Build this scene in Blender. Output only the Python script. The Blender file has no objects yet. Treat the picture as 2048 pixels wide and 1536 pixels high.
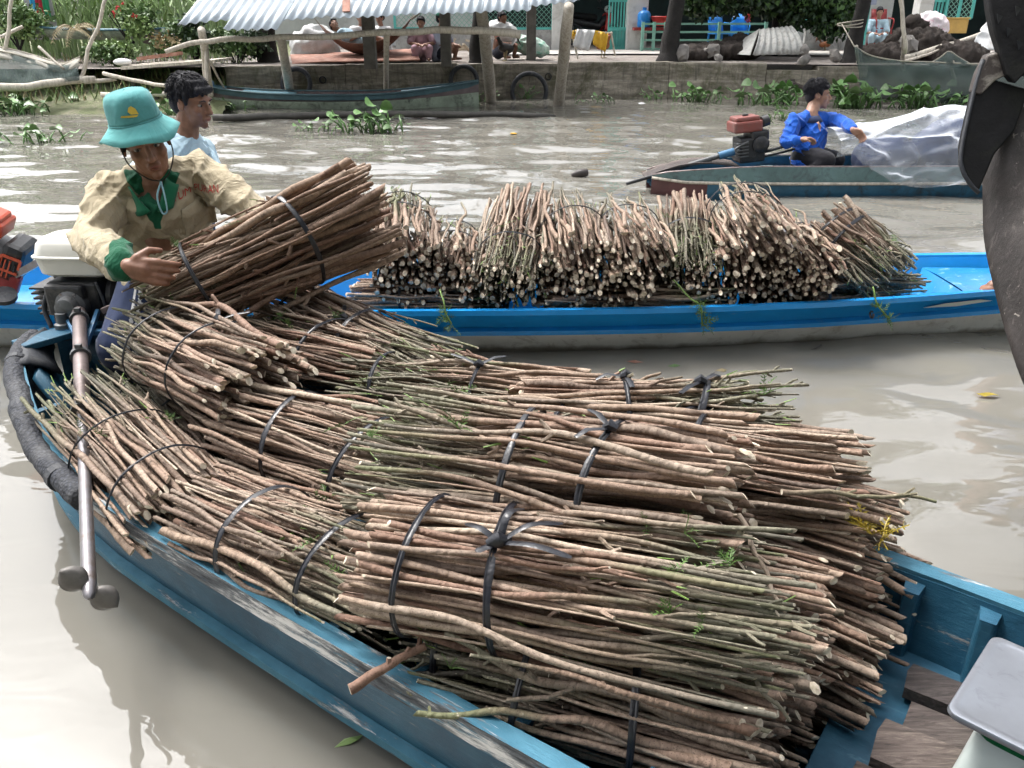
import bpy, bmesh, math, random
import numpy as np
from mathutils import Vector, Matrix, Euler, noise, Quaternion
R = math.radians
scene = bpy.context.scene
col = scene.collection
rng = random.Random(7)

# ---------------------------------------------------------------- camera, sky, sun, exposure
cam_d = bpy.data.cameras.new('camera')
cam = bpy.data.objects.new('camera', cam_d); col.objects.link(cam)
cam.location = (0, 0, 1.5)
cam.rotation_euler = (R(90 - 23.9), 0, 0)
cam_d.sensor_width = 36.0
cam_d.lens = 36.0 * 1650.0 / 2048.0
cam_d.clip_start = 0.05; cam_d.clip_end = 600
scene.camera = cam

SUN_EL, SUN_AZ = 62, -50        # azimuth measured from +Y towards +X
world = bpy.data.worlds.new('World'); scene.world = world
world.use_nodes = True
wn, wl = world.node_tree.nodes, world.node_tree.links
wn.clear()
sky = wn.new('ShaderNodeTexSky'); sky.sky_type = 'NISHITA'; sky.sun_disc = False
sky.sun_elevation = R(SUN_EL); sky.sun_rotation = R(SUN_AZ)
sky.air_density = 1.0; sky.dust_density = 6.0; sky.ozone_density = 1.0
hs = wn.new('ShaderNodeHueSaturation'); hs.inputs['Saturation'].default_value = 0.22
bg = wn.new('ShaderNodeBackground'); bg.inputs['Strength'].default_value = 0.15
wo = wn.new('ShaderNodeOutputWorld')
wl.new(sky.outputs[0], hs.inputs['Color']); wl.new(hs.outputs[0], bg.inputs['Color']); wl.new(bg.outputs[0], wo.inputs[0])

sd = bpy.data.lights.new('sun', 'SUN'); sd.energy = 1.05; sd.angle = R(16); sd.color = (1.0, 0.97, 0.93)
so = bpy.data.objects.new('sun', sd); col.objects.link(so)
_sv = Vector((math.sin(R(SUN_AZ)) * math.cos(R(SUN_EL)), math.cos(R(SUN_AZ)) * math.cos(R(SUN_EL)), math.sin(R(SUN_EL))))
so.rotation_euler = (-_sv).to_track_quat('-Z', 'Y').to_euler()
so.location = (-6, 4, 12)

scene.view_settings.view_transform = 'Standard'
scene.view_settings.look = 'None'
scene.view_settings.gamma = 1.0
scene.view_settings.use_curve_mapping = False
scene.view_settings.exposure = 1.38
scene.cycles.max_bounces = 6
scene.cycles.diffuse_bounces = 2
scene.cycles.glossy_bounces = 3
scene.cycles.transmission_bounces = 4
scene.cycles.transparent_max_bounces = 8
scene.cycles.caustics_reflective = False
scene.cycles.caustics_refractive = False
scene.cycles.use_denoising = True
scene.cycles.use_adaptive_sampling = True
scene.cycles.adaptive_threshold = 0.05

# ---------------------------------------------------------------- materials
MATS = {}
def nodemat(name):
    m = bpy.data.materials.new(name); m.use_nodes = True
    nt = m.node_tree; nt.nodes.clear()
    out = nt.nodes.new('ShaderNodeOutputMaterial')
    b = nt.nodes.new('ShaderNodeBsdfPrincipled')
    nt.links.new(b.outputs[0], out.inputs[0])
    MATS[name] = m
    return m, nt, b
def N(nt, t, **kw):
    n = nt.nodes.new(t)
    for k, v in kw.items():
        if k in n.inputs.keys(): n.inputs[k].default_value = v
        else: setattr(n, k, v)
    return n
def ramp(nt, src, stops):
    r = nt.nodes.new('ShaderNodeValToRGB')
    e = r.color_ramp.elements
    while len(e) < len(stops): e.new(0.5)
    for el, (p, c) in zip(e, stops):
        el.position = p; el.color = (c[0], c[1], c[2], 1) if not isinstance(c, (int, float)) else (c, c, c, 1)
    nt.links.new(src, r.inputs[0])
    return r
def mixc(nt, fac, a, b, mode='MIX'):
    m = nt.nodes.new('ShaderNodeMix'); m.data_type = 'RGBA'; m.blend_type = mode
    for sock, v in ((m.inputs[0], fac), (m.inputs[6], a), (m.inputs[7], b)):
        if isinstance(v, (int, float)): sock.default_value = v
        elif isinstance(v, tuple): sock.default_value = (v[0], v[1], v[2], 1)
        else: nt.links.new(v, sock)
    return m.outputs[2]
def coords(nt, which='Object', scale=(1, 1, 1), rot=(0, 0, 0)):
    tc = nt.nodes.new('ShaderNodeTexCoord'); mp = nt.nodes.new('ShaderNodeMapping')
    mp.inputs['Scale'].default_value = scale; mp.inputs['Rotation'].default_value = rot
    nt.links.new(tc.outputs[which], mp.inputs[0])
    return mp.outputs[0]
def grain(nt, along, stretch, rot):
    """object coordinates turned by rot about Z, then stretched along the turned X"""
    tc = nt.nodes.new('ShaderNodeTexCoord'); mp = nt.nodes.new('ShaderNodeMapping'); mp.vector_type = 'TEXTURE'
    mp.inputs['Rotation'].default_value = (0, 0, rot); mp.inputs['Scale'].default_value = (1 / along, 1 / stretch, 1 / stretch)
    nt.links.new(tc.outputs['Object'], mp.inputs[0])
    return mp.outputs[0]
def noise_n(nt, vec, scale, detail=4, rough=0.6, dist=0.0):
    n = nt.nodes.new('ShaderNodeTexNoise')
    n.inputs['Scale'].default_value = scale; n.inputs['Detail'].default_value = detail
    n.inputs['Roughness'].default_value = rough; n.inputs['Distortion'].default_value = dist
    nt.links.new(vec, n.inputs['Vector'])
    return n.outputs['Fac']
def bump(nt, b, h, strength=0.3, dist=0.01):
    bn = nt.nodes.new('ShaderNodeBump'); bn.inputs['Strength'].default_value = strength
    bn.inputs['Distance'].default_value = dist
    nt.links.new(h, bn.inputs['Height']); nt.links.new(bn.outputs[0], b.inputs['Normal'])
def simple(name, c, rough=0.7, vary=0.25, scale=8, bmp=0.25, bdist=0.004, metal=0.0, dirt=None, dirt_scale=3, dirt_amt=(0.5, 0.7), spec=0.5, objrand=0.0):
    """a plain coloured surface with tonal variation, optional dirt blotches and fine relief"""
    m, nt, b = nodemat(name)
    v = coords(nt)
    f = noise_n(nt, v, scale, 6, 0.65)
    lo = tuple(max(0, x * (1 - vary)) for x in c); hi = tuple(min(1, x * (1 + vary)) for x in c)
    out = ramp(nt, f, [(0.3, lo), (0.7, hi)]).outputs[0]
    if dirt:
        d = noise_n(nt, v, dirt_scale, 8, 0.72, 0.6)
        mk = ramp(nt, d, [(dirt_amt[0], 0.0), (dirt_amt[1], 1.0)]).outputs[0]
        out = mixc(nt, mk, out, dirt)
    if objrand:
        oi = nt.nodes.new('ShaderNodeObjectInfo')
        h = N(nt, 'ShaderNodeHueSaturation')
        mr = N(nt, 'ShaderNodeMapRange'); mr.inputs[3].default_value = 1 - objrand; mr.inputs[4].default_value = 1 + objrand
        nt.links.new(oi.outputs['Random'], mr.inputs[0]); nt.links.new(mr.outputs[0], h.inputs['Value'])
        nt.links.new(out, h.inputs['Color']); out = h.outputs[0]
    nt.links.new(out, b.inputs['Base Color'])
    b.inputs['Roughness'].default_value = rough; b.inputs['Metallic'].default_value = metal
    b.inputs['Specular IOR Level'].default_value = spec
    if bmp: bump(nt, b, noise_n(nt, v, scale * 6, 5, 0.7), bmp, bdist)
    return m

# ---------------------------------------------------------------- mesh helpers
def basis(d, up=Vector((0, 0, 1))):
    d = Vector(d).normalized()
    if abs(d.dot(up)) > 0.97: up = Vector((0, 1, 0))
    s = d.cross(up).normalized(); u = s.cross(d).normalized()
    return s, u
class MB:
    def __init__(self): self.v = []; self.f = []; self.m = []
    def add(self, verts, faces, mi=0):
        o = len(self.v); self.v += [tuple(p) for p in verts]
        self.f += [tuple(i + o for i in f) for f in faces]; self.m += [mi] * len(faces)
        return self
    def box(self, c, s, rot=None, mi=0):
        """box of size s about c; rot = Euler angles tuple or a 3x3 Matrix"""
        M = Matrix.Identity(3) if rot is None else (rot if isinstance(rot, Matrix) else Euler(rot).to_matrix())
        vs = [Vector(c) + M @ Vector((sx * s[0] / 2, sy * s[1] / 2, sz * s[2] / 2)) for sz in (-1, 1) for sy in (-1, 1) for sx in (-1, 1)]
        return self.add(vs, [(0, 2, 3, 1), (4, 5, 7, 6), (0, 1, 5, 4), (2, 6, 7, 3), (0, 4, 6, 2), (1, 3, 7, 5)], mi)
    def bar(self, a, b, w, h, mi=0, up=Vector((0, 0, 1))):
        a, b = Vector(a), Vector(b); s, u = basis(b - a, up)
        vs = []
        for p in (a, b):
            vs += [p - s * w / 2 - u * h / 2, p + s * w / 2 - u * h / 2, p + s * w / 2 + u * h / 2, p - s * w / 2 + u * h / 2]
        return self.add(vs, [(0, 1, 2, 3), (7, 6, 5, 4), (0, 4, 5, 1), (1, 5, 6, 2), (2, 6, 7, 3), (3, 7, 4, 0)], mi)
    def tube(self, pts, rad, sides=8, mi=0, cap=True, capmi=None, flat=1.0, up=Vector((0, 0, 1))):
        pts = [Vector(p) for p in pts]; n = len(pts)
        if not isinstance(rad, (list, tuple)): rad = [rad] * n
        vs = []; ps = None
        for i, p in enumerate(pts):
            d = (pts[min(i + 1, n - 1)] - pts[max(i - 1, 0)])
            if d.length < 1e-9: d = Vector((0, 0, 1))
            d.normalize()
            if ps is None: s, u = basis(d, up)
            else:
                s = (ps - d * ps.dot(d)).normalized(); u = s.cross(d).normalized()
            ps = s
            for k in range(sides):
                a = 2 * math.pi * k / sides
                vs.append(p + s * (math.cos(a) * rad[i]) + u * (math.sin(a) * rad[i] * flat))
        fs = [(i * sides + k, i * sides + (k + 1) % sides, (i + 1) * sides + (k + 1) % sides, (i + 1) * sides + k) for i in range(n - 1) for k in range(sides)]
        o = len(self.v); self.add(vs, fs, mi)
        if cap:
            self.f += [tuple(o + k for k in range(sides))[::-1], tuple(o + (n - 1) * sides + k for k in range(sides))]
            self.m += [mi if capmi is None else capmi] * 2
        return self
    def lathe(self, c, prof, sides=20, axis=(0, 0, 1), mi=0):
        """prof = [(radius, height)] turned about axis through c"""
        s, u = basis(axis); ax = Vector(axis).normalized(); c = Vector(c); vs = []
        for r, h in prof:
            for k in range(sides):
                a = 2 * math.pi * k / sides
                vs.append(c + ax * h + s * (math.cos(a) * r) + u * (math.sin(a) * r))
        n = len(prof)
        fs = [(i * sides + k, i * sides + (k + 1) % sides, (i + 1) * sides + (k + 1) % sides, (i + 1) * sides + k) for i in range(n - 1) for k in range(sides)]
        o = len(self.v); self.add(vs, fs, mi)
        self.f += [tuple(o + k for k in range(sides))[::-1], tuple(o + (n - 1) * sides + k for k in range(sides))]; self.m += [mi] * 2
        return self
    def grid(self, rows, mi=0, closed=False):
        """rows of equally many points"""
        nr, nc = len(rows), len(rows[0])
        vs = [p for r in rows for p in r]
        cc = nc if closed else nc - 1
        fs = [(i * nc + k, i * nc + (k + 1) % nc, (i + 1) * nc + (k + 1) % nc, (i + 1) * nc + k) for i in range(nr - 1) for k in range(cc)]
        return self.add(vs, fs, mi)
    def prism(self, poly, ext, mi=0):
        """polygon (list of points) extruded by vector ext"""
        n = len(poly); e = Vector(ext)
        vs = [Vector(p) for p in poly] + [Vector(p) + e for p in poly]
        fs = [tuple(range(n))[::-1], tuple(range(n, 2 * n))] + [(k, (k + 1) % n, n + (k + 1) % n, n + k) for k in range(n)]
        return self.add(vs, fs, mi)
    def mesh(self, name, mats, smooth=False, off=None):
        me = bpy.data.meshes.new(name)
        v = self.v if off is None else [(p[0] - off[0], p[1] - off[1], p[2] - off[2]) for p in self.v]
        me.from_pydata(v, [], self.f)
        for m in (mats if isinstance(mats, (list, tuple)) else [mats]): me.materials.append(MATS[m] if isinstance(m, str) else m)
        if len(set(self.m)) > 1: me.polygons.foreach_set('material_index', self.m)
        me.validate(); 
        bm = bmesh.new(); bm.from_mesh(me); bmesh.ops.recalc_face_normals(bm, faces=bm.faces); bm.to_mesh(me); bm.free()
        if smooth: shade(me, smooth)
        return me
    def build(self, name, mats, parent=None, smooth=False, bevel=0.0, **kw):
        off = root_loc(parent) if parent else None
        o = bpy.data.objects.new(name, self.mesh(name, mats, smooth, off)); col.objects.link(o)
        if parent: o.parent = parent
        if bevel:
            b = o.modifiers.new('bevel', 'BEVEL'); b.width = bevel; b.segments = 2; b.limit_method = 'ANGLE'; b.angle_limit = R(40)
        for k, v in kw.items(): o[k] = v
        return o
def shade(me, ang):
    me.polygons.foreach_set('use_smooth', [True] * len(me.polygons))
    if ang is not True:
        bm = bmesh.new(); bm.from_mesh(me)
        for e in bm.edges:
            if len(e.link_faces) == 2 and e.calc_face_angle(0) > R(ang): e.smooth = False
        bm.to_mesh(me); bm.free()
def root_loc(o):
    p = Vector((0, 0, 0))
    while o is not None: p = p + o.location; o = o.parent
    return p
def thing(name, label, cat, loc=(0, 0, 0), group=None):
    o = bpy.data.objects.new(name, None); col.objects.link(o); o.location = loc
    o.empty_display_size = 0.1
    o['label'] = label; o['category'] = cat
    if group: o['group'] = group
    return o
def tag(o, label, cat, group=None):
    o['label'] = label; o['category'] = cat
    if group: o['group'] = group
    return o
def struct(o): o['kind'] = 'structure'; return o
def wob(p, k, a, s=0.0):
    """small noise offset of a point"""
    q = Vector(p) * k + Vector((s, s * 1.7, s * 0.3))
    return Vector(p) + noise.noise_vector(q) * a
def path(pts, n=8):
    """Catmull-Rom through pts"""
    P = [Vector(p) for p in pts]
    P = [P[0] * 2 - P[1]] + P + [P[-1] * 2 - P[-2]]
    out = []
    for i in range(1, len(P) - 2):
        for k in range(n):
            t = k / n
            out.append(0.5 * ((2 * P[i]) + (P[i + 1] - P[i - 1]) * t + (2 * P[i - 1] - 5 * P[i] + 4 * P[i + 1] - P[i + 2]) * t * t + (3 * P[i] - P[i - 1] - 3 * P[i + 1] + P[i + 2]) * t ** 3))
    out.append(P[-2])
    return out
def lerp(a, b, t): return a + (b - a) * t
def interp(x, tab):
    for (x0, y0), (x1, y1) in zip(tab, tab[1:]):
        if x <= x1: return lerp(y0, y1, max(0, (x - x0) / (x1 - x0)))
    return tab[-1][1]
def sinterp(x, tab):
    """smooth table lookup"""
    for i, ((x0, y0), (x1, y1)) in enumerate(zip(tab, tab[1:])):
        if x <= x1 or i == len(tab) - 2:
            t = min(1, max(0, (x - x0) / (x1 - x0)))
            m0 = (y1 - tab[i - 1][1]) / (x1 - tab[i - 1][0]) if i > 0 else (y1 - y0) / (x1 - x0)
            m1 = (tab[i + 2][1] - y0) / (tab[i + 2][0] - x0) if i + 2 < len(tab) else (y1 - y0) / (x1 - x0)
            h = x1 - x0
            return (2 * t ** 3 - 3 * t * t + 1) * y0 + (t ** 3 - 2 * t * t + t) * h * m0 + (-2 * t ** 3 + 3 * t * t) * y1 + (t ** 3 - t * t) * h * m1

# ---------------------------------------------------------------- the materials of this place
def make_materials():
    # muddy river water
    m, nt, b = nodemat('water')
    v = coords(nt)
    f = noise_n(nt, v, 0.35, 4, 0.55)
    c = ramp(nt, f, [(0.3, (0.162, 0.154, 0.133)), (0.7, (0.198, 0.189, 0.165))]).outputs[0]
    nt.links.new(c, b.inputs['Base Color'])
    b.inputs['Roughness'].default_value = 0.02; b.inputs['IOR'].default_value = 1.75
    v2 = coords(nt, scale=(1.0, 2.2, 1))
    bump(nt, b, noise_n(nt, v2, 3.2, 2, 0.5, 0.6), 0.12, 0.03)
    # stick bark: brown at the butt, grey-green toward the tip, rings and specks, each stick its own tone
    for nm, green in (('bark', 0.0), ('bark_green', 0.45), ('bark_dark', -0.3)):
        m, nt, b = nodemat(nm)
        tc = nt.nodes.new('ShaderNodeTexCoord')
        oi = nt.nodes.new('ShaderNodeObjectInfo')
        sep = nt.nodes.new('ShaderNodeSeparateXYZ'); nt.links.new(tc.outputs['Object'], sep.inputs[0])
        add = nt.nodes.new('ShaderNodeVectorMath'); add.operation = 'ADD'
        mul = nt.nodes.new('ShaderNodeVectorMath'); mul.operation = 'SCALE'; mul.inputs[3].default_value = 37.0
        cmb = nt.nodes.new('ShaderNodeCombineXYZ')
        for i in range(3): nt.links.new(oi.outputs['Random'], cmb.inputs[i])
        nt.links.new(cmb.outputs[0], mul.inputs[0]); nt.links.new(tc.outputs['Object'], add.inputs[0]); nt.links.new(mul.outputs[0], add.inputs[1])
        P = add.outputs[0]
        tone = ramp(nt, oi.outputs['Random'], [(0.0, (0.20, 0.115, 0.08)), (0.18, (0.39, 0.30, 0.225)), (0.34, (0.24, 0.145, 0.105)), (0.5, (0.47, 0.385, 0.30)), (0.66, (0.24, 0.19, 0.15)), (0.82, (0.36, 0.26, 0.195)), (1.0, (0.13, 0.095, 0.075))]).outputs[0]
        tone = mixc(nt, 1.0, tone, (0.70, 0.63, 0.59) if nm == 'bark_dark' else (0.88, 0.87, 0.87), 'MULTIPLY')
        fn = noise_n(nt, P, 26, 5, 0.7)
        mott = ramp(nt, fn, [(0.28, (0.38, 0.34, 0.32)), (0.46, (0.9, 0.88, 0.86)), (0.6, (1.1, 1.1, 1.1)), (0.78, (1.5, 1.48, 1.45))]).outputs[0]
        c = mixc(nt, 0.85, tone, mott, 'MULTIPLY')
        # tip colour
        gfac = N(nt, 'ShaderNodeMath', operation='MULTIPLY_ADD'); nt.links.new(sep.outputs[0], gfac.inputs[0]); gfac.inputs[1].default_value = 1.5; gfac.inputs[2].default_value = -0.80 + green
        gn = N(nt, 'ShaderNodeMath', operation='ADD'); nt.links.new(gfac.outputs[0], gn.inputs[0]); nt.links.new(noise_n(nt, P, 4, 3), gn.inputs[1])
        gm = ramp(nt, gn.outputs[0], [(0.45, 0.0), (0.95, 0.92)]).outputs[0]
        gcol = ramp(nt, oi.outputs['Random'], [(0.0, (0.14, 0.13, 0.10)), (0.35, (0.20, 0.195, 0.135)), (0.6, (0.085, 0.08, 0.065)), (0.85, (0.15, 0.165, 0.085)), (1.0, (0.11, 0.10, 0.08))]).outputs[0]
        c = mixc(nt, gm, c, gcol)
        # growth rings / leaf scars across the stick
        wv = nt.nodes.new('ShaderNodeTexWave'); wv.wave_type = 'BANDS'; wv.bands_direction = 'X'
        wv.inputs['Scale'].default_value = 11; wv.inputs['Distortion'].default_value = 6; wv.inputs['Detail'].default_value = 2; wv.inputs['Detail Scale'].default_value = 3
        nt.links.new(P, wv.inputs['Vector'])
        wr = ramp(nt, wv.outputs['Fac'], [(0.0, 0.3), (0.07, 1.0)]).outputs[0]
        c = mixc(nt, 0.3, c, wr, 'MULTIPLY')
        # specks
        mp = N(nt, 'ShaderNodeMapping'); mp.inputs['Scale'].default_value = (1.0, 2.0, 2.0); nt.links.new(P, mp.inputs[0])
        vo = nt.nodes.new('ShaderNodeTexVoronoi'); vo.inputs['Scale'].default_value = 130; nt.links.new(mp.outputs[0], vo.inputs['Vector'])
        sp = ramp(nt, vo.outputs['Distance'], [(0.16, 1.0), (0.30, 0.0)]).outputs[0]
        c = mixc(nt, sp, c, mixc(nt, 0.65, c, (0.05, 0.032, 0.025)))
        vs_ = nt.nodes.new('ShaderNodeTexVoronoi'); vs_.inputs['Scale'].default_value = 34; nt.links.new(mp.outputs[0], vs_.inputs['Vector'])
        sc_ = ramp(nt, vs_.outputs['Distance'], [(0.10, 0.75), (0.15, 0.0)]).outputs[0]
        sm_ = N(nt, 'ShaderNodeMath', operation='MULTIPLY'); nt.links.new(sc_, sm_.inputs[0]); nt.links.new(gm, sm_.inputs[1])
        c = mixc(nt, sm_.outputs[0], c, (0.62, 0.56, 0.44))
        nt.links.new(c, b.inputs['Base Color'])
        b.inputs['Roughness'].default_value = 0.72; b.inputs['Specular IOR Level'].default_value = 0.35
        h = N(nt, 'ShaderNodeMath', operation='ADD'); nt.links.new(fn, h.inputs[0]); nt.links.new(wv.outputs['Fac'], h.inputs[1])
        bump(nt, b, h.outputs[0], 0.5, 0.003)
    m, nt, b = nodemat('cut_wood')
    v = coords(nt)
    c = ramp(nt, noise_n(nt, v, 45, 4), [(0.3, (0.36, 0.29, 0.20)), (0.55, (0.62, 0.54, 0.42)), (0.8, (0.80, 0.74, 0.63))]).outputs[0]
    nt.links.new(c, b.inputs['Base Color']); b.inputs['Roughness'].default_value = 0.8
    simple('young_green', (0.16, 0.26, 0.06), 0.55, 0.3, 30)
    # black plastic tie ribbon
    m, nt, b = nodemat('ribbon')
    v = coords(nt)
    c = ramp(nt, noise_n(nt, v, 40, 3), [(0.3, (0.006, 0.0065, 0.009)), (0.75, (0.022, 0.024, 0.032))]).outputs[0]
    nt.links.new(c, b.inputs['Base Color']); b.inputs['Roughness'].default_value = 0.32
    bump(nt, b, noise_n(nt, v, 120, 2), 0.4, 0.003)
    # worn blue boat paint with bare weathered wood showing at scuffs
    m, nt, b = nodemat('boat_blue')
    v = coords(nt); vs = grain(nt, 1.0, 7.0, R(-36))
    base = ramp(nt, noise_n(nt, v, 5, 6, 0.7), [(0.25, (0.008, 0.042, 0.075)), (0.5, (0.013, 0.072, 0.125)), (0.78, (0.035, 0.13, 0.20))]).outputs[0]
    scr = ramp(nt, noise_n(nt, vs, 5, 9, 0.8, 0.6), [(0.57, 0.0), (0.66, 0.6)]).outputs[0]
    base = mixc(nt, scr, base, (0.13, 0.25, 0.32))
    wear = ramp(nt, noise_n(nt, vs, 2.6, 9, 0.78, 0.4), [(0.62, 0.0), (0.66, 1.0)]).outputs[0]
    wood = ramp(nt, noise_n(nt, vs, 9, 5), [(0.35, (0.05, 0.048, 0.05)), (0.7, (0.42, 0.41, 0.39))]).outputs[0]
    nt.links.new(mixc(nt, wear, base, wood), b.inputs['Base Color'])
    b.inputs['Roughness'].default_value = 0.5; b.inputs['Specular IOR Level'].default_value = 0.35
    bump(nt, b, noise_n(nt, vs, 10, 8, 0.75), 0.4, 0.006)
    # the same boat's rails: worn on top, bare streaky wood on the outer face
    for nm_, w0, w1 in (('rail_worn', 0.56, 0.61), ('rail_bare', 0.42, 0.48)):
        m, nt, b = nodemat(nm_)
        v = coords(nt); vs = grain(nt, 1.1, 9.0, R(-36))
        base = ramp(nt, noise_n(nt, v, 6, 6), [(0.3, (0.025, 0.11, 0.17)), (0.7, (0.08, 0.23, 0.32))]).outputs[0]
        wear = ramp(nt, noise_n(nt, vs, 3.2, 10, 0.8, 0.4), [(w0, 0.0), (w1, 1.0)]).outputs[0]
        wood = ramp(nt, noise_n(nt, vs, 5, 8, 0.75), [(0.36, (0.018, 0.02, 0.026)), (0.5, (0.12, 0.13, 0.14)), (0.60, (0.62, 0.61, 0.59))]).outputs[0]
        nt.links.new(mixc(nt, wear, base, wood), b.inputs['Base Color']); b.inputs['Roughness'].default_value = 0.6; b.inputs['Specular IOR Level'].default_value = 0.3
        bump(nt, b, noise_n(nt, vs, 8, 8, 0.75), 0.6, 0.006)
    simple('hull_low', (0.35, 0.36, 0.34), 0.6, 0.3, 6, 0.3, 0.005, dirt=(0.12, 0.11, 0.09), dirt_scale=9, dirt_amt=(0.42, 0.6))
    # bright fibreglass blue and pale grey
    simple('fibre_blue', (0.014, 0.25, 0.62), 0.22, 0.16, 2.5, 0.06, 0.003, dirt=(0.05, 0.12, 0.2), dirt_scale=14, dirt_amt=(0.66, 0.78))
    simple('fibre_cyan', (0.02, 0.20, 0.46), 0.25, 0.2, 4, 0.06, 0.003, dirt=(0.30, 0.5, 0.6), dirt_scale=10, dirt_amt=(0.58, 0.72))
    simple('fibre_grey', (0.68, 0.69, 0.67), 0.3, 0.12, 3, 0.05, 0.003, dirt=(0.27, 0.25, 0.22), dirt_scale=8, dirt_amt=(0.55, 0.75))
    for nm_ in ('fibre_blue', 'fibre_grey'):          # scuffs along the hull and a brown scum line by the water
        nt = MATS[nm_].node_tree; b = nt.nodes['Principled BSDF']; src = b.inputs['Base Color'].links[0].from_socket
        scf = ramp(nt, noise_n(nt, coords(nt, scale=(0.8, 4, 9)), 6, 8, 0.8, 0.7), [(0.60, 0.0), (0.67, 0.55)]).outputs[0]
        o_ = mixc(nt, scf, src, (0.16, 0.33, 0.46) if nm_ == 'fibre_blue' else (0.30, 0.28, 0.25))
        sp_ = N(nt, 'ShaderNodeSeparateXYZ'); nt.links.new(coords(nt), sp_.inputs[0])
        ad_ = N(nt, 'ShaderNodeMath', operation='MULTIPLY_ADD'); nt.links.new(noise_n(nt, coords(nt), 5, 5), ad_.inputs[0]); ad_.inputs[1].default_value = 0.10; nt.links.new(sp_.outputs[2], ad_.inputs[2])
        if nm_ == 'fibre_grey': o_ = mixc(nt, ramp(nt, ad_.outputs[0], [(0.055, 0.85), (0.085, 0.0)]).outputs[0], o_, (0.16, 0.14, 0.10))
        nt.links.new(o_, b.inputs['Base Color'])
    simple('rubber', (0.022, 0.025, 0.032), 0.62, 0.35, 20, 0.4, 0.004, dirt=(0.10, 0.10, 0.10), dirt_scale=8, dirt_amt=(0.52, 0.75))
    # knitted sleeve over the stern fender
    m, nt, b = nodemat('sleeve')
    v = coords(nt)
    vo = nt.nodes.new('ShaderNodeTexVoronoi'); vo.inputs['Scale'].default_value = 95; nt.links.new(v, vo.inputs['Vector'])
    c = ramp(nt, vo.outputs['Distance'], [(0.15, (0.035, 0.04, 0.055)), (0.5, (0.012, 0.014, 0.02))]).outputs[0]
    dn = ramp(nt, noise_n(nt, v, 7, 6), [(0.5, 0.0), (0.75, 0.6)]).outputs[0]
    nt.links.new(mixc(nt, dn, c, (0.13, 0.13, 0.13)), b.inputs['Base Color']); b.inputs['Roughness'].default_value = 0.75
    bump(nt, b, vo.outputs['Distance'], 0.8, 0.004)
    # weathered planks
    m, nt, b = nodemat('plank')
    vs = coords(nt, scale=(1, 9, 9)); oi = nt.nodes.new('ShaderNodeObjectInfo')
    g = noise_n(nt, vs, 9, 8, 0.75, 1.0)
    c = ramp(nt, g, [(0.3, (0.025, 0.02, 0.019)), (0.5, (0.085, 0.068, 0.062)), (0.72, (0.19, 0.16, 0.145))]).outputs[0]
    tn = ramp(nt, oi.outputs['Random'], [(0, (0.6, 0.6, 0.62)), (1, (1.15, 1.1, 1.05))]).outputs[0]
    nt.links.new(mixc(nt, 1.0, c, tn, 'MULTIPLY'), b.inputs['Base Color']); b.inputs['Roughness'].default_value = 0.75
    bump(nt, b, g, 0.7, 0.008)
    # greyed poles and logs
    m, nt, b = nodemat('pole_wood')
    v = coords(nt, scale=(3, 3, 0.7)); oi = nt.nodes.new('ShaderNodeObjectInfo')
    g = noise_n(nt, v, 7, 8, 0.75, 0.7)
    c = ramp(nt, g, [(0.3, (0.27, 0.24, 0.20)), (0.52, (0.58, 0.54, 0.47)), (0.75, (0.76, 0.73, 0.68))]).outputs[0]
    tn = ramp(nt, oi.outputs['Random'], [(0, (0.72, 0.70, 0.68)), (1, (1.08, 1.06, 1.03))]).outputs[0]
    nt.links.new(mixc(nt, 1.0, c, tn, 'MULTIPLY'), b.inputs['Base Color']); b.inputs['Roughness'].default_value = 0.8
    bump(nt, b, g, 0.6, 0.01)
    simple('dark_log', (0.05, 0.046, 0.04), 0.6, 0.5, 9, 0.5, 0.01)
    simple('trunk', (0.014, 0.012, 0.011), 0.85, 0.5, 9, 0.8, 0.02, dirt=(0.03, 0.03, 0.026), dirt_scale=6, dirt_amt=(0.55, 0.75))
    simple('leaf_dark', (0.022, 0.05, 0.018), 0.5, 0.6, 1.3, 0)
    simple('leaf_mid', (0.075, 0.145, 0.04), 0.5, 0.5, 1.5, 0)
    simple('leaf_light', (0.21, 0.31, 0.11), 0.5, 0.45, 2, 0)
    simple('leaf_fresh', (0.10, 0.20, 0.06), 0.4, 0.35, 9, 0.1, objrand=0.35)
    simple('leaf_dry', (0.26, 0.21, 0.11), 0.7, 0.4, 4, 0)
    simple('reed', (0.27, 0.37, 0.18), 0.55, 0.4, 1.5, 0)
    simple('sprig', (0.07, 0.14, 0.025), 0.5, 0.4, 30, 0)
    simple('sprig_yellow', (0.36, 0.27, 0.03), 0.5, 0.4, 30, 0)
    # concrete river wall: moss bands low, pale streaks
    m, nt, b = nodemat('river_wall')
    v = coords(nt)
    base = ramp(nt, noise_n(nt, coords(nt, scale=(0.6, 0.6, 3)), 3.5, 8, 0.7), [(0.3, (0.10, 0.088, 0.07)), (0.52, (0.27, 0.24, 0.195)), (0.72, (0.50, 0.45, 0.37))]).outputs[0]
    moss = ramp(nt, noise_n(nt, v, 2.2, 8, 0.75, 0.6), [(0.48, 0.0), (0.62, 0.8)]).outputs[0]
    base = mixc(nt, moss, base, (0.085, 0.082, 0.042))
    stn = ramp(nt, noise_n(nt, coords(nt, scale=(6, 6, 0.5)), 3, 7, 0.7), [(0.5, 0.0), (0.72, 0.7)]).outputs[0]
    base = mixc(nt, stn, base, (0.045, 0.04, 0.036))
    nt.links.new(base, b.inputs['Base Color']); b.inputs['Roughness'].default_value = 0.85
    bump(nt, b, noise_n(nt, v, 14, 8, 0.75), 0.7, 0.02)
    simple('soil', (0.21, 0.18, 0.16), 0.95, 0.35, 6, 0.8, 0.02, dirt=(0.27, 0.25, 0.23), dirt_scale=2.2, dirt_amt=(0.45, 0.65))
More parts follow.
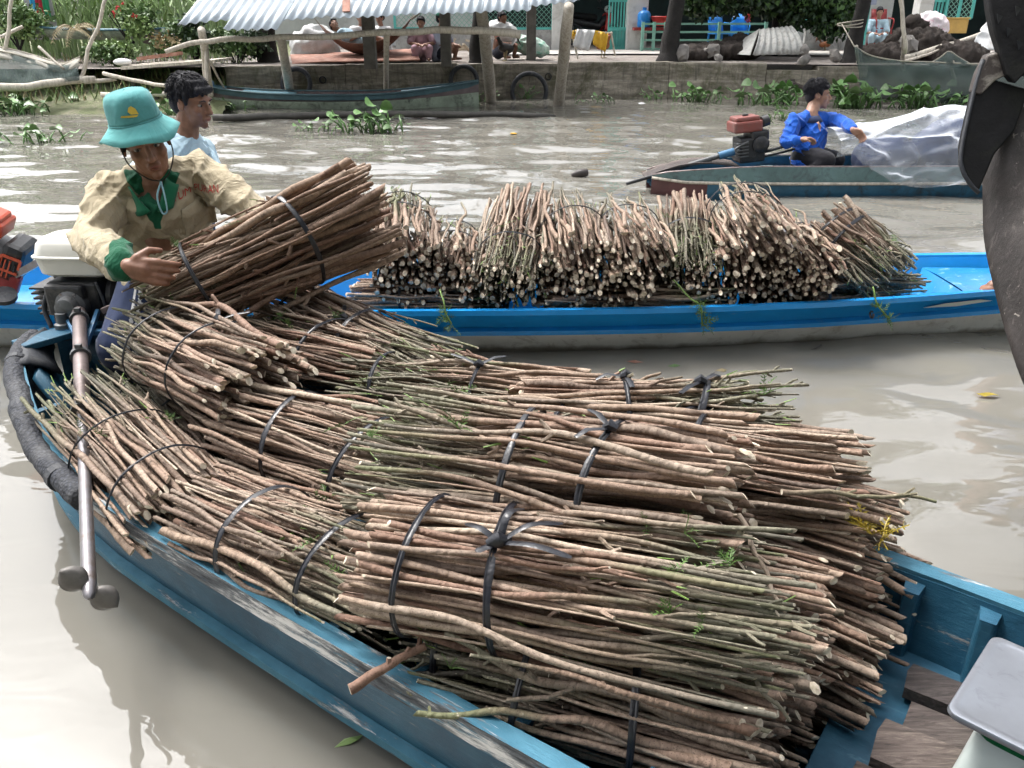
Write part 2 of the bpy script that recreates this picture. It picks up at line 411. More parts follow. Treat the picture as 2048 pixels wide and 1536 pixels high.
    simple('path_concrete', (0.40, 0.385, 0.36), 0.9, 0.15, 5, 0.3, 0.01, dirt=(0.23, 0.2, 0.17), dirt_scale=3)
    simple('mud', (0.075, 0.062, 0.05), 0.8, 0.4, 7, 0.8, 0.03)
    simple('mound_earth', (0.04, 0.031, 0.026), 0.95, 0.5, 9, 0.9, 0.03)
    simple('grass_ground', (0.16, 0.18, 0.09), 0.9, 0.4, 6, 0.8, 0.03, dirt=(0.28, 0.25, 0.19), dirt_scale=2.5)
    simple('plaster', (0.62, 0.62, 0.60), 0.85, 0.1, 3, 0.2, 0.006, dirt=(0.33, 0.32, 0.30), dirt_scale=2.5, dirt_amt=(0.5, 0.8))
    simple('plaster_grey', (0.36, 0.36, 0.35), 0.9, 0.2, 5, 0.4, 0.008, dirt=(0.16, 0.16, 0.15), dirt_scale=4)
    simple('concrete_post', (0.16, 0.15, 0.135), 0.9, 0.3, 6, 0.5, 0.008)
    simple('teal_paint', (0.10, 0.46, 0.42), 0.45, 0.15, 5, 0.1, 0.003, dirt=(0.30, 0.42, 0.36), dirt_scale=6, dirt_amt=(0.6, 0.8))
    simple('green_rail', (0.22, 0.45, 0.37), 0.5, 0.2, 6, 0.1, 0.003)
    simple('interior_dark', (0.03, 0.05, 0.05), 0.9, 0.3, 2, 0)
    simple('galv', (0.40, 0.45, 0.49), 0.42, 0.12, 2.5, 0.1, 0.004, metal=0.2, dirt=(0.25, 0.26, 0.27), dirt_scale=3.5, dirt_amt=(0.55, 0.8))
    simple('fibro', (0.42, 0.42, 0.40), 0.8, 0.2, 6, 0.3, 0.006, dirt=(0.2, 0.19, 0.17), dirt_scale=6)
    simple('rust_sheet', (0.30, 0.15, 0.11), 0.85, 0.3, 6, 0.4, 0.01, dirt=(0.4, 0.27, 0.22), dirt_scale=5)
    simple('tarp_white', (0.62, 0.63, 0.63), 0.6, 0.12, 5, 0.2, 0.008, dirt=(0.42, 0.40, 0.37), dirt_scale=4)
    simple('sack_white', (0.72, 0.72, 0.72), 0.6, 0.1, 9, 0.2, 0.006)
    simple('sack_mint', (0.55, 0.68, 0.60), 0.6, 0.2, 9, 0.2, 0.006, dirt=(0.15, 0.5, 0.35), dirt_scale=7, dirt_amt=(0.52, 0.62))
    simple('sack_pink', (0.74, 0.66, 0.68), 0.6, 0.1, 9, 0.2, 0.006, dirt=(0.62, 0.2, 0.33), dirt_scale=9, dirt_amt=(0.56, 0.64))
    simple('yellow_cloth', (0.68, 0.40, 0.03), 0.7, 0.15, 9, 0.2, 0.006)
    simple('yellow_box', (0.52, 0.33, 0.09), 0.6, 0.15, 5, 0.1)
    simple('red_plastic', (0.60, 0.045, 0.04), 0.4, 0.15, 5, 0.05)
    simple('blue_plastic', (0.02, 0.22, 0.62), 0.3, 0.15, 5, 0.05)
    simple('hammock_cloth', (0.13, 0.065, 0.045), 0.9, 0.3, 8, 0.4, 0.008)
    mm = simple('net', (0.10, 0.14, 0.13), 0.8, 0.25, 3, 0.3, 0.01, dirt=(0.14, 0.165, 0.155), dirt_scale=2.5)
    _t = mm.node_tree; _x = _t.nodes.new('ShaderNodeMixShader'); _x.inputs[0].default_value = 0.5; _r = _t.nodes.new('ShaderNodeBsdfTransparent')
    _t.links.new(_r.outputs[0], _x.inputs[1]); _t.links.new(_t.nodes['Principled BSDF'].outputs[0], _x.inputs[2]); _t.links.new(_x.outputs[0], _t.nodes['Material Output'].inputs[0])
    simple('net_cream', (0.42, 0.40, 0.35), 0.85, 0.2, 5, 0.4, 0.01)
    simple('rope', (0.38, 0.35, 0.29), 0.9, 0.2, 30, 0.3, 0.003)
    simple('stone', (0.22, 0.205, 0.19), 0.9, 0.35, 8, 0.6, 0.01)
    simple('old_boat_green', (0.30, 0.36, 0.28), 0.6, 0.3, 4, 0.3, 0.006, dirt=(0.05, 0.055, 0.05), dirt_scale=5, dirt_amt=(0.5, 0.7))
    simple('old_boat_dark', (0.06, 0.12, 0.14), 0.55, 0.3, 5, 0.3, 0.006)
    simple('old_boat_rim', (0.09, 0.22, 0.28), 0.5, 0.3, 6, 0.3, 0.006, dirt=(0.06, 0.09, 0.1), dirt_scale=6, dirt_amt=(0.5, 0.7))
    simple('old_boat_inner', (0.16, 0.125, 0.125), 0.7, 0.3, 5, 0.4, 0.006)
    simple('motor_boat_teal', (0.11, 0.19, 0.195), 0.55, 0.25, 4, 0.3, 0.006, dirt=(0.07, 0.1, 0.11), dirt_scale=8, dirt_amt=(0.5, 0.66))
    simple('motor_boat_blue', (0.03, 0.12, 0.20), 0.45, 0.3, 4, 0.3, 0.006, dirt=(0.03, 0.035, 0.04), dirt_scale=5, dirt_amt=(0.5, 0.66))
    simple('motor_boat_red', (0.11, 0.045, 0.045), 0.55, 0.3, 6, 0.3, 0.006)
    # engines
    simple('tank_white', (0.70, 0.69, 0.63), 0.3, 0.06, 4, 0.04, 0.002, dirt=(0.42, 0.38, 0.3), dirt_scale=12, dirt_amt=(0.62, 0.78))
    simple('tank_red', (0.20, 0.055, 0.045), 0.5, 0.15, 6, 0.05, 0.002, dirt=(0.16, 0.10, 0.09), dirt_scale=8)
    simple('engine_orange', (0.50, 0.075, 0.03), 0.35, 0.12, 5, 0.04, 0.002)
    simple('engine_black', (0.016, 0.017, 0.02), 0.45, 0.5, 16, 0.3, 0.003, dirt=(0.07, 0.065, 0.06), dirt_scale=18, dirt_amt=(0.52, 0.7))
    simple('engine_grey', (0.11, 0.115, 0.12), 0.45, 0.35, 14, 0.25, 0.003, metal=0.3, dirt=(0.04, 0.035, 0.03), dirt_scale=14)
    simple('engine_red', (0.28, 0.03, 0.03), 0.4, 0.2, 10, 0.1)
    simple('steel', (0.22, 0.21, 0.22), 0.34, 0.2, 12, 0.15, 0.003, metal=0.75, dirt=(0.17, 0.13, 0.11), dirt_scale=12, dirt_amt=(0.5, 0.7))
    simple('steel_brown', (0.21, 0.17, 0.165), 0.42, 0.25, 12, 0.2, 0.003, metal=0.5, dirt=(0.10, 0.07, 0.06), dirt_scale=10)
    simple('blue_frame', (0.05, 0.16, 0.30), 0.4, 0.2, 9, 0.1, 0.002, dirt=(0.22, 0.22, 0.22), dirt_scale=14, dirt_amt=(0.56, 0.7))
    simple('propeller_metal', (0.15, 0.14, 0.13), 0.5, 0.3, 14, 0.2, 0.002, metal=0.4, dirt=(0.07, 0.06, 0.05), dirt_scale=12)
    simple('tray_metal', (0.34, 0.36, 0.40), 0.30, 0.10, 5, 0.06, 0.002, metal=0.7, dirt=(0.24, 0.26, 0.29), dirt_scale=22, dirt_amt=(0.55, 0.75))
    simple('scale_green', (0.015, 0.20, 0.07), 0.3, 0.1, 6, 0.04, 0.002)
    simple('scale_white', (0.55, 0.62, 0.60), 0.3, 0.08, 6, 0.04, 0.002)
    simple('orange_mark', (0.70, 0.22, 0.06), 0.5, 0.1, 6, 0)
    # dark prow
    m, nt, b = nodemat('prow_tar')
    v = coords(nt); vs = coords(nt, scale=(7, 7, 1.4), rot=(0, R(18), 0))
    base = ramp(nt, noise_n(nt, v, 6, 7, 0.7), [(0.3, (0.016, 0.014, 0.013)), (0.55, (0.055, 0.046, 0.043)), (0.75, (0.13, 0.115, 0.105))]).outputs[0]
    scr = ramp(nt, noise_n(nt, vs, 6, 9, 0.85, 1.5), [(0.56, 0.0), (0.66, 0.7)]).outputs[0]
    base = mixc(nt, scr, base, (0.24, 0.21, 0.19))
    fl = ramp(nt, noise_n(nt, coords(nt, scale=(1.6, 1.6, 0.8), rot=(0, R(-25), 0)), 45, 3, 0.6, 0.8), [(0.68, 0.0), (0.73, 0.8)]).outputs[0]
    base = mixc(nt, fl, base, (0.42, 0.38, 0.33))
    nt.links.new(base, b.inputs['Base Color']); b.inputs['Roughness'].default_value = 0.52
    bump(nt, b, noise_n(nt, vs, 5, 8, 0.75), 0.5, 0.01)
    simple('prow_black', (0.007, 0.007, 0.008), 0.65, 0.5, 8, 0.4, 0.006, dirt=(0.02, 0.022, 0.015), dirt_scale=6, spec=0.25)
    simple('prow_pale', (0.24, 0.22, 0.195), 0.7, 0.3, 9, 0.5, 0.008, dirt=(0.05, 0.04, 0.036), dirt_scale=9, dirt_amt=(0.45, 0.56))
    # people
    m, nt, b = nodemat('skin')
    v = coords(nt)
    c = ramp(nt, noise_n(nt, v, 30, 4), [(0.3, (0.17, 0.078, 0.046)), (0.7, (0.27, 0.135, 0.085))]).outputs[0]
    nt.links.new(c, b.inputs['Base Color']); b.inputs['Roughness'].default_value = 0.5
    b.inputs['Subsurface Weight'].default_value = 0.08; b.inputs['Subsurface Radius'].default_value = (0.02, 0.008, 0.004)
    bump(nt, b, noise_n(nt, v, 220, 3), 0.15, 0.002)
    simple('skin_light', (0.31, 0.17, 0.115), 0.5, 0.15, 30, 0.1, 0.002)
    simple('lips', (0.22, 0.075, 0.055), 0.45, 0.1, 30, 0)
    simple('eye_white', (0.36, 0.32, 0.29), 0.2, 0.05, 10, 0)
    simple('eye_dark', (0.010, 0.007, 0.006), 0.15, 0.1, 10, 0)
    m, nt, b = nodemat('hair')
    v = coords(nt, scale=(60, 60, 9))
    c = ramp(nt, noise_n(nt, v, 4, 4), [(0.3, (0.004, 0.004, 0.006)), (0.75, (0.022, 0.022, 0.03))]).outputs[0]
    nt.links.new(c, b.inputs['Base Color']); b.inputs['Roughness'].default_value = 0.55; b.inputs['Specular IOR Level'].default_value = 0.25
    bump(nt, b, noise_n(nt, v, 4, 4), 0.8, 0.012)
    def cloth(nm, c, rough=0.85, dirt=None, crease=0.0, trim=None):
        mm = simple(nm, c, rough, 0.12, 12, 0.3, 0.004, dirt=dirt, dirt_scale=5, dirt_amt=(0.5, 0.75), spec=0.2)
        nt_ = mm.node_tree; pb = nt_.nodes['Principled BSDF']; pb.inputs['Sheen Weight'].default_value = 0.15
        if crease: bump(nt_, pb, noise_n(nt_, coords(nt_, scale=(1, 1, 0.6)), 9, 4, 0.55, 1.6), 0.7, crease)
        if trim:      # second colour where the stored seam distance is positive
            at_ = nt_.nodes.new('ShaderNodeAttribute'); at_.attribute_name = 'trim'
            mr_ = nt_.nodes.new('ShaderNodeMapRange'); mr_.inputs[1].default_value = 0.0005; mr_.inputs[2].default_value = 0.0035
            nt_.links.new(at_.outputs['Fac'], mr_.inputs[0]); src = pb.inputs['Base Color'].links[0].from_socket
            nt_.links.new(mixc(nt_, mr_.outputs[0], src, trim), pb.inputs['Base Color'])
    cloth('shirt_tan', (0.40, 0.34, 0.235), dirt=(0.30, 0.25, 0.165), crease=0.035, trim=(0.010, 0.10, 0.05))
    cloth('shirt_green', (0.012, 0.125, 0.062))
    cloth('hat_teal', (0.085, 0.29, 0.295), dirt=(0.14, 0.37, 0.36), crease=0.012)
    cloth('hat_brim', (0.11, 0.37, 0.37), dirt=(0.17, 0.43, 0.42), crease=0.010)
    cloth('gold_thread', (0.62, 0.47, 0.08))
    cloth('red_thread', (0.42, 0.05, 0.04))
    cloth('shirt_blue', (0.010, 0.085, 0.42), crease=0.03, trim=(0.40, 0.23, 0.16))
    cloth('shirt_pale_blue', (0.42, 0.58, 0.68), crease=0.03)
    cloth('trousers_black', (0.012, 0.012, 0.016))
    cloth('trousers_navy', (0.022, 0.035, 0.085))
    cloth('shorts_navy', (0.018, 0.022, 0.04))
    cloth('cloth_white', (0.70, 0.70, 0.70))
    cloth('cloth_pink', (0.50, 0.32, 0.38))
    cloth('cloth_lilac', (0.36, 0.40, 0.52))
    cloth('cap_green', (0.05, 0.20, 0.15))
    cloth('cloth_red', (0.45, 0.03, 0.05))
    cloth('cloth_sky', (0.05, 0.35, 0.65))
    cloth('cloth_leafgreen', (0.03, 0.28, 0.14))
    simple('cord_blue', (0.28, 0.50, 0.58), 0.6, 0.1, 20, 0)
    simple('cord_dark', (0.02, 0.018, 0.016), 0.6, 0.1, 20, 0)
    # birds
    simple('feather_dark', (0.02, 0.016, 0.014), 0.5, 0.6, 20, 0.3, 0.005)
    simple('feather_rust', (0.24, 0.085, 0.03), 0.6, 0.4, 20, 0.3, 0.005)
    simple('comb_red', (0.5, 0.03, 0.03), 0.5, 0.1, 20, 0)
    # thin plastic film
    m, nt, b = nodemat('film')
    v = coords(nt)
    b.inputs['Base Color'].default_value = (0.78, 0.82, 0.88, 1); b.inputs['Roughness'].default_value = 0.18
    tr = nt.nodes.new('ShaderNodeBsdfTransparent'); tr.inputs[0].default_value = (0.93, 0.95, 0.98, 1)
    mx = nt.nodes.new('ShaderNodeMixShader')
    fr = nt.nodes.new('ShaderNodeLayerWeight'); fr.inputs['Blend'].default_value = 0.35
    fac = ramp(nt, fr.outputs['Facing'], [(0.0, 0.20), (0.30, 0.30), (0.55, 0.65), (0.8, 0.95)]).outputs[0]
    fn = ramp(nt, noise_n(nt, coords(nt, scale=(1, 1, 3)), 3, 5, 0.6), [(0.5, 0.0), (0.7, 0.15)]).outputs[0]
    ad = N(nt, 'ShaderNodeMath', operation='ADD'); ad.use_clamp = True; nt.links.new(fac, ad.inputs[0]); nt.links.new(fn, ad.inputs[1])
    nt.links.new(ad.outputs[0], mx.inputs[0]); nt.links.new(tr.outputs[0], mx.inputs[1]); nt.links.new(b.outputs[0], mx.inputs[2])
    nt.links.new(mx.outputs[0], nt.nodes['Material Output'].inputs[0])
    bump(nt, b, noise_n(nt, v, 9, 6, 0.7), 0.5, 0.02)
make_materials()

# ---------------------------------------------------------------- water
def make_water():
    rs = np.random.RandomState(3)
    xs = np.concatenate([np.linspace(-60, -9, 18)[:-1], np.linspace(-9, 11, 400), np.linspace(11, 70, 18)[1:]])
    ys = np.concatenate([np.linspace(-20, 0.3, 12)[:-1], np.linspace(0.3, 5.5, 210)[:-1], np.linspace(5.5, 19, 250), np.linspace(19, 40, 6)[1:]])
    X, Y = np.meshgrid(xs, ys)
    Z = np.zeros_like(X)
    for k in range(46):                                     # open, ruffled river
        lam = 0.20 * (1.7 / 0.20) ** rs.rand()
        th = R(90) + rs.randn() * 0.42
        amp = 0.0029 * lam ** 1.05 * (0.5 + rs.rand())
        kx, ky = math.cos(th) * 2 * math.pi / lam, math.sin(th) * 2 * math.pi / lam
        Z += amp * np.sin(kx * X + ky * Y + rs.rand() * 6.28 + 0.6 * np.sin(0.7 * X + 0.9 * Y + k))
    calm = 0.22 + 0.78 / (1 + np.exp(-(Y - 4.6) * 1.5))
    calm = np.where(X > 1.2, np.maximum(calm, 0.85), calm)
    inner = (X > -9) & (X < 11) & (Y > 0.3) & (Y < 19)
    Z = np.where(inner, Z * calm, 0)
    # wash behind the passing motor boat
    wk = np.exp(-((Y - 7.2) / 0.9) ** 2) * np.exp(-np.clip(1.6 - X, 0, None) / 3.0) * np.exp(-np.clip(X - 1.6, 0, None) / 0.8)
    Z += wk * 0.012 * np.sin(9 * X + 4 * Y + 2 * np.sin(5 * Y + X))
    nr, nc = X.shape
    V = np.stack([X, Y, Z], -1).reshape(-1, 3)
    idx = np.arange(nr * nc).reshape(nr, nc)
    F = np.stack([idx[:-1, :-1], idx[:-1, 1:], idx[1:, 1:], idx[1:, :-1]], -1).reshape(-1, 4)
    me = bpy.data.meshes.new('river_water')
    me.vertices.add(len(V)); me.vertices.foreach_set('co', V.ravel())
    me.loops.add(F.size); me.loops.foreach_set('vertex_index', F.ravel())
    me.polygons.add(len(F)); me.polygons.foreach_set('loop_start', np.arange(0, F.size, 4)); me.polygons.foreach_set('loop_total', np.full(len(F), 4))
    me.update(); me.validate()
    me.polygons.foreach_set('use_smooth', [True] * len(F))
    me.materials.append(MATS['water'])
    o = bpy.data.objects.new('river_water', me); col.objects.link(o); struct(o)
make_water()

# ---------------------------------------------------------------- hull loft shared by all boats
def loft_hull(stations, pt, prof):
    """stations -> list of section rows; pt(u, off, z) gives a world point; prof(u) gives [(off, z)] from one gunwale round to the other"""
    return [[pt(u, o, z) for o, z in prof(u)] for u in stations]

# ---------------------------------------------------------------- near blue wooden boat
BU, BW = Vector((0.81, -0.586, 0)), Vector((0.586, 0.81, 0))
def bp(u, w, z): return BU * u + BW * (1.352 + w) + Vector((0, 0, z))
HW = [(-3.13, 0.015), (-3.07, 0.105), (-2.955, 0.20), (-2.81, 0.27), (-2.53, 0.38), (-2.27, 0.445), (-2.06, 0.475), (-1.2, 0.488), (-0.6, 0.485), (-0.2, 0.475), (0.1, 0.43), (0.5, 0.33), (1.0, 0.17), (1.35, 0.015)]
SH = [(-3.13, 0.43), (-2.9, 0.40), (-2.4, 0.345), (-2.0, 0.33), (-0.6, 0.33), (0.1, 0.35), (0.7, 0.42), (1.35, 0.55)]
def hw(u): return max(0.012, sinterp(u, HW))
def sh(u): return sinterp(u, SH)
BST = [-3.13, -3.12, -3.09, -3.04, -2.97, -2.88, -2.8] + [-2.65 + 0.15 * i for i in range(26)] + [1.2, 1.3, 1.35]
def near_boat():
    t = thing('cargo_boat', 'worn dark blue wooden boat in the foreground piled with stick bundles', 'boat', bp(-0.9, 0, 0))
    def prof(u):
        h, z = hw(u), sh(u); zb = -0.14 + 0.3 * max(0, (-2.6 - u)) + 0.3 * max(0, u - 0.7)
        side = [(h, z), (h - 0.012 * min(1, h * 4), z - 0.075), (h * 0.95, z * 0.55), (h * 0.87, 0.06), (h * 0.72, -0.05), (h * 0.5, zb)]
        inn = [(h * 0.93, z), (h * 0.90, z - 0.07), (h * 0.85, z * 0.55), (h * 0.79, 0.09), (h * 0.74, 0.032)]
        L = [(-o, zz) for o, zz in inn[::-1]] + [(-o, zz) for o, zz in side] + side[::-1] + inn
        return L
    rows = loft_hull(BST, bp, prof)
    mb = MB(); mb.grid(rows)
    hull = mb.build('hull', ['boat_blue'], t, smooth=35)
    # inside bottom
    fl = MB(); fl.grid([[bp(u, k * hw(u) * 0.75, 0.028 + 0.3 * max(0, -2.75 - u) + 0.25 * max(0, u - 0.8)) for k in (-1, -0.5, 0, 0.5, 1)] for u in BST])
    fl.build('bottom', 'boat_blue', t)
    us = [-0.22, -0.05, 0.1, 0.3, 0.5, 0.7, 0.9]
    fl = MB(); top = [[bp(u, k * (hw(u) * 0.83), 0.168 + 0.2 * max(0, u - 0.6)) for k in (-1, -0.5, 0, 0.5, 1)] for u in us]; fl.grid(top)
    fl.grid([top[0], [bp(-0.22, k * hw(-0.22) * 0.8, 0.03) for k in (-1, -0.5, 0, 0.5, 1)]]); fl.build('bow_deck', 'boat_blue', t)
    # gunwale rails and rubbing strakes, each side
    for s in (-1, 1):
        g = MB(); rws = []
        for u in BST:
            h, z = hw(u), sh(u); a = min(1.0, h * 3)
            j = 0.003 * noise.noise(Vector((u * 5, s * 3, 0)))
            rws.append([bp(u, s * (h - 0.030 * a + j), z + 0.010), bp(u, s * (h + 0.012 + j), z + 0.014 + j), bp(u, s * (h + 0.016 + j), z - 0.030), bp(u, s * (h + 0.002), z - 0.036), bp(u, s * (h - 0.030 * a), z - 0.005)])
        g.grid(rws, closed=True); g.m = [1 if i % 5 == 1 else 0 for i in range(len(g.f))]; g.build('gunwale', ['rail_worn', 'rail_bare'], t)
        g = MB(); rws = []
        for u in BST[4:-1]:
            h = hw(u); z = 0.085 + 0.35 * (sh(u) - 0.33)
            o = h * 0.885
            rws.append([bp(u, s * (o - 0.004), z + 0.020), bp(u, s * (o + 0.030), z + 0.012), bp(u, s * (o + 0.026), z - 0.018), bp(u, s * (o - 0.008), z - 0.022)])
        g.grid(rws, closed=True); g.build('rubbing_strake', 'rail_worn', t)
    # ribs
    def rib(u, s, w=0.045, head=0.05):
        h, z = hw(u), sh(u); m = MB()
        pr_ = [(h * 0.925, z - 0.012, head), (h * 0.90, z - 0.07, 0.045), (h * 0.85, z * 0.55, 0.036), (h * 0.79, 0.09, 0.04), (h * 0.72, 0.034, 0.07)]
        rr = []
        for o, zz, dp in pr_:
            rr.append([bp(u - w / 2, s * (o + 0.01), zz), bp(u - w * 0.36, s * (o - dp), zz), bp(u + w * 0.36, s * (o - dp), zz), bp(u + w / 2, s * (o + 0.01), zz)])
        m.grid(rr)
        m.add([p for p in rr[0]], [(0, 1, 2, 3)])
        m.build('rib', 'boat_blue', t, bevel=0.006)
    for u in (-2.62, -2.36, -2.1, -1.86, -1.62, -1.38, -1.13, -0.895, -0.65, -0.4): rib(u, -1, 0.03, 0.075)
    for u in (-2.62, -2.36, -2.1, -1.0, -0.5, -0.155, 0.0, 0.24, 0.5): rib(u, 1)
    # loose bottom boards
    r = random.Random(4)
    for i, (w, wd, u0, u1, dz) in enumerate([(-0.31, 0.085, -0.13, 0.4, 0), (-0.20, 0.11, -0.15, 0.5, 0.004), (-0.085, 0.105, -0.14, 0.55, 0.002), (0.035, 0.115, -0.12, 0.6, 0.018), (0.15, 0.095, -0.09, 0.55, -0.002), (0.255, 0.085, -0.11, 0.45, 0.012)]):
        m = MB(); n = 7; rr = []
        for k in range(n + 1):
            u = lerp(u0, u1, k / n); jw = [r.uniform(-0.004, 0.004) for _ in range(2)]
            z0 = 0.172 + dz
            rr.append([bp(u, w - wd / 2 + jw[0], z0), bp(u, w - wd / 2 + jw[0], z0 + 0.028), bp(u + r.uniform(-.006, .006), w + wd * 0.1, z0 + 0.031), bp(u, w + wd / 2 + jw[1], z0 + 0.028), bp(u, w + wd / 2 + jw[1], z0)])
        m.grid(rr, closed=True); m.add(rr[0], [(0, 1, 2, 3, 4)]); m.add(rr[-1], [(0, 1, 2, 3, 4)])
        m.build('floor_board', 'plank', t)
    for i, w in enumerate((-0.2, -0.09, 0.02, 0.13, 0.24)):
        m = MB(); m.bar(bp(-2.86, w * 0.9, 0.10), bp(-2.2, w, 0.10 + 0.006 * (i % 2)), 0.1, 0.022); m.build('floor_board', 'plank', t)
    # stern deck, quarter knees and the transom bracket
    for s in (-1, 1):
        m = MB(); m.grid([[bp(-3.04, s * 0.08, 0.36), bp(-2.97, s * 0.14, 0.38), bp(-2.84, s * 0.22, 0.375)], [bp(-2.96, s * 0.07, 0.25), bp(-2.88, s * 0.12, 0.25), bp(-2.76, s * 0.19, 0.24)], [bp(-2.88, s * 0.06, 0.12), bp(-2.8, s * 0.10, 0.12), bp(-2.7, s * 0.16, 0.1)]])
        k = m.build('quarter_knee', 'boat_blue', t, smooth=True); k.modifiers.new('solid', 'SOLIDIFY').thickness = 0.02
    # padded fender sleeve round the near quarter
    us = [-3.105, -3.07, -3.0, -2.9, -2.78, -2.62, -2.46, -2.3, -2.15, -2.03]
    pts = path([bp(u, -(hw(u) + 0.012), sh(u) - 0.004) for u in us], 5)
    m = MB(); m.tube([wob(p, 7, 0.008) for p in pts], [0.034 + 0.005 * noise.noise(Vector((i * 0.6, 2, 0))) for i in range(len(pts))], 14)
    f = m.build('fender_sleeve', 'sleeve', t, smooth=True); f['label'] = 'black knitted fender sleeve'
    for i in (12, 24, 38):
        m = MB(); m.tube([pts[i], pts[i + 1]], [0.039, 0.038], 14); m.build('fender_binding', 'rubber', f)
    # rubber flap nailed over the near corner of the stern
    m = MB(); m.grid([[bp(u + 0.01, -(hw(u) * lerp(1.06, 0.45, j / 3)), sh(u) + 0.016 - 0.05 * (j / 3) ** 2 * 1.6) for u in (-3.12, -3.08, -3.02, -2.96, -2.9)] for j in range(4)])
    f = m.build('stern_flap', 'rubber', t, smooth=True); f.modifiers.new('solid', 'SOLIDIFY').thickness = 0.010
    m = MB(); m.bar(bp(-3.04, -0.16, 0.43), bp(-3.04, 0.16, 0.43), 0.10, 0.025); m.build('motor_board', 'boat_blue', t, bevel=0.005)
    return t
near_boat()

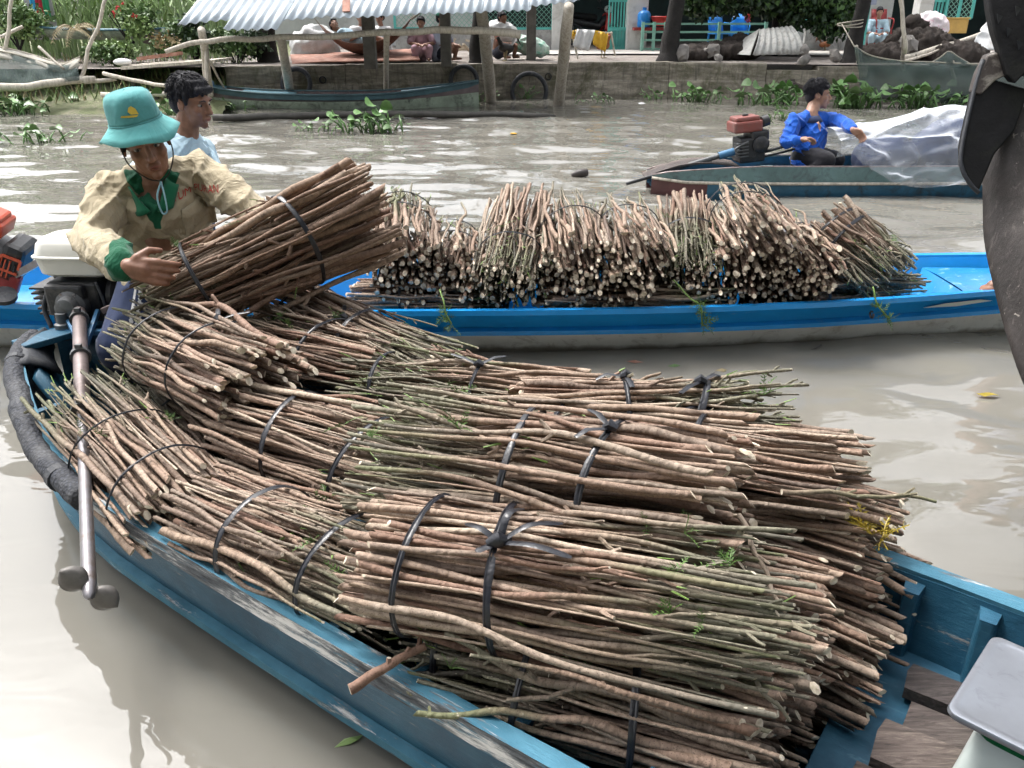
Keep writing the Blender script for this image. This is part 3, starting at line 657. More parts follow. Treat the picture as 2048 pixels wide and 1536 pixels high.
# ---------------------------------------------------------------- bright blue fibreglass boat
CY = [(-4.3, 3.93), (-2.6, 4.0), (0.0, 4.085), (2.3, 4.22), (5.0, 4.4)]
CHW = [(-4.6, 0.05), (-4.2, 0.20), (-3.4, 0.28), (-2.4, 0.325), (-1.2, 0.41), (0.0, 0.455), (1.0, 0.45), (2.2, 0.36), (3.2, 0.24), (4.4, 0.05)]
def cp(x, o, z): return Vector((x, sinterp(x, CY) + o, z))
def far_cargo_boat():
    t = thing('cargo_boat', 'bright blue fibreglass boat with pale grey hull bottom, loaded with bundles', 'boat', (0, 4.1, 0))
    xs = [-4.6, -4.4] + [-4.2 + 0.3 * i for i in range(29)] + [4.4]
    fl_ = lambda h: min(1, h / .3)
    zs = lambda x: 0.265 + 0.02 * max(0, abs(x) - 1.5) ** 1.3
    def prof_out(x, s):
        h, z = sinterp(x, CHW), zs(x)
        return [cp(x, s * (h - 0.03), z - 0.012), cp(x, s * (h - 0.026), z), cp(x, s * (h + 0.012), z + 0.002), cp(x, s * (h + 0.014), z - 0.022), cp(x, s * (h - 0.004), z - 0.03), cp(x, s * (h - 0.085 * fl_(h)), z - 0.115), cp(x, s * (h - 0.062 * fl_(h)), z - 0.128), cp(x, s * (h - 0.064 * fl_(h)), z - 0.15), cp(x, s * (h - 0.098 * fl_(h)), z - 0.156)]
    for s in (-1, 1):
        m = MB(); m.grid([prof_out(x, s) for x in xs]); m.build('side_panel', 'fibre_blue', t, smooth=28)
    m = MB(); rows = []
    for x in xs:
        h, z = sinterp(x, CHW), zs(x)
        half = [(h - 0.097 * fl_(h), z - 0.155), (h - .135 * fl_(h), 0.05), (h - .19 * fl_(h), -0.06), (h * 0.4, -0.13)]
        rows.append([cp(x, -o, zz) for o, zz in half] + [cp(x, o, zz) for o, zz in half[::-1]])
    m.grid(rows); m.build('hull_bottom', 'fibre_grey', t, smooth=40)
    m = MB(); rows = []
    for x in xs:
        h, z = sinterp(x, CHW), zs(x); hi = h - 0.03
        half = [(hi, z - 0.012), (hi - .06 * fl_(h), 0.16), (hi - .13 * fl_(h), 0.02)]
        rows.append([cp(x, -o, zz) for o, zz in half] + [cp(x, o, zz) for o, zz in half[::-1]])
    m.grid(rows); m.build('inner_lining', 'fibre_blue', t, smooth=30)
    # raised decks and lockers
    def deck(x0, x1, z, mat, slope=0.0, nm='deck'):
        m = MB(); n = 6; top = []
        for k in range(n + 1):
            x = lerp(x0, x1, k / n); h = sinterp(x, CHW) * 0.9 - 0.045
            top.append([cp(x, -h, z), cp(x, -h * 0.4, z + 0.008), cp(x, h * 0.4, z + 0.008), cp(x, h, z)])
        m.grid(top)
        xe = x1 if slope > 0 else x0
        if slope:
            h = sinterp(xe, CHW) * 0.88 - 0.04; h2 = max(.04, sinterp(xe, CHW) - 0.19)
            m.grid([[cp(xe, -h, z), cp(xe, h, z)], [cp(xe + slope, -h2, 0.03), cp(xe + slope, h2, 0.03)]])
        m.build(nm, mat, t)
    deck(-4.5, -2.25, 0.20, 'fibre_cyan', 0.12)
    deck(-2.1, -1.95, 0.19, 'fibre_cyan', 0.05, 'thwart')
    deck(2.30, 2.95, 0.225, 'fibre_cyan', -0.12)
    deck(3.1, 4.3, 0.24, 'fibre_cyan', -0.06)
    m = MB(); m.grid([[cp(x, -sinterp(x, CHW) * 0.62, 0.045), cp(x, sinterp(x, CHW) * 0.62, 0.045)] for x in (1.3, 1.7, 2.16)]); b = m.build('floor_mat', 'rubber', t)
    # rope eye and number panel on the near side
    m = MB(); p = [cp(1.73, -sinterp(1.73, CHW) - 0.004 + 0.02 * math.sin(a) - 0.015, zs(1.7) - 0.07 + 0.014 * math.cos(a)) for a in [i * 0.785 for i in range(8)]]
    m.tube(p, 0.006, 6); m.build('rope_eye', 'engine_black', t)
    def on_side(x, dz, out=0.010): return cp(x, -(sinterp(x, CHW) - 0.004 - dz * 0.95 * fl_(sinterp(x, CHW))) - out, zs(x) - 0.03 - dz)
    m = MB(); m.grid([[on_side(x, d) for d in (0.004, 0.083)] for x in (-1.86, -1.75, -1.62, -1.5)]); m.build('name_panel', 'scale_white', t)
    for x0, x1, k in ((-1.80, -1.72, 0), (-1.71, -1.655, 1), (-1.64, -1.575, 2)):
        m = MB(); n = 9
        for j in range(n):
            a0, a1 = math.pi * j / n, math.pi * (j + 1) / n; c, w = (x0 + x1) / 2, (x1 - x0) / 2
            m.add([on_side(c - w * math.cos(a0), 0.07 - 0.05 * math.sin(a0), 0.0125), on_side(c - w * math.cos(a1), 0.07 - 0.05 * math.sin(a1), 0.0125), on_side(c - w * 0.5 * math.cos(a1), 0.072 - 0.02 * math.sin(a1), 0.0125), on_side(c - w * 0.5 * math.cos(a0), 0.072 - 0.02 * math.sin(a0), 0.0125)], [(0, 1, 2, 3)])
        m.build('letter', 'fibre_blue', t)
    # torn white film stuck near the bow
    m = MB(); m.add([on_side(2.02, 0.045, 0.012), on_side(2.12, 0.02, 0.016), on_side(2.3, 0.012, 0.014), on_side(2.38, 0.03, 0.012), on_side(2.2, 0.05, 0.016)], [(0, 1, 2, 3, 4)]); m.build('torn_sticker', 'scale_white', t)
far_cargo_boat()

# ---------------------------------------------------------------- sticks: a set of crooked cuttings shared by every bundle
STL = 0.9
G2 = 'bundles on the bright blue boat'
def stick_mesh(i, twiggy, green, dark=False):
    r = random.Random(100 + i)
    n = 11; m = MB()
    a1, a2, a3 = r.uniform(0.006, 0.024), r.uniform(0.004, 0.012), r.uniform(0.0018, 0.0045)
    p = [r.uniform(0, 6.28) for _ in range(6)]; f = [r.uniform(2.2, 5), r.uniform(7, 11), r.uniform(16, 24)]
    kink = r.uniform(0.25, 0.8); ka = (r.uniform(-0.10, 0.10), r.uniform(-0.10, 0.10)) if r.random() < 0.5 else (0, 0)
    def pos(x):
        t = x / STL
        e = math.sin(math.pi * t) * 0.6 + 0.4
        k = max(0, t - kink) * STL
        return Vector((x, e * (a1 * math.sin(f[0] * x + p[0]) + a2 * math.sin(f[1] * x + p[1]) + a3 * math.sin(f[2] * x + p[2])) + ka[0] * k,
                       e * (a1 * math.sin(f[0] * x + p[3]) + a2 * math.sin(f[1] * x + p[4]) + a3 * math.sin(f[2] * x + p[5])) + ka[1] * k))
    r0 = 0.0110; taper = r.uniform(0.35, 0.6)
    xs, rs = [], []
    ne = 26
    for k in range(ne + 1):
        x = STL * k / ne; xs.append(x)
        rr = r0 * (1 - taper * (k / ne)) * (1 + 0.045 * r.uniform(-1, 1))
        if r.random() < 0.2: rr *= 1.12
        rs.append(rr)
    m.tube([pos(x) for x in xs], rs, 7, 0, True, 1)
    for base, sg in ((0, 1), (ne * 7, -1)):                # slanting machete cuts
        k_ = r.uniform(0.3, 1.3) * sg; c_ = pos(xs[0] if sg > 0 else xs[-1]); a_ = r.uniform(0, 6.28)
        for q_ in range(7):
            v_ = Vector(m.v[base + q_]); v_.x += k_ * ((v_.y - c_.y) * math.cos(a_) + (v_.z - c_.z) * math.sin(a_)); m.v[base + q_] = tuple(v_)
    ns = r.randint(3, 6) if twiggy else r.randint(0, 2)
    for _ in range(ns):
        x = r.uniform(0.45 if twiggy else 0.3, 0.97) * STL
        c = pos(x); a = r.uniform(0, 6.28); rad = r0 * (1 - taper * x / STL)
        out = Vector((0, math.cos(a), math.sin(a)))
        ln = r.uniform(0.012, 0.05) if twiggy else r.uniform(0.008, 0.02)
        d = (Vector((1, 0, 0)) * r.uniform(0.7, 1.4) + out).normalized()
        mid = c + d * (rad + ln * 0.6) + out * 0.003
        m.tube([c + out * rad * 0.3, mid, mid + (d + Vector((0.6, 0, 0))).normalized() * ln * 0.5], [rad * 0.8, rad * 0.68, rad * 0.6], 5, 0, True, 1)
        if twiggy and r.random() < 0.3:
            q = mid + d * ln * 0.4
            m.tube([q, q + (d + Vector((0.5, r.uniform(-.4, .4), r.uniform(-.4, .4)))).normalized() * r.uniform(0.02, 0.05)], [rad * 0.45, rad * 0.2], 4, 2)
    if twiggy and r.random() < 0.6:                       # a longer forked branch
        x = r.uniform(0.5, 0.8) * STL; c = pos(x); a = r.uniform(0, 6.28); rad = r0 * (1 - taper * x / STL); out = Vector((0, math.cos(a), math.sin(a))); ln = r.uniform(0.08, 0.2)
        m.tube([c, c + Vector((0.4, 0, 0)) * ln + out * ln * 0.16, c + Vector((0.75, 0, 0)) * ln + out * ln * 0.22, c + Vector((1, 0, 0)) * ln + out * ln * 0.27], [rad * 0.75, rad * 0.66, rad * 0.6, rad * 0.5], 6, 0, True, 1)
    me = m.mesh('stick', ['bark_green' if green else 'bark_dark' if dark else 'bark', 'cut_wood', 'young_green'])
    shade(me, 62)
    return me
PLAIN = [stick_mesh(i, False, False) for i in range(26)]
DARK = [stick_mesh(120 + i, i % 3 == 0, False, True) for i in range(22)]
TWIG = [stick_mesh(40 + i, True, False) for i in range(20)]
TWIGG = [stick_mesh(70 + i, True, True) for i in range(20)]
def sprig_mesh(i, mat):
    r = random.Random(300 + i); m = MB()
    for b in range(r.randint(3, 5)):
        d = Vector((r.uniform(-1, 1), r.uniform(-1, 1), r.uniform(0.2, 1))).normalized(); ln = r.uniform(0.04, 0.085)
        pts = [d * ln * k / 5 + Vector((0, 0, -0.25 * ln * (k / 5) ** 2)) for k in range(6)]
        m.tube(pts, [0.0011] * 6, 3, 0, False)
        for k in range(1, 6):
            for s in (-1, 1):
                sd, u = basis(d)
                q = pts[k]; l2 = r.uniform(0.011, 0.02) * (1.15 - 0.12 * k)
                tip = q + (sd * s + d * 0.7 + u * r.uniform(-.3, .5)).normalized() * l2
                wv = d * l2 * 0.2
                m.add([q, (q + tip) / 2 + wv + u * 0.001, tip, (q + tip) / 2 - wv], [(0, 1, 2, 3)])
    return m.mesh('leaf_sprig', mat)
SPRIG = [sprig_mesh(i, 'sprig') for i in range(5)] + [sprig_mesh(7, 'sprig_yellow')]

def link(name, me, parent, mw):
    o = bpy.data.objects.new(name, me); col.objects.link(o); o.parent = parent
    o.matrix_basis = Matrix.Translation(-root_loc(parent)) @ mw
    return o
def bundle(label, a, b, Rd=0.13, n=75, ties=(0.3, 0.7), seed=0, kind='mid', fa=1.05, fb=1.15, wid=1.12, hgt=0.9, sprigs=2, group='bundles on the near boat', tails=1, thick=1.0, jl=0.05, name='stick_bundle', over=0.0, yellow=False):
    """a = butt end, b = tip end (world); Rd = half width"""
    r = random.Random(900 + seed)
    a, b = Vector(a), Vector(b); ax = (b - a); L = ax.length; ax.normalize()
    t = thing(name, label, 'stick bundle', (a + b) / 2, group)
    s, u = basis(ax)
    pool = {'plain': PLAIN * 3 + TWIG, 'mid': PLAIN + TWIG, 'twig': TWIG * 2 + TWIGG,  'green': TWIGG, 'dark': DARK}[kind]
    n = int(n * 1.58); thick *= 0.62
    for i in range(n):
        rad = Rd * ((i + 0.5) / n) ** 0.43; ph = i * 2.39996 + r.uniform(-0.25, 0.25)
        o = s * (math.cos(ph) * rad * wid) + u * (math.sin(ph) * rad * hgt)
        p0 = a + o * fa * r.uniform(0.96, 1.06) + ax * r.uniform(-jl, jl) + Vector((r.uniform(-1, 1), r.uniform(-1, 1), r.uniform(-1, 1))) * 0.007
        p1 = b + o * fb * 0.95 * r.uniform(0.9, 1.10) + ax * r.uniform(-2.2 * jl, 1.4 * jl) + Vector((r.uniform(-1, 1), r.uniform(-1, 1), r.uniform(-1, 1))) * 0.014
        if r.random() < 0.09: p1 += (o.normalized() if o.length else u) * r.uniform(0.01, 0.035)
        if group == G2 and p0.z < 0.31: p0.y = max(p0.y, cp(p0.x, 0.07 - sinterp(p0.x, CHW), 0).y)
        d = p1 - p0; ln = d.length
        sc = thick * min(1.55, max(0.45, r.gauss(0.90, 0.30)))
        q = Vector((1, 0, 0)).rotation_difference(d)
        mw = Matrix.Translation(p0) @ q.to_matrix().to_4x4() @ Matrix.Rotation(r.uniform(0, 6.28), 4, 'X') @ Matrix.Diagonal((ln / STL, sc, sc, 1))
        link('stick', r.choice(pool), t, mw)
    for k, tt in enumerate(ties):
        c = a + ax * L * tt; f = lerp(fa, fb, tt)
        rw, rh = Rd * wid * f * 0.98 + 0.006, Rd * hgt * f * 0.98 + 0.006
        ring = []; tilt = r.uniform(-0.25, 0.25); nn = 30
        for j in range(nn + 1):
            an = 2 * math.pi * j / nn
            w = 1 + 0.025 * noise.noise(Vector((math.cos(an) * 2.2 + seed, math.sin(an) * 2.2, k)))
            ring.append(c + s * (math.cos(an) * rw * w) + u * (math.sin(an) * rh * w) + ax * (tilt * math.cos(an + k) * rw))
        m = MB(); wdt = r.uniform(0.005, 0.0085)
        rows = []
        for j, p in enumerate(ring):
            out = (p - c).normalized(); ww = wdt * (1 + 0.3 * noise.noise(p * 25))
            rows.append([p + ax * ww, p + out * 0.0025 + ax * ww * 0.3, p + out * 0.0012 - ax * ww * 0.2, p + out * 0.003 - ax * ww * 0.6, p - ax * ww, p - out * 0.003])
        m.grid(rows, closed=True)
        if k < tails:
            an = r.uniform(0.9, 1.9); kp = c + s * (math.cos(an) * rw) + u * (math.sin(an) * (rh + 0.006))
            m.tube([kp - ax * 0.014, kp + u * 0.007, kp + ax * 0.014], [0.007, 0.013, 0.007], 7)
            for _ in range(2):
                e1 = kp + (ax * r.uniform(-1, 1) + s * r.uniform(-1, 1)).normalized() * r.uniform(0.03, 0.06) + u * 0.012
                e2 = e1 + (e1 - kp) * r.uniform(0.5, 1.0) - u * r.uniform(0.0, 0.02)
                m.tube([kp, e1, e2], [0.005, 0.008, 0.006], 6, flat=0.25)
        m.build('tie', 'ribbon', t, smooth=45)
    for k in range(sprigs):
        tt = r.uniform(0.35, 1.0); an = r.uniform(0.5, 2.6)
        f = lerp(fa, fb, tt)
        p = a + ax * L * tt + s * (math.cos(an) * Rd * wid * f) + u * (math.sin(an) * Rd * hgt * f)
        mw = Matrix.Translation(p) @ Euler((r.uniform(-.6, .6), r.uniform(-.6, .6), r.uniform(0, 6.28))).to_matrix().to_4x4() @ Matrix.Scale(r.uniform(0.5, 0.95), 4)
        link('leaf_sprig', SPRIG[5] if yellow else r.choice(SPRIG[:5]), t, mw)
    return t

def bow(parent, p, ax, s, u):
    """loose bow of ribbon on a knot"""
    m = MB()
    for d, ln, up_ in ((ax * -1 + s * 0.5, 0.085, 0.02), (ax * 0.9 + s * 0.75, 0.13, 0.035), (ax + s * -0.1, 0.14, 0.02), (s * 1.0 + ax * 0.15, 0.11, 0.05), (ax * -0.5 - s * 0.6, 0.05, 0.0)):
        d = d.normalized()
        m.tube(path([p, p + d * ln * 0.5 + u * up_, p + d * ln + u * up_ * 0.3], 5), [0.004] + [0.008] * 9 + [0.004], 6, flat=0.22)
    m.tube([p - ax * 0.018 - s * .01, p + u * 0.012, p + ax * 0.016 + s * .012], [0.009, 0.016, 0.008], 8)
    m.build('bow', 'ribbon', parent, smooth=45)

NB = [
 # label, butt, tip, kw
 ('bundle nearest the stern fender, its tips pointing over the black sleeve', (-0.837, 1.803, 0.34), (-1.382, 2.398, 0.36), dict(Rd=.130, n=80, kind='mid', ties=(.16,.52), fb=1.12, jl=.04, seed=1, sprigs=3, tails=0)),
 ('low greenish bundle behind the stern bundle, pale tips near the propeller tube', (-0.889, 2.27, 0.26), (-1.472, 2.933, 0.27), dict(Rd=.11, n=60, kind='green', ties=(.3,.62), fb=1.3, seed=2, tails=1)),
 ('top bundle of the stern pile, lying right under the held bundle', (-0.718, 2.148, 0.545), (-1.239, 2.611, 0.52), dict(Rd=.135, n=85, kind='plain', ties=(.32,.75), seed=3, fa=1.15, fb=1.05, thick=1.15)),
 ('dark bundle at the middle of the stern pile with butts facing right', (-0.414, 2.48, 0.46), (-0.976, 2.78, 0.47), dict(Rd=.12, n=80, kind='mid', ties=(.35,), seed=4, sprigs=3)),
 ('bundle slanting over the far gunwale, just in front of the blue hull', (-0.866, 3.001, 0.5), (-0.228, 2.398, 0.46), dict(Rd=.115, n=70, kind='mid', ties=(.18,.58), seed=5, tails=1, sprigs=0)),
 ('bundle in mid boat with two ties, butts under the stern pile', (-0.754, 2.123, 0.43), (-0.115, 1.737, 0.44), dict(Rd=.13, n=80, kind='mid', ties=(.25,.62), seed=6, tails=0)),
 ('reddish bundle along the near gunwale with green tips toward mid boat', (-0.786, 1.749, 0.36), (-0.263, 1.413, 0.38), dict(Rd=.115, n=70, kind='plain', ties=(.34,.75), seed=7, tails=0, sprigs=4)),
 ('grey green bundle along the far gunwale, left of the tall right pile', (0.229, 2.188, 0.46), (-0.479, 2.376, 0.44), dict(Rd=.105, n=65, kind='twig', ties=(.45,.85), seed=8, sprigs=1)),
 ('rearmost bundle of the right pile, thin tips pointing right over the water', (0.034, 1.937, 0.575), (0.636, 1.827, 0.6), dict(Rd=.075, n=48, kind='twig', ties=(.42,.72), seed=9, fb=1.3, sprigs=1, tails=2)),
 ('large topmost bundle of the right pile held by two wide black ties', (0.431, 1.414, 0.62), (-0.277, 1.721, 0.56), dict(Rd=.135, n=95, kind='mid', ties=(.30,.58), seed=10, fb=1.2, tails=1, thick=1.1)),
 ('front bundle tied with a black bow, thick butts at its left end', (-0.267, 1.41, 0.49), (0.467, 1.191, 0.5), dict(Rd=.135, n=95, kind='mid', ties=(.14,.36), seed=11, fb=1.2, sprigs=7, tails=0, thick=1.05)),
 ('lowest front bundle beside the near gunwale with two slanting ties', (0.438, 1.1, 0.31), (-0.125, 1.29, 0.32), dict(Rd=.125, n=95, kind='plain', ties=(.40,.74), seed=12, fb=1.15, tails=0, thick=1.1)),
 ('bundle at the top right of the pile, butts facing the far gunwale', (0.753, 1.616, 0.54), (0.162, 1.871, 0.5), dict(Rd=.12, n=85, kind='plain', ties=(.5,), seed=13, sprigs=1, fa=1.1)),
 ('bundle below the top right one with a yellow sprig on its butts', (0.816, 1.555, 0.4), (0.21, 1.944, 0.4), dict(Rd=.125, n=90, kind='plain', ties=(.6,), seed=14, sprigs=0, fa=1.1)),
 ('bundle in the middle of the butt face of the right pile', (0.574, 1.281, 0.4), (-0.028, 1.583, 0.38), dict(Rd=.125, n=90, kind='plain', ties=(.6,), seed=15, sprigs=1, fa=1.1)),
 ('low bundle of the butt face nearest the bare blue floor', (0.764, 1.368, 0.21), (0.234, 1.824, 0.21), dict(Rd=.125, n=90, kind='plain', ties=(.6,), seed=16, sprigs=1, fa=1.08)),
 ('bottom bundle of the butt face at the lower edge of the picture', (0.555, 1.239, 0.16), (-0.029, 1.587, 0.16), dict(Rd=.125, n=80, kind='plain', ties=(.6,), seed=17, sprigs=1, fa=1.08)),
 ('dark bundle squeezed low between the near gunwale and the reddish bundle', (-0.751, 1.79, 0.21), (-0.256, 1.483, 0.19), dict(Rd=.10, n=55, kind='twig', ties=(.7,), seed=18, sprigs=2, tails=0)),
 ('green tipped bundle half buried below the front bow bundle', (0.349, 1.257, 0.34), (-0.203, 1.373, 0.33), dict(Rd=.11, n=70, kind='green', ties=(.85,), seed=19, sprigs=5, tails=0)),
 ('bundle of fine grey twigs between the top bundle and the far gunwale one', (0.543, 1.733, 0.56), (-0.263, 1.999, 0.5), dict(Rd=.09, n=60, kind='twig', ties=(.5,), seed=20, sprigs=1, tails=0)),
 ('small bundle against the far gunwale at the foot of the butt face', (0.923, 1.589, 0.24), (0.459, 1.992, 0.26), dict(Rd=.10, n=60, kind='twig', ties=(.6,), seed=21, sprigs=0, tails=0)),
 ('hidden low bundle under the mid boat bundles, only its sides showing', (-0.518, 1.881, 0.25), (0.069, 1.69, 0.26), dict(Rd=.12, n=50, kind='plain', ties=(.5,), seed=22, sprigs=0, tails=0)),
]
for lb, a_, b_, kw in NB:
    if kw['seed'] in (7, 12, 18, 19): a_, b_ = tuple(Vector(a_) + BW * .035), tuple(Vector(b_) + BW * .035)
    tb = bundle(lb, a_, b_, **kw)
    if kw['seed'] == 14:
        for k_ in range(3): link('leaf_sprig', SPRIG[5], tb, Matrix.Translation(Vector((0.748, 1.49, 0.5)) + Vector((.015 * k_, -.02 * k_, 0))) @ Euler((.4 * k_, .5, 2.1 * k_)).to_matrix().to_4x4() @ Matrix.Scale(1.2, 4))
    if 'bow' in lb and kw['seed'] == 11:
        A, B = Vector(a_), Vector(b_); ax = (B - A).normalized(); s_, u_ = basis(ax)
        c_ = A + (B - A) * 0.36
        nrm = (Vector((0, 0, 0.9)) - s_ * 0.5 * (1 if s_.y > 0 else -1)).normalized()
        bow(tb, c_ + nrm * 0.15, ax, s_ * (1 if s_.y > 0 else -1), nrm)
# single loose cuttings
def loose(label, a, b, kind=PLAIN, i=0, sc=1.0, name='loose_stick'):
    a, b = Vector(a), Vector(b); r = random.Random(i * 7 + len(kind)); n = 12; L_ = (b - a).length
    pts = [a.lerp(b, k / n) + noise.noise_vector(Vector((k * .35, i, 0))) * L_ * .05 for k in range(n + 1)]
    m = MB(); m.tube(pts, [0.0115 * sc * (1 - .35 * k / n) * (1 + .08 * r.uniform(-1, 1)) for k in range(n + 1)], 8, 0, True, 1)
    for _ in range(3):
        k = r.randint(3, n - 1); p = pts[k]; d = (b - a).normalized() + Vector((r.uniform(-.8, .8), r.uniform(-.8, .8), r.uniform(0, .8))); m.tube([p, p + d * .02], [.006 * sc, .005 * sc], 5, 0, True, 1)
    o = m.build(name, ['bark_green' if kind is TWIGG else 'bark', 'cut_wood'], None, smooth=60)
    tag(o, label, 'stick', 'loose sticks')
loose('loose bare stick poking out across the near gunwale', (-0.301, 1.173, 0.36), (-0.167, 1.245, 0.4), PLAIN, 3, 0.95)
loose('thin bent twig hanging down the butt face of the pile', (0.437, 1.359, 0.62), (0.493, 1.194, 0.52), TWIG, 4, 0.5)
loose('thin twig sticking out to the right above the water', (0.544, 1.442, 0.62), (0.858, 1.453, 0.6), TWIG, 6, 0.5)
loose('pale broken twig with white skin drooping below the bow bundle', (0.375, 1.107, 0.5), (0.477, 1.06, 0.4), TWIGG, 2, 0.42)
loose('reddish stick jutting from the butts near the far gunwale', (0.416, 1.363, 0.5), (0.645, 1.291, 0.44), PLAIN, 9, 0.9)

# bundles on the bright blue boat
FB = [
 ('twiggy bundle at the left end of the far pile beside the held bundle', (-0.525, 3.78, 0.486), (-0.601, 4.45, 0.609), dict(Rd=.15, kind='twig', seed=31, sprigs=2, ties=(.5,.8))),
 ('neatly ranked upright bundle with two blue black ties, second from the left on top', (-0.294, 3.8, 0.42), (-0.32, 4.4, 0.471), dict(Rd=.13, kind='plain', seed=32, sprigs=0, ties=(.35,.75), fb=1.0)),
 ('tangled twiggy bundle with curled tips hanging, third from the left on top', (0.056, 4.42, 0.588), (-0.032, 3.7, 0.437), dict(Rd=.135, kind='twig', seed=33, sprigs=1, ties=(.7,))),
 ('bundle with forked tips standing up, fourth from the left on top', (0.305, 3.74, 0.473), (0.296, 4.42, 0.615), dict(Rd=.14, kind='mid', seed=34, sprigs=0, ties=(.5,), fb=1.3)),
 ('bundle with butts fanned toward the camera, fifth from the left on top', (0.579, 3.72, 0.502), (0.591, 4.42, 0.575), dict(Rd=.14, kind='plain', seed=35, sprigs=0, ties=(.6,))),
 ('dark twiggy bundle sunk between two higher ones, sixth from the left on top', (0.923, 4.4, 0.566), (0.854, 3.8, 0.445), dict(Rd=.125, kind='green', seed=36, sprigs=2, ties=(.5,))),
 ('highest bundle of the far pile with tips standing straight up', (1.148, 3.76, 0.563), (1.193, 4.4, 0.658), dict(Rd=.15, kind='plain', seed=37, sprigs=0, ties=(.45,.75), fb=1.1, jl=.07)),
 ('sloping bundle right of the highest one with pale butts', (1.386, 3.76, 0.432), (1.476, 4.38, 0.476), dict(Rd=.14, kind='mid', seed=38, sprigs=0, ties=(.55,))),
 ('rightmost bundle of the far pile, feathery tips drooping to the right', (1.64, 4.25, 0.506), (1.884, 4.0, 0.312), dict(Rd=.16, n=85, kind='twig', seed=39, sprigs=1, ties=(.12,.3), fb=1.25)),
 ('butts in the lower layer at the far left of the blue boat', (-0.491, 3.74, 0.377), (-0.575, 4.45, 0.335), dict(Rd=.14, kind='plain', seed=40, sprigs=0, ties=(.5,))),
 ('lower layer bundle with sticks hanging over the hull side', (-0.091, 3.7, 0.341), (-0.108, 4.45, 0.278), dict(Rd=.14, kind='mid', seed=41, sprigs=1, ties=(.5,))),
 ('low bundle with butts sagging over the blue rim, below the fanned bundle', (0.465, 3.66, 0.341), (0.528, 4.45, 0.278), dict(Rd=.15, n=85, kind='plain', seed=42, sprigs=0, ties=(.5,))),
 ('lower layer bundle with green shoots hanging on the rim', (0.979, 3.74, 0.352), (1.149, 4.45, 0.292), dict(Rd=.14, kind='mid', seed=43, sprigs=3, ties=(.5,))),
 ('lower layer bundle of small butts under the sloping bundle', (1.35, 3.78, 0.315), (1.565, 4.45, 0.278), dict(Rd=.135, kind='plain', seed=44, sprigs=0, ties=(.5,))),
 ('bundle lying lengthwise at the bottom left of the blue boat', (-0.748, 3.82, 0.258), (-0.059, 3.86, 0.245), dict(Rd=.085, n=36, kind='plain', seed=45, sprigs=0, ties=(.3,))),
 ('bundle lying lengthwise at the bottom middle of the blue boat', (0.16, 3.82, 0.252), (1.018, 3.86, 0.245), dict(Rd=.085, n=36, kind='plain', seed=46, sprigs=0, ties=(.3,))),
 ('bundle lying lengthwise at the bottom right, thin tips toward the empty deck', (1.268, 4.04, 0.207), (2.07, 4.1, 0.226), dict(Rd=.09, n=45, kind='mid', seed=47, sprigs=0, ties=(.4,))),
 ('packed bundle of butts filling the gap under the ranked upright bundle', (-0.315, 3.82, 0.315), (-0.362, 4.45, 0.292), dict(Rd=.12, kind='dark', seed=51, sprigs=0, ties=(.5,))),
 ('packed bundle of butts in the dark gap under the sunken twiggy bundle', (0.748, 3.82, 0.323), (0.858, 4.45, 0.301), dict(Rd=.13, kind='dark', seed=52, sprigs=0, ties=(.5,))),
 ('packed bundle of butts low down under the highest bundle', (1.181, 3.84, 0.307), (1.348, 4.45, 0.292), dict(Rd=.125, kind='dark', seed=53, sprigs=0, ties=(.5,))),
 ('lower layer bundle of dark butts left of the bundle over the rim', (0.191, 3.74, 0.352), (0.223, 4.45, 0.321), dict(Rd=.13, kind='mid', seed=48, sprigs=1, ties=(.5,))),
]
for lb, a_, b_, kw in FB:
    kw.setdefault('n', 54); kw.setdefault('fa', 1.12); kw.setdefault('thick', 1.34); b_ = (b_[0], b_[1], b_[2] - .05) if kw['seed'] < 39 else b_; kw['fb'] = min(1.05, kw.get('fb', 1.0)); kw.setdefault('jl', .04)
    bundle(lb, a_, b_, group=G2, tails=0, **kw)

# green runners hanging over the blue rim
def runner(label, pts, seed):
    r = random.Random(seed); pts = path(pts, 6); t = thing('hanging_runner', label, 'plant stem', pts[-1], 'green runners over the rim')
    m = MB(); m.tube([wob(p, 14, .006) for p in pts], .004, 5); m.build('stem', 'young_green', t, smooth=True)
    for k in range(5):
        p = pts[-1 - k * 2]; link('leaf_sprig', r.choice(SPRIG[:5]), t, Matrix.Translation(p) @ Euler((r.uniform(1, 2.5), r.uniform(-.5, .5), r.uniform(0, 6.28))).to_matrix().to_4x4() @ Matrix.Scale(r.uniform(.8, 1.3), 4))
runner('leafy green runner hanging over the blue rim near the right end', [(1.727, 3.8, 0.322), (1.739, 3.765, 0.27), (1.773, 3.75, 0.22), (1.811, 3.75, 0.18)], 1)
runner('thin pale runner curling over the blue rim in mid boat', [(0.75, 3.72, 0.383), (0.825, 3.66, 0.317), (0.877, 3.645, 0.28), (0.892, 3.645, 0.187)], 2)
runner('short dry runner hanging over the blue rim left of the middle', [(-0.333, 3.66, 0.353), (-0.311, 3.6, 0.312), (-0.303, 3.59, 0.26), (-0.281, 3.59, 0.212)], 3)

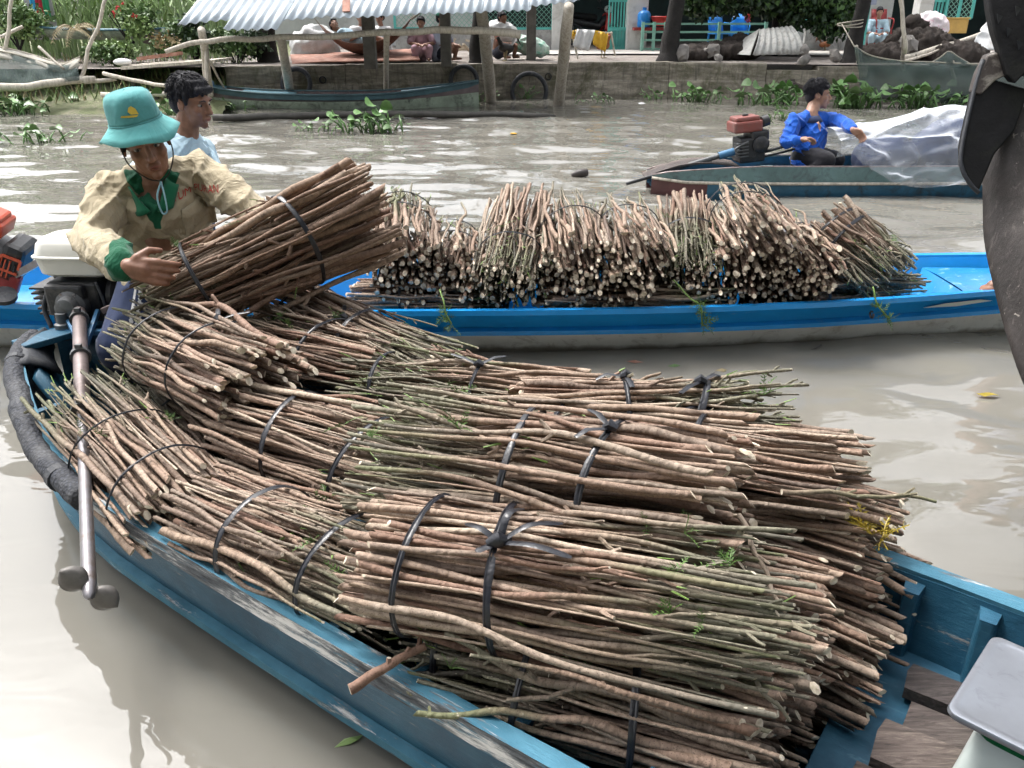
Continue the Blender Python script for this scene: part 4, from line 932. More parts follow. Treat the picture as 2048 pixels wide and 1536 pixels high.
# ---------------------------------------------------------------- bodies: overlapping tapered limbs fused into one skin
def _cap(mb, p0, r0, p1, r1, sides=12):
    p0, p1 = Vector(p0), Vector(p1); d = p1 - p0
    if d.length < 1e-6: d = Vector((0, 0, 1e-4))
    n = d.normalized(); pts, rad = [], []
    for k in range(5):
        a = math.pi / 2 * k / 4; pts.append(p0 - n * r0 * math.cos(a)); rad.append(max(1e-4, r0 * math.sin(a)))
    for k in range(4, -1, -1):
        a = math.pi / 2 * k / 4; pts.append(p1 + n * r1 * math.cos(a)); rad.append(max(1e-4, r1 * math.sin(a)))
    mb.tube(pts, rad, sides)
def _ell(mb, c, r, M=None, nu=14, nv=9):
    M = M or Matrix.Identity(3); c = Vector(c); rows = []
    for i in range(nv + 1):
        th = math.pi * i / nv
        sr = max(1e-3, math.sin(th))
        rows.append([c + M @ Vector((r[0] * sr * math.cos(2 * math.pi * k / nu), r[1] * sr * math.sin(2 * math.pi * k / nu), r[2] * math.cos(th))) for k in range(nu)])
    mb.grid(rows, closed=True)
    o = len(mb.v); n = len(rows) * nu
    mb.f += [tuple(range(o - n, o - n + nu))[::-1], tuple(range(o - nu, o))]; mb.m += [0, 0]
def blob(name, prims, mats, parent, voxel=0.006, smooth=2, folds=None, push=(), region=None, trim=None):
    """prims: ('c', p0, r0, p1, r1) tapered limb or ('e', centre, radii, rot); fused by a voxel remesh"""
    mb = MB()
    for p in prims:
        if p[0] == 'c': _cap(mb, *p[1:])
        else: _ell(mb, *p[1:])
    ws = bpy.data.scenes.get('work') or bpy.data.scenes.new('work')      # its own small scene, so that only this mesh is evaluated
    tmp = bpy.data.objects.new('tmp', mb.mesh('tmp', [])); ws.collection.objects.link(tmp)
    md = tmp.modifiers.new('r', 'REMESH'); md.mode = 'VOXEL'; md.voxel_size = voxel; md.use_smooth_shade = True
    if smooth:
        sm = tmp.modifiers.new('s', 'SMOOTH'); sm.iterations = smooth; sm.factor = 0.5
    ws.view_layers[0].update(); dg = ws.view_layers[0].depsgraph
    me = bpy.data.meshes.new_from_object(tmp.evaluated_get(dg))
    old = tmp.data; bpy.data.objects.remove(tmp); bpy.data.meshes.remove(old)
    me.name = name
    off = root_loc(parent)
    if folds or push:
        nv = len(me.vertices); co = np.empty(nv * 3); me.vertices.foreach_get('co', co); co = co.reshape(-1, 3)
        no = np.empty(nv * 3); me.vertex_normals.foreach_get('vector', no); no = no.reshape(-1, 3)
        for c, sg, dv in push:
            w = np.exp(-((co - np.array(c)) ** 2).sum(1) / (2 * sg * sg)); co += w[:, None] * np.array(dv)
        if folds:
            for fo in folds:
                amp, sc = fo[0], np.array(fo[1])
                q = co if len(fo) < 3 else co @ np.array(Euler(fo[2]).to_matrix())
                w = np.array([noise.noise(Vector(p)) for p in q * sc])
                if len(fo) < 3: w = np.clip(1 - np.abs(np.where(w > 0, w, w * 0.7)) * 2.2, -1, 1)
                else: w = np.clip(1 - np.abs(w) * 3.0, 0, 1) ** 1.7            # sharp creases with flat cloth between
                co += no * (amp * w)[:, None]
        me.vertices.foreach_set('co', co.ravel()); me.update()
    for m in mats: me.materials.append(MATS[m])
    if region:
        mi = [region(p.center) for p in me.polygons]; me.polygons.foreach_set('material_index', mi)
    if trim:
        at_ = me.attributes.new('trim', 'FLOAT', 'POINT'); at_.data.foreach_set('value', [trim(v.co) for v in me.vertices])
    me.transform(Matrix.Translation(-off))
    me.polygons.foreach_set('use_smooth', [True] * len(me.polygons))
    o = bpy.data.objects.new(name, me); col.objects.link(o); o.parent = parent
    return o
def frame(fwd, up=(0, 0, 1)):
    """columns right, forward, up"""
    f = Vector(fwd).normalized(); u = Vector(up); u = (u - f * u.dot(f)).normalized(); r = f.cross(u).normalized()
    return Matrix((r, f, u)).transposed()
def head_prims(c, M, k=1.0):
    c = Vector(c)
    def P(x, y, z): return c + M @ (Vector((x, y, z)) * k)
    L = [('e', P(0, -.012, .034), (.074 * k, .092 * k, .084 * k), M), ('e', P(0, .028, -.03), (.060 * k, .060 * k, .084 * k), M), ('e', P(0, .044, -.074), (.043 * k, .038 * k, .033 * k), M),
         ('c', P(0, .068, -.096), .019 * k, P(0, .060, -.09), .022 * k), ('c', P(0, .084, .008), .0085 * k, P(0, .108, -.03), .0115 * k),
         ('c', P(-.012, .095, -.034), .008 * k, P(.012, .095, -.034), .008 * k), ('c', P(-.036, .078, .024), .0115 * k, P(.036, .078, .024), .0115 * k),
         ('e', P(-.037, .056, -.022), (.024 * k, .026 * k, .026 * k), M), ('e', P(.037, .056, -.022), (.024 * k, .026 * k, .026 * k), M),
         ('c', P(-.017, .088, -.058), .0075 * k, P(.017, .088, -.058), .0075 * k), ('c', P(-.014, .087, -.068), .008 * k, P(.014, .087, -.068), .008 * k)]
    for s in (-1, 1):
        L.append(('e', P(s * .076, -.006, -.006), (.0085 * k, .020 * k, .031 * k), M))
    return L
def head_push(c, M, k=1.0):
    c = Vector(c)
    return [(tuple(c + M @ (Vector((s * .031, .086, .001)) * k)), .011 * k, tuple(M @ (Vector((0, -.011, 0)) * k))) for s in (-1, 1)]
def face_parts(c, M, body, k=1.0, detail=True):
    c = Vector(c)
    def P(x, y, z): return c + M @ (Vector((x, y, z)) * k)
    for s in (-1, 1):
        m = MB(); _ell(m, P(s * .031, .0665, .001), (.012 * k, .0125 * k, .0065 * k), M); m.build('eye', 'eye_white', body, smooth=True)
        m = MB(); _ell(m, P(s * .031 + .001, .0765, .001), (.0056 * k, .0032 * k, .0055 * k), M); m.build('iris', 'eye_dark', body, smooth=True)
        m = MB(); m.tube([P(s * .014, .089, .021), P(s * .03, .0905, .028), P(s * .05, .078, .022)], [.003 * k, .0042 * k, .0025 * k], 6, flat=.7); m.build('eyebrow', 'hair', body, smooth=True)
    m = MB(); m.tube([P(-.023, .088, -.063), P(-.008, .0965, -.060), P(.008, .0965, -.060), P(.023, .088, -.063)], [.002 * k, .0045 * k, .0045 * k, .002 * k], 6, flat=.7)
    m.tube([P(-.021, .0875, -.066), P(0, .096, -.069), P(.021, .0875, -.066)], [.002 * k, .005 * k, .002 * k], 6, flat=.7); m.build('lips', 'lips', body, smooth=True)
def hair_prims(c, M, k=1.0):
    c = Vector(c)
    def P(x, y, z): return c + M @ (Vector((x, y, z)) * k)
    r = random.Random(5)
    L = [('e', P(0, -.022, .052), (.083 * k, .096 * k, .082 * k), M), ('e', P(0, -.06, .0), (.071 * k, .055 * k, .075 * k), M),
         ('c', P(-.045, .066, .07), .020 * k, P(.045, .068, .072), .020 * k)]
    for s in (-1, 1): L.append(('c', P(s * .073, .015, .045), .016 * k, P(s * .075, .022, .005), .009 * k))
    for i in range(16):
        a = r.uniform(-1.2, 1.2); L.append(('c', P(.055 * math.sin(a), .05 * math.cos(a), .10), .018 * k, P(.075 * math.sin(a), .092 * math.cos(a) - .01, .055 + r.uniform(-.01, .012)), .006 * k))
    return L
def hair_strands(c, M, parent, k=1.0, n=800, seed=1):
    """short separate locks combed forward and down over the cap of hair"""
    r = random.Random(seed); c = Vector(c); m = MB()
    for _ in range(n):
        a = r.uniform(0, 6.28); e = r.uniform(-0.25, 1.5)
        d = Vector((math.cos(a) * math.cos(e), math.sin(a) * math.cos(e), math.sin(e)))
        if e < 0.35 and d.y > 0.15: continue
        p = Vector((0, -.022, .052)) + Vector((d.x * .082, d.y * .095, d.z * .081))
        tg = Vector((d.x * .5, .9 if d.y > -.2 else -.2, -.45 - .8 * (1 - max(0, d.z)))); tg = (tg - d * tg.dot(d)).normalized() + Vector((r.uniform(-.35, .35), r.uniform(-.35, .35), r.uniform(-.2, .2)))
        ln = r.uniform(.022, .046); q = [p - d * .004, p + tg * ln * .5 + d * .007, p + tg * ln + d * r.uniform(-.002, .006)]
        m.tube([c + M @ (x * k) for x in q], [.0030 * k, .0026 * k, .0006 * k], 4, cap=False)
    m.build('hair_locks', 'hair', parent, smooth=True)
def hand_prims(w, d, n, side, curl=0.7, k=1.0, spread=0.1):
    """wrist w, finger direction d, palm normal n (the way the palm faces), side = toward the thumb"""
    w = Vector(w); d = Vector(d).normalized(); n = Vector(n); n = (n - d * n.dot(d)).normalized(); t = d.cross(n)
    if t.dot(Vector(side)) < 0: t = -t
    L = [('c', w, .024 * k, w + d * .045 * k, .026 * k)]
    for i, (o, ln) in enumerate(((.030, .072), (.011, .080), (-.010, .075), (-.029, .060))):
        b = w + d * .080 * k + t * o * k
        L.append(('c', w + d * .02 * k + t * o * .6 * k, .017 * k, b, .0125 * k))
        p = b; dd = (d + t * spread * (0.6 - i * 0.4)).normalized(); an = curl * (0.55 + 0.1 * i)
        for j, sg in enumerate((.46, .31, .23)):
            ax = dd.cross(n).normalized(); dd = Quaternion(ax, an * (1.0 if j else .8)) @ dd
            nn = Quaternion(ax, an * (1.0 if j else .8)) @ n; n_ = nn
            q = p + dd * ln * sg * k
            L.append(('c', p, (.0098 - .0009 * j) * k, q, (.0090 - .0010 * j) * k)); p = q
            n = n if j == 2 else n
    b = w + d * .022 * k + t * .030 * k
    t1 = b + (t * .8 + d * .7 + n * .45).normalized() * .040 * k
    t2 = t1 + (t * .15 + d * .9 + n * .55).normalized() * .032 * k
    L += [('c', w + d * .01 * k, .019 * k, b, .0155 * k), ('c', b, .0145 * k, t1, .0115 * k), ('c', t1, .011 * k, t2, .0085 * k)]
    return L
def drape(obj, pts, direction, off=0.006):
    """drop points onto an object's surface along a direction; returns world points"""
    from mathutils.bvhtree import BVHTree
    me = obj.data; ro = root_loc(obj)
    bv = drape.cache.get(me.name)
    if bv is None:
        bv = BVHTree.FromPolygons([v.co + ro for v in me.vertices], [tuple(p.vertices) for p in me.polygons]); drape.cache[me.name] = bv
    d = Vector(direction).normalized(); out = []
    for p in pts:
        h = bv.ray_cast(Vector(p) - d * 0.13, d)
        out.append((h[0] - d * off) if h[0] is not None else Vector(p))
    return out
drape.cache = {}
def patch(obj, corners, direction, name, mat, parent, off=0.006, nu=10, nv=10, thick=0.004):
    A, B, C, D = [Vector(c) for c in corners]
    rows = []
    for i in range(nv + 1):
        v = i / nv; rows.append(drape(obj, [A.lerp(B, k / nu).lerp(D.lerp(C, k / nu), v) for k in range(nu + 1)], direction, off))
    m = MB(); m.grid(rows); o = m.build(name, mat, parent, smooth=True)
    if thick: s = o.modifiers.new('solid', 'SOLIDIFY'); s.thickness = thick; s.offset = 0
    return o

# ---------------------------------------------------------------- the man in tan handing over a bundle
def tan_man():
    hc, HM = Vector((-1.274, 2.955, 1.108)), frame((0.44, -0.86, -0.16), (-0.20, -0.05, 0.97))
    nk = Vector((-1.299, 3.019, 0.958)); shR = Vector((-1.435, 2.985, 0.929)); shL = Vector((-1.161, 3.115, 0.977))
    elR, wrR = Vector((-1.439, 2.776, 0.804)), Vector((-1.21, 2.527, 0.785))
    elL, wrL = Vector((-0.957, 2.985, 0.881)), Vector((-0.821, 2.878, 0.786))
    ch, ab, hp = Vector((-1.309, 3.061, 0.854)), Vector((-1.305, 3.077, 0.694)), Vector((-1.3, 3.035, 0.549))
    t = thing('person', 'man in teal bucket hat and tan shirt lifting a bundle of sticks', 'person', (hp.x, hp.y, 0.04))
    kR, kL = Vector((hp.x - .13, hp.y - .22, 0.40)), Vector((hp.x + .14, hp.y - .10, 0.36))
    fR, fL = Vector((hp.x - .12, hp.y - .06, 0.09)), Vector((hp.x + .12, hp.y + .06, 0.10))
    body = head_prims(hc, HM) + [('c', hc + HM @ Vector((0, -.015, -.05)), .054, nk + Vector((0, .03, .0)), .058), ('c', nk, .06, ch, .12), ('c', ch, .13, ab, .12), ('c', ab, .12, hp, .13),
            ('c', shR, .05, shL, .05), ('c', shR, .048, elR, .038), ('c', elR, .038, wrR, .026), ('c', shL, .048, elL, .038), ('c', elL, .038, wrL, .026),
            ('c', hp + Vector((-.08, 0, 0)), .085, kR, .055), ('c', kR, .055, fR, .04), ('c', hp + Vector((.08, 0, 0)), .085, kL, .055), ('c', kL, .055, fL, .04),
            ('c', fR, .04, fR + Vector((0, -.16, -.03)), .025), ('c', fL, .04, fL + Vector((.02, -.16, -.03)), .025)]
    body += hand_prims(wrR, Vector((0.92, 0.05, -0.22)), Vector((0.1, 0.9, -0.25)), Vector((0, .1, 1)), 0.85, 1.08)
    body += hand_prims(wrL, Vector((0.8, -0.2, -0.5)), Vector((0.1, -0.7, 0.6)), Vector((.3, .2, .8)), 0.7)
    bo = blob('body', body, ['skin'], t, 0.0045, 2, push=head_push(hc, HM))
    face_parts(hc, HM, bo)
    hp_ = [p for p in hair_prims(hc, HM, 0.97)[:2]]
    blob('hair', hp_ + [('c', hc + HM @ Vector((s * .072, .012, .03)), .012, hc + HM @ Vector((s * .074, .012, -.008)), .007) for s in (-1, 1)], ['hair'], t, 0.005, 1)
    # shirt
    fw = Vector((0.16, -0.92, -0.30)).normalized()
    rt = Vector((1, 0.12, 0.10)).normalized()
    dn = (ab - nk).normalized()
    sh_ = [('c', nk + dn * .05 + Vector((0, .05, -.005)), .08, ch, .14), ('c', ch - rt * .06, .112, ab - rt * .045, .108), ('c', ch + rt * .06, .112, ab + rt * .045, .108), ('c', ab - rt * .04, .115, hp - rt * .05 + Vector((0, 0, .02)), .135), ('c', ab + rt * .04, .115, hp + rt * .05 + Vector((0, 0, .02)), .135),
           ('c', shR, .066, shL, .066), ('c', nk + Vector((-.05, .03, -.01)), .055, shR, .064), ('c', nk + Vector((.06, .03, -.01)), .055, shL, .064),
           ('c', shR, .066, elR, .053), ('c', elR, .055, elR.lerp(wrR, .55), .050), ('c', elR.lerp(wrR, .55), .05, elR.lerp(wrR, .88), .043), ('c', shL, .066, elL, .053), ('c', elL, .053, elL.lerp(wrL, .9), .042)]
    neckc = nk
    def reg(c):
        c = Vector(c); v = c - neckc
        y = v.dot(dn); x = (v - dn * y).dot(rt) - 0.018
        f = v.dot(fw)
        a = min(f, 0.125 - y, 0.014 + 0.055 * max(0, 1 - y / 0.10) - abs(x))
        b = min((c - wrR).dot((wrR - elR).normalized()) + 0.045, 0.11 - (c - wrR).length)
        return max(a, b, -0.05)
    s = blob('shirt', sh_, ['shirt_tan'], t, 0.006, 2, folds=[(0.012, (3.5, 3.5, 15), (0, R(38), 0)), (0.011, (4, 4, 17), (0, R(-42), R(20))), (0.006, (7, 7, 26), (R(20), R(10), 0))], trim=reg)
    # collar band and leaves, pocket, lettering
    for sg in (-1, 1):
        A_, B_, C_, D_ = drape(s, [nk + rt * sg * .060 - dn * .030, nk + rt * (sg * .012 + .016) + dn * .045, nk + rt * (sg * .060 + .016) + dn * .056, nk + rt * sg * .100 + dn * .002], -fw, 0.012)
        m = MB(); m.grid([[A_.lerp(B_, k / 6).lerp(D_.lerp(C_, k / 6), jj / 4) + fw * (.010 * math.sin(math.pi * jj / 4) + .006 * math.sin(math.pi * k / 6)) for k in range(7)] for jj in range(5)])
        o = m.build('collar_leaf', 'shirt_green', s, smooth=True); o.modifiers.new('solid', 'SOLIDIFY').thickness = .006
    pc = nk + rt * .150 + dn * .125
    patch(s, [pc - rt * .05 - dn * .055, pc + rt * .05 - dn * .06, pc + rt * .048 + dn * .055, pc - rt * .052 + dn * .06], -fw, 'pocket', 'shirt_tan', s, 0.005, 8, 8, 0.006)
    cu = bpy.data.curves.new('lettering', 'FONT'); cu.body = 'TUM PURAN'; cu.size = 0.030; cu.align_x = 'CENTER'
    tmp = bpy.data.objects.new('lettering', cu); col.objects.link(tmp)
    dg = bpy.context.evaluated_depsgraph_get(); dg.update(); me = bpy.data.meshes.new_from_object(tmp.evaluated_get(dg)); bpy.data.objects.remove(tmp)
    tc = nk + rt * .158 + dn * .035
    ang = 0.10
    r2 = (rt * math.cos(ang) - dn * math.sin(ang) * -1 * -1).normalized()
    pts = drape(s, [tc + r2 * v.co.x - dn * v.co.y for v in me.vertices], -fw, 0.004)
    m = MB(); m.add(pts, [tuple(p.vertices) for p in me.polygons]); m.build('lettering', 'red_thread', s)
    # trousers
    tr = [('c', hp + Vector((-.075, 0, .02)), .115, kR, .082), ('c', kR, .08, fR, .06), ('c', hp + Vector((.075, 0, .02)), .115, kL, .082), ('c', kL, .08, fL, .06), ('c', hp + Vector((-.05, 0, .03)), .125, hp + Vector((.05, 0, .03)), .125)]
    def reg2(c): return 1 if abs(((c.x - kR.x) * 1.0) - .055) < .006 or abs(c.x - kR.x - .075) < .006 else 0
    blob('trousers', tr, ['trousers_navy', 'cloth_white'], t, 0.008, 2, folds=[(0.008, (10, 10, 7))], region=reg2)
    # bucket hat
    up = HM @ Vector((0, -.10, 1)).normalized(); hb = hc + HM @ Vector((0, -.010, .078))
    sx, sy = HM @ Vector((1, 0, 0)), HM @ Vector((0, 1, 0))
    sy = (sy - up * sy.dot(up)).normalized(); sx = (sx - up * sx.dot(up)).normalized()
    hat = MB(); rows = []
    prof = [(.146, -.052), (.128, -.034), (.106, -.012), (.097, 0.0), (.0955, .01), (.093, .035), (.087, .065), (.079, .082), (.066, .092), (.05, .096), (.02, .098), (.001, .098)]
    nn = 40
    for rr, h in prof:
        row = []
        for k in range(nn):
            a = 2 * math.pi * k / nn
            wv = (0.014 * math.sin(2 * a + 0.6) + 0.007 * math.sin(5 * a)) * max(0, (rr - .105) / .05) if h < 0 else 0
            dent = 0.011 * noise.noise(Vector((math.cos(a) * 1.6 + 3, math.sin(a) * 1.6, h * 11)))
            row.append(hb + sx * math.cos(a) * (rr * .95 + dent) + sy * math.sin(a) * (rr * 1.08 + dent) + up * (h + wv))
        rows.append(row)
    ho = MB(); ho.grid(rows[:4], closed=True); ho.grid(rows[3:], closed=True)
    hm = ho; hm.m = [1 if i < 3 * nn else 0 for i in range(len(hm.f))]
    ho_ = hm.build('bucket_hat', ['hat_teal', 'hat_brim'], t, smooth=60); ho_.modifiers.new('solid', 'SOLIDIFY').thickness = 0.004
    m = MB(); m.tube([r_ + (r_ - hb).normalized() * .001 for r_ in rows[3]] + [rows[3][0]], .0022, 5); m.build('hat_seam', 'hat_teal', ho_)
    # stitched golden emblem on the crown
    em = hb + sy * .112 + up * .042 + sx * .012
    def emb(poly): return drape(ho_, [em + sx * x * .9 + up * y for x, y in poly], -sy, 0.004)
    m = MB(); m.add(emb([(-.030, -.012), (-.026, .006), (-.014, .017), (-.004, .014), (.004, .002), (-.004, -.008)]), [(0, 1, 2, 3, 4, 5)])
    m.add(emb([(-.028, -.014), (.002, -.010), (.03, -.006), (.034, -.011), (.005, -.016), (-.02, -.019)]), [(0, 1, 2, 3, 4, 5)])
    m.build('hat_emblem', 'gold_thread', ho_)
    # chin cord
    P = lambda x, y, z: hc + HM @ Vector((x, y, z))
    m = MB(); m.tube(path([P(-.080, .01, .02), P(-.076, .03, -.05), P(-.040, .055, -.105), P(-.004, .062, -.125)], 6), .0024, 6); m.tube(path([P(.080, .01, .02), P(.076, .03, -.05), P(.036, .055, -.105), P(-.004, .062, -.125)], 6), .0024, 6)
    m.build('chin_cord', 'cord_dark', ho_)
    q = P(-.002, .064, -.125)
    m = MB(); m.tube(path([q, q + Vector((-.014, -.02, -.05)), q + Vector((-.006, -.02, -.105)), q + Vector((.012, -.02, -.10)), q + Vector((.012, -.018, -.05)), q], 5), .0032, 6); m.build('cord_loop', 'cord_blue', ho_)
    # sprig of leaves caught on the shirt
    return t
tan_man()
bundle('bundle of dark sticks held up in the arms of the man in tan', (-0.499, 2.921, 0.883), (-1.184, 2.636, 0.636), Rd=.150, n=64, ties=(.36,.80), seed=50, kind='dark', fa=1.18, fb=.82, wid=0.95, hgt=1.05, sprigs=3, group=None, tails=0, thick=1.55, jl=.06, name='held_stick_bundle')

# ---------------------------------------------------------------- the man behind him on the blue boat
def second_man():
    hc, HM = Vector((-1.571, 4.263, 1.123)), frame((0.93, -0.30, -0.16), (0.05, -0.05, 1))
    nk = Vector((-1.628, 4.262, 0.949)); shR = Vector((-1.703, 4.078, 0.88)); shL = Vector((-1.619, 4.4, 0.864))
    elR, wrR = Vector((-1.745, 3.742, 0.762)), Vector((-1.597, 3.415, 0.913))
    elL, wrL = Vector((-1.458, 4.139, 0.671)), Vector((-1.437, 3.863, 0.715))
    ch, hp = Vector((-1.69, 4.2, 0.734)), Vector((-1.821, 4.067, 0.435))
    t = thing('person', 'dark haired man in pale blue shirt sitting behind the man in tan', 'person', (hp.x, hp.y, 0.2))
    kR, fR = Vector((-1.787, 3.802, 0.576)), Vector(((-1.787, 3.802, 0.576)[0] + .05, 3.92, 0.2))
    kL, fL = kR + Vector((.28, .12, .02)), fR + Vector((.3, .1, 0))
    body = head_prims(hc, HM) + [('c', hc + HM @ Vector((0, -.02, -.05)), .054, nk, .06), ('c', nk, .06, ch, .12), ('c', ch, .13, hp, .13), ('c', shR, .048, shL, .048), ('c', shR, .046, elR, .037), ('c', elR, .037, wrR, .026), ('c', shL, .046, elL, .037), ('c', elL, .037, wrL, .026),
            ('c', hp, .10, kR, .058), ('c', kR, .056, fR, .038), ('c', hp, .10, kL, .058), ('c', kL, .056, fL, .038), ('c', fR, .035, fR + Vector((.14, -.04, -.0)), .024), ('c', fL, .035, fL + Vector((.15, 0, 0)), .024)]
    body += hand_prims(wrR, Vector((-0.25, -0.85, -0.2)), Vector((0.1, -0.2, -1)), Vector((1, 0, 0)), 0.5) + hand_prims(wrL, Vector((-0.6, -0.6, 0)), Vector((0, 0, -1)), Vector((0, 0, 1)), 0.6)
    bo = blob('body', body, ['skin'], t, 0.0055, 2, push=head_push(hc, HM)); face_parts(hc, HM, bo)
    hair_strands(hc, HM, blob('hair', hair_prims(hc, HM), ['hair'], t, 0.0045, 1))
    blob('shirt', [('c', nk + Vector((-.02, 0, -.05)), .085, ch, .15), ('c', ch, .155, hp, .155), ('c', shR, .075, shL, .075), ('c', nk + Vector((0, 0, -.03)), .065, shR, .07), ('c', nk + Vector((0, 0, -.03)), .065, shL, .07), ('c', shR, .075, shR.lerp(elR, .7), .068), ('c', shL, .075, shL.lerp(elL, .7), .068)], ['shirt_pale_blue'], t, 0.007, 1, folds=[(0.011, (3.5, 3.5, 14), (0, R(40), 0)), (0.010, (4, 4, 16), (0, R(-40), R(20)))])
    so_ = blob('shorts', [('c', hp, .15, kR, .085), ('c', hp, .15, kL, .085)], ['shorts_navy'], t, 0.008, 2, folds=[(0.007, (12, 12, 9))])
    d = Vector((0, 1, -.2)); c0 = kR + Vector((0.015, -.09, .025))
    patch(so_, [c0 + Vector((-.06, 0, .022)), c0 + Vector((.065, 0, .012)), c0 + Vector((.065, 0, -.028)), c0 + Vector((-.06, 0, -.018))], d, 'white_badge', 'cloth_white', so_, 0.004, 8, 4, 0.003)
    m = MB(); pp = drape(so_, [c0 + Vector((-.035 + .07 * k / 8, 0, .004 + .012 * math.sin(k / 8 * 5))) for k in range(9)], d, 0.008); m.tube(pp, [.001, .003, .005, .005, .004, .004, .003, .002, .001], 5); m.build('badge_stroke', 'shorts_navy', so_)
    # collar
    m = MB(); m.grid([[nk + Vector((math.cos(a) * (.072 + .02 * j), math.sin(a) * (.070 + .02 * j), -.012 - .028 * j + .006 * math.sin(a))) for a in [i * 2 * math.pi / 18 for i in range(18)]] for j in range(3)], closed=True)
    c = m.build('collar', 'shirt_pale_blue', t, smooth=True); c.modifiers.new('solid', 'SOLIDIFY').thickness = 0.005
second_man()

# ---------------------------------------------------------------- long-tail engines
def rotm(x, y): 
    """matrix with columns x, y, z from two directions"""
    x = Vector(x).normalized(); z = x.cross(Vector(y)).normalized(); y = z.cross(x)
    return Matrix((x, y, z)).transposed()
def near_engine():
    E = Vector((-1.638, 2.972, 0.506)); Pp = Vector((-0.947, 1.502, 0.33))
    t = thing('longtail_engine', 'white tanked long tail engine on the near stern, propeller over the water', 'engine', (E.x, E.y, 0.4))
    d = (Pp - E).normalized(); s, u = basis(d)
    back = Vector((-d.x * 0.1 + 0.10, -d.y, 0)).normalized(); side = Vector((back.y, -back.x, 0)); up = Vector((0, 0, 1))
    M = Matrix((side, back, up)).transposed()
    C = Vector((-1.651, 3.083, 0.509))
    q = lambda x, y, z: C + M @ Vector((x, y, z))
    blk = MB(); blk.box(q(0, 0, 0), (.20, .20, .17), M); blk.box(q(-.02, -.11, .02), (.15, .04, .12), M); blk.box(q(.02, .02, -.10), (.24, .22, .04), M)
    eb = blk.build('engine_block', 'engine_black', t, bevel=.012)
    for i in range(6):
        m = MB(); m.box(q(-.13 - .004 * i, .0, -.05 + .02 * i), (.07, .15, .008), M); m.build('cooling_fin', 'engine_black', eb)
    m = MB(); m.lathe(q(0, -.10, .0), [(.062, 0), (.06, .03), (.045, .04), (.040, .07), (.03, .075)], 20, -back); m.build('clutch_housing', 'engine_grey', t, smooth=40)
    for k in range(6):
        a = k * 1.047; m = MB(); m.lathe(q(.052 * math.cos(a), -.128, .052 * math.sin(a)), [(.007, 0), (.007, .008)], 6, -back); m.build('bolt', 'steel', eb)
    m = MB(); m.lathe(q(.115, 0.0, .01), [(.085, 0), (.088, .02), (.07, .045), (.03, .05)], 22, side); m.build('recoil_cover', 'engine_black', t, smooth=40)
    m = MB(); m.lathe(q(-.11, .05, .06), [(.05, 0), (.05, .10), (.03, .11)], 16, back); m.build('muffler', 'engine_grey', t, smooth=40)
    m = MB(); m.tube(path([q(-.10, -.09, .05), q(-.125, -.10, -.02), q(-.10, -.12, -.09)], 6), .009, 8); m.build('fuel_hose', 'rubber', t, smooth=True)
    m = MB(); m.tube(path([q(.10, -.10, .09), q(.13, -.12, .0), q(.11, -.10, -.08)], 6), .006, 8); m.build('throttle_cable', 'rubber', t, smooth=True)
    # tank: rounded box of two pressed halves
    tk = MB()
    def rr(h, w, dd, r):
        out = []
        for sx, sy, a0 in ((1, 1, 0), (-1, 1, 90), (-1, -1, 180), (1, -1, 270)):
            for k in range(6):
                a = R(a0 + 18 * k); out.append(q(sx * (w - r) + r * math.cos(a) + .015, sy * (dd - r) + r * math.sin(a), h))
        return out
    tk.grid([rr(.10, .09, .07, .04), rr(.105, .125, .09, .05), rr(.115, .14, .10, .05), rr(.172, .148, .108, .05), rr(.176, .156, .116, .05), rr(.182, .156, .116, .05), rr(.186, .148, .108, .05), rr(.225, .140, .10, .05), rr(.243, .125, .085, .05), rr(.25, .09, .06, .04), rr(.252, .03, .03, .02)], closed=True)
    tk.add(rr(.252, .03, .03, .02), [tuple(range(24))])
    k = tk.build('fuel_tank', 'tank_white', t, smooth=35)
    m = MB(); m.lathe(q(.06, .03, .248), [(.03, 0), (.03, .018), (.024, .024)], 16, up); m.build('filler_cap', 'engine_black', k, smooth=40)
    # mount and shaft tube
    m = MB()
    for sg in (-1, 1): m.bar(E + side * sg * .07 + up * -.02, E + d * .22 + side * sg * .015 - up * .05, .012, .02)
    m.bar(E + side * .09 - up * .06 + d * .1, E - side * .09 - up * .06 + d * .1, .025, .018)
    m.build('mount_bracket', 'blue_frame', t)
    m = MB(); m.lathe(bp(-3.06, 0.02, .40), [(.03, 0), (.03, .06), (.02, .065), (.02, .10)], 14, up); m.build('swivel_post', 'engine_grey', t, smooth=40)
    L = (Pp - E).length
    m = MB(); m.tube([E - d * .02, E + d * .08], [.012, .012], 10); m.build('drive_coupling', 'steel', t, smooth=40)
    m = MB(); m.tube([E + d * .06, E + d * L * .50], .024, 16); st = m.build('outer_tube', 'steel_brown', t, smooth=40)
    m = MB(); m.tube([E + d * L * .49, E + d * (L - .03)], .0165, 16); m.build('shaft_tube', 'steel', t, smooth=40)
    for f in (.07, .26, .49):
        m = MB(); m.tube([E + d * L * f, E + d * (L * f + .02)], .033, 16); m.box(E + d * (L * f + .01) + u * .034, (.02, .014, .02)); m.build('clamp', 'engine_grey', st)
    # propeller: hub and two leaf-shaped blades
    hub = MB(); hub.tube([Pp - d * .035, Pp - d * .01, Pp + d * .02, Pp + d * .03], [.016, .017, .012, .004], 12); hb = hub.build('propeller_hub', 'steel', t, smooth=40)
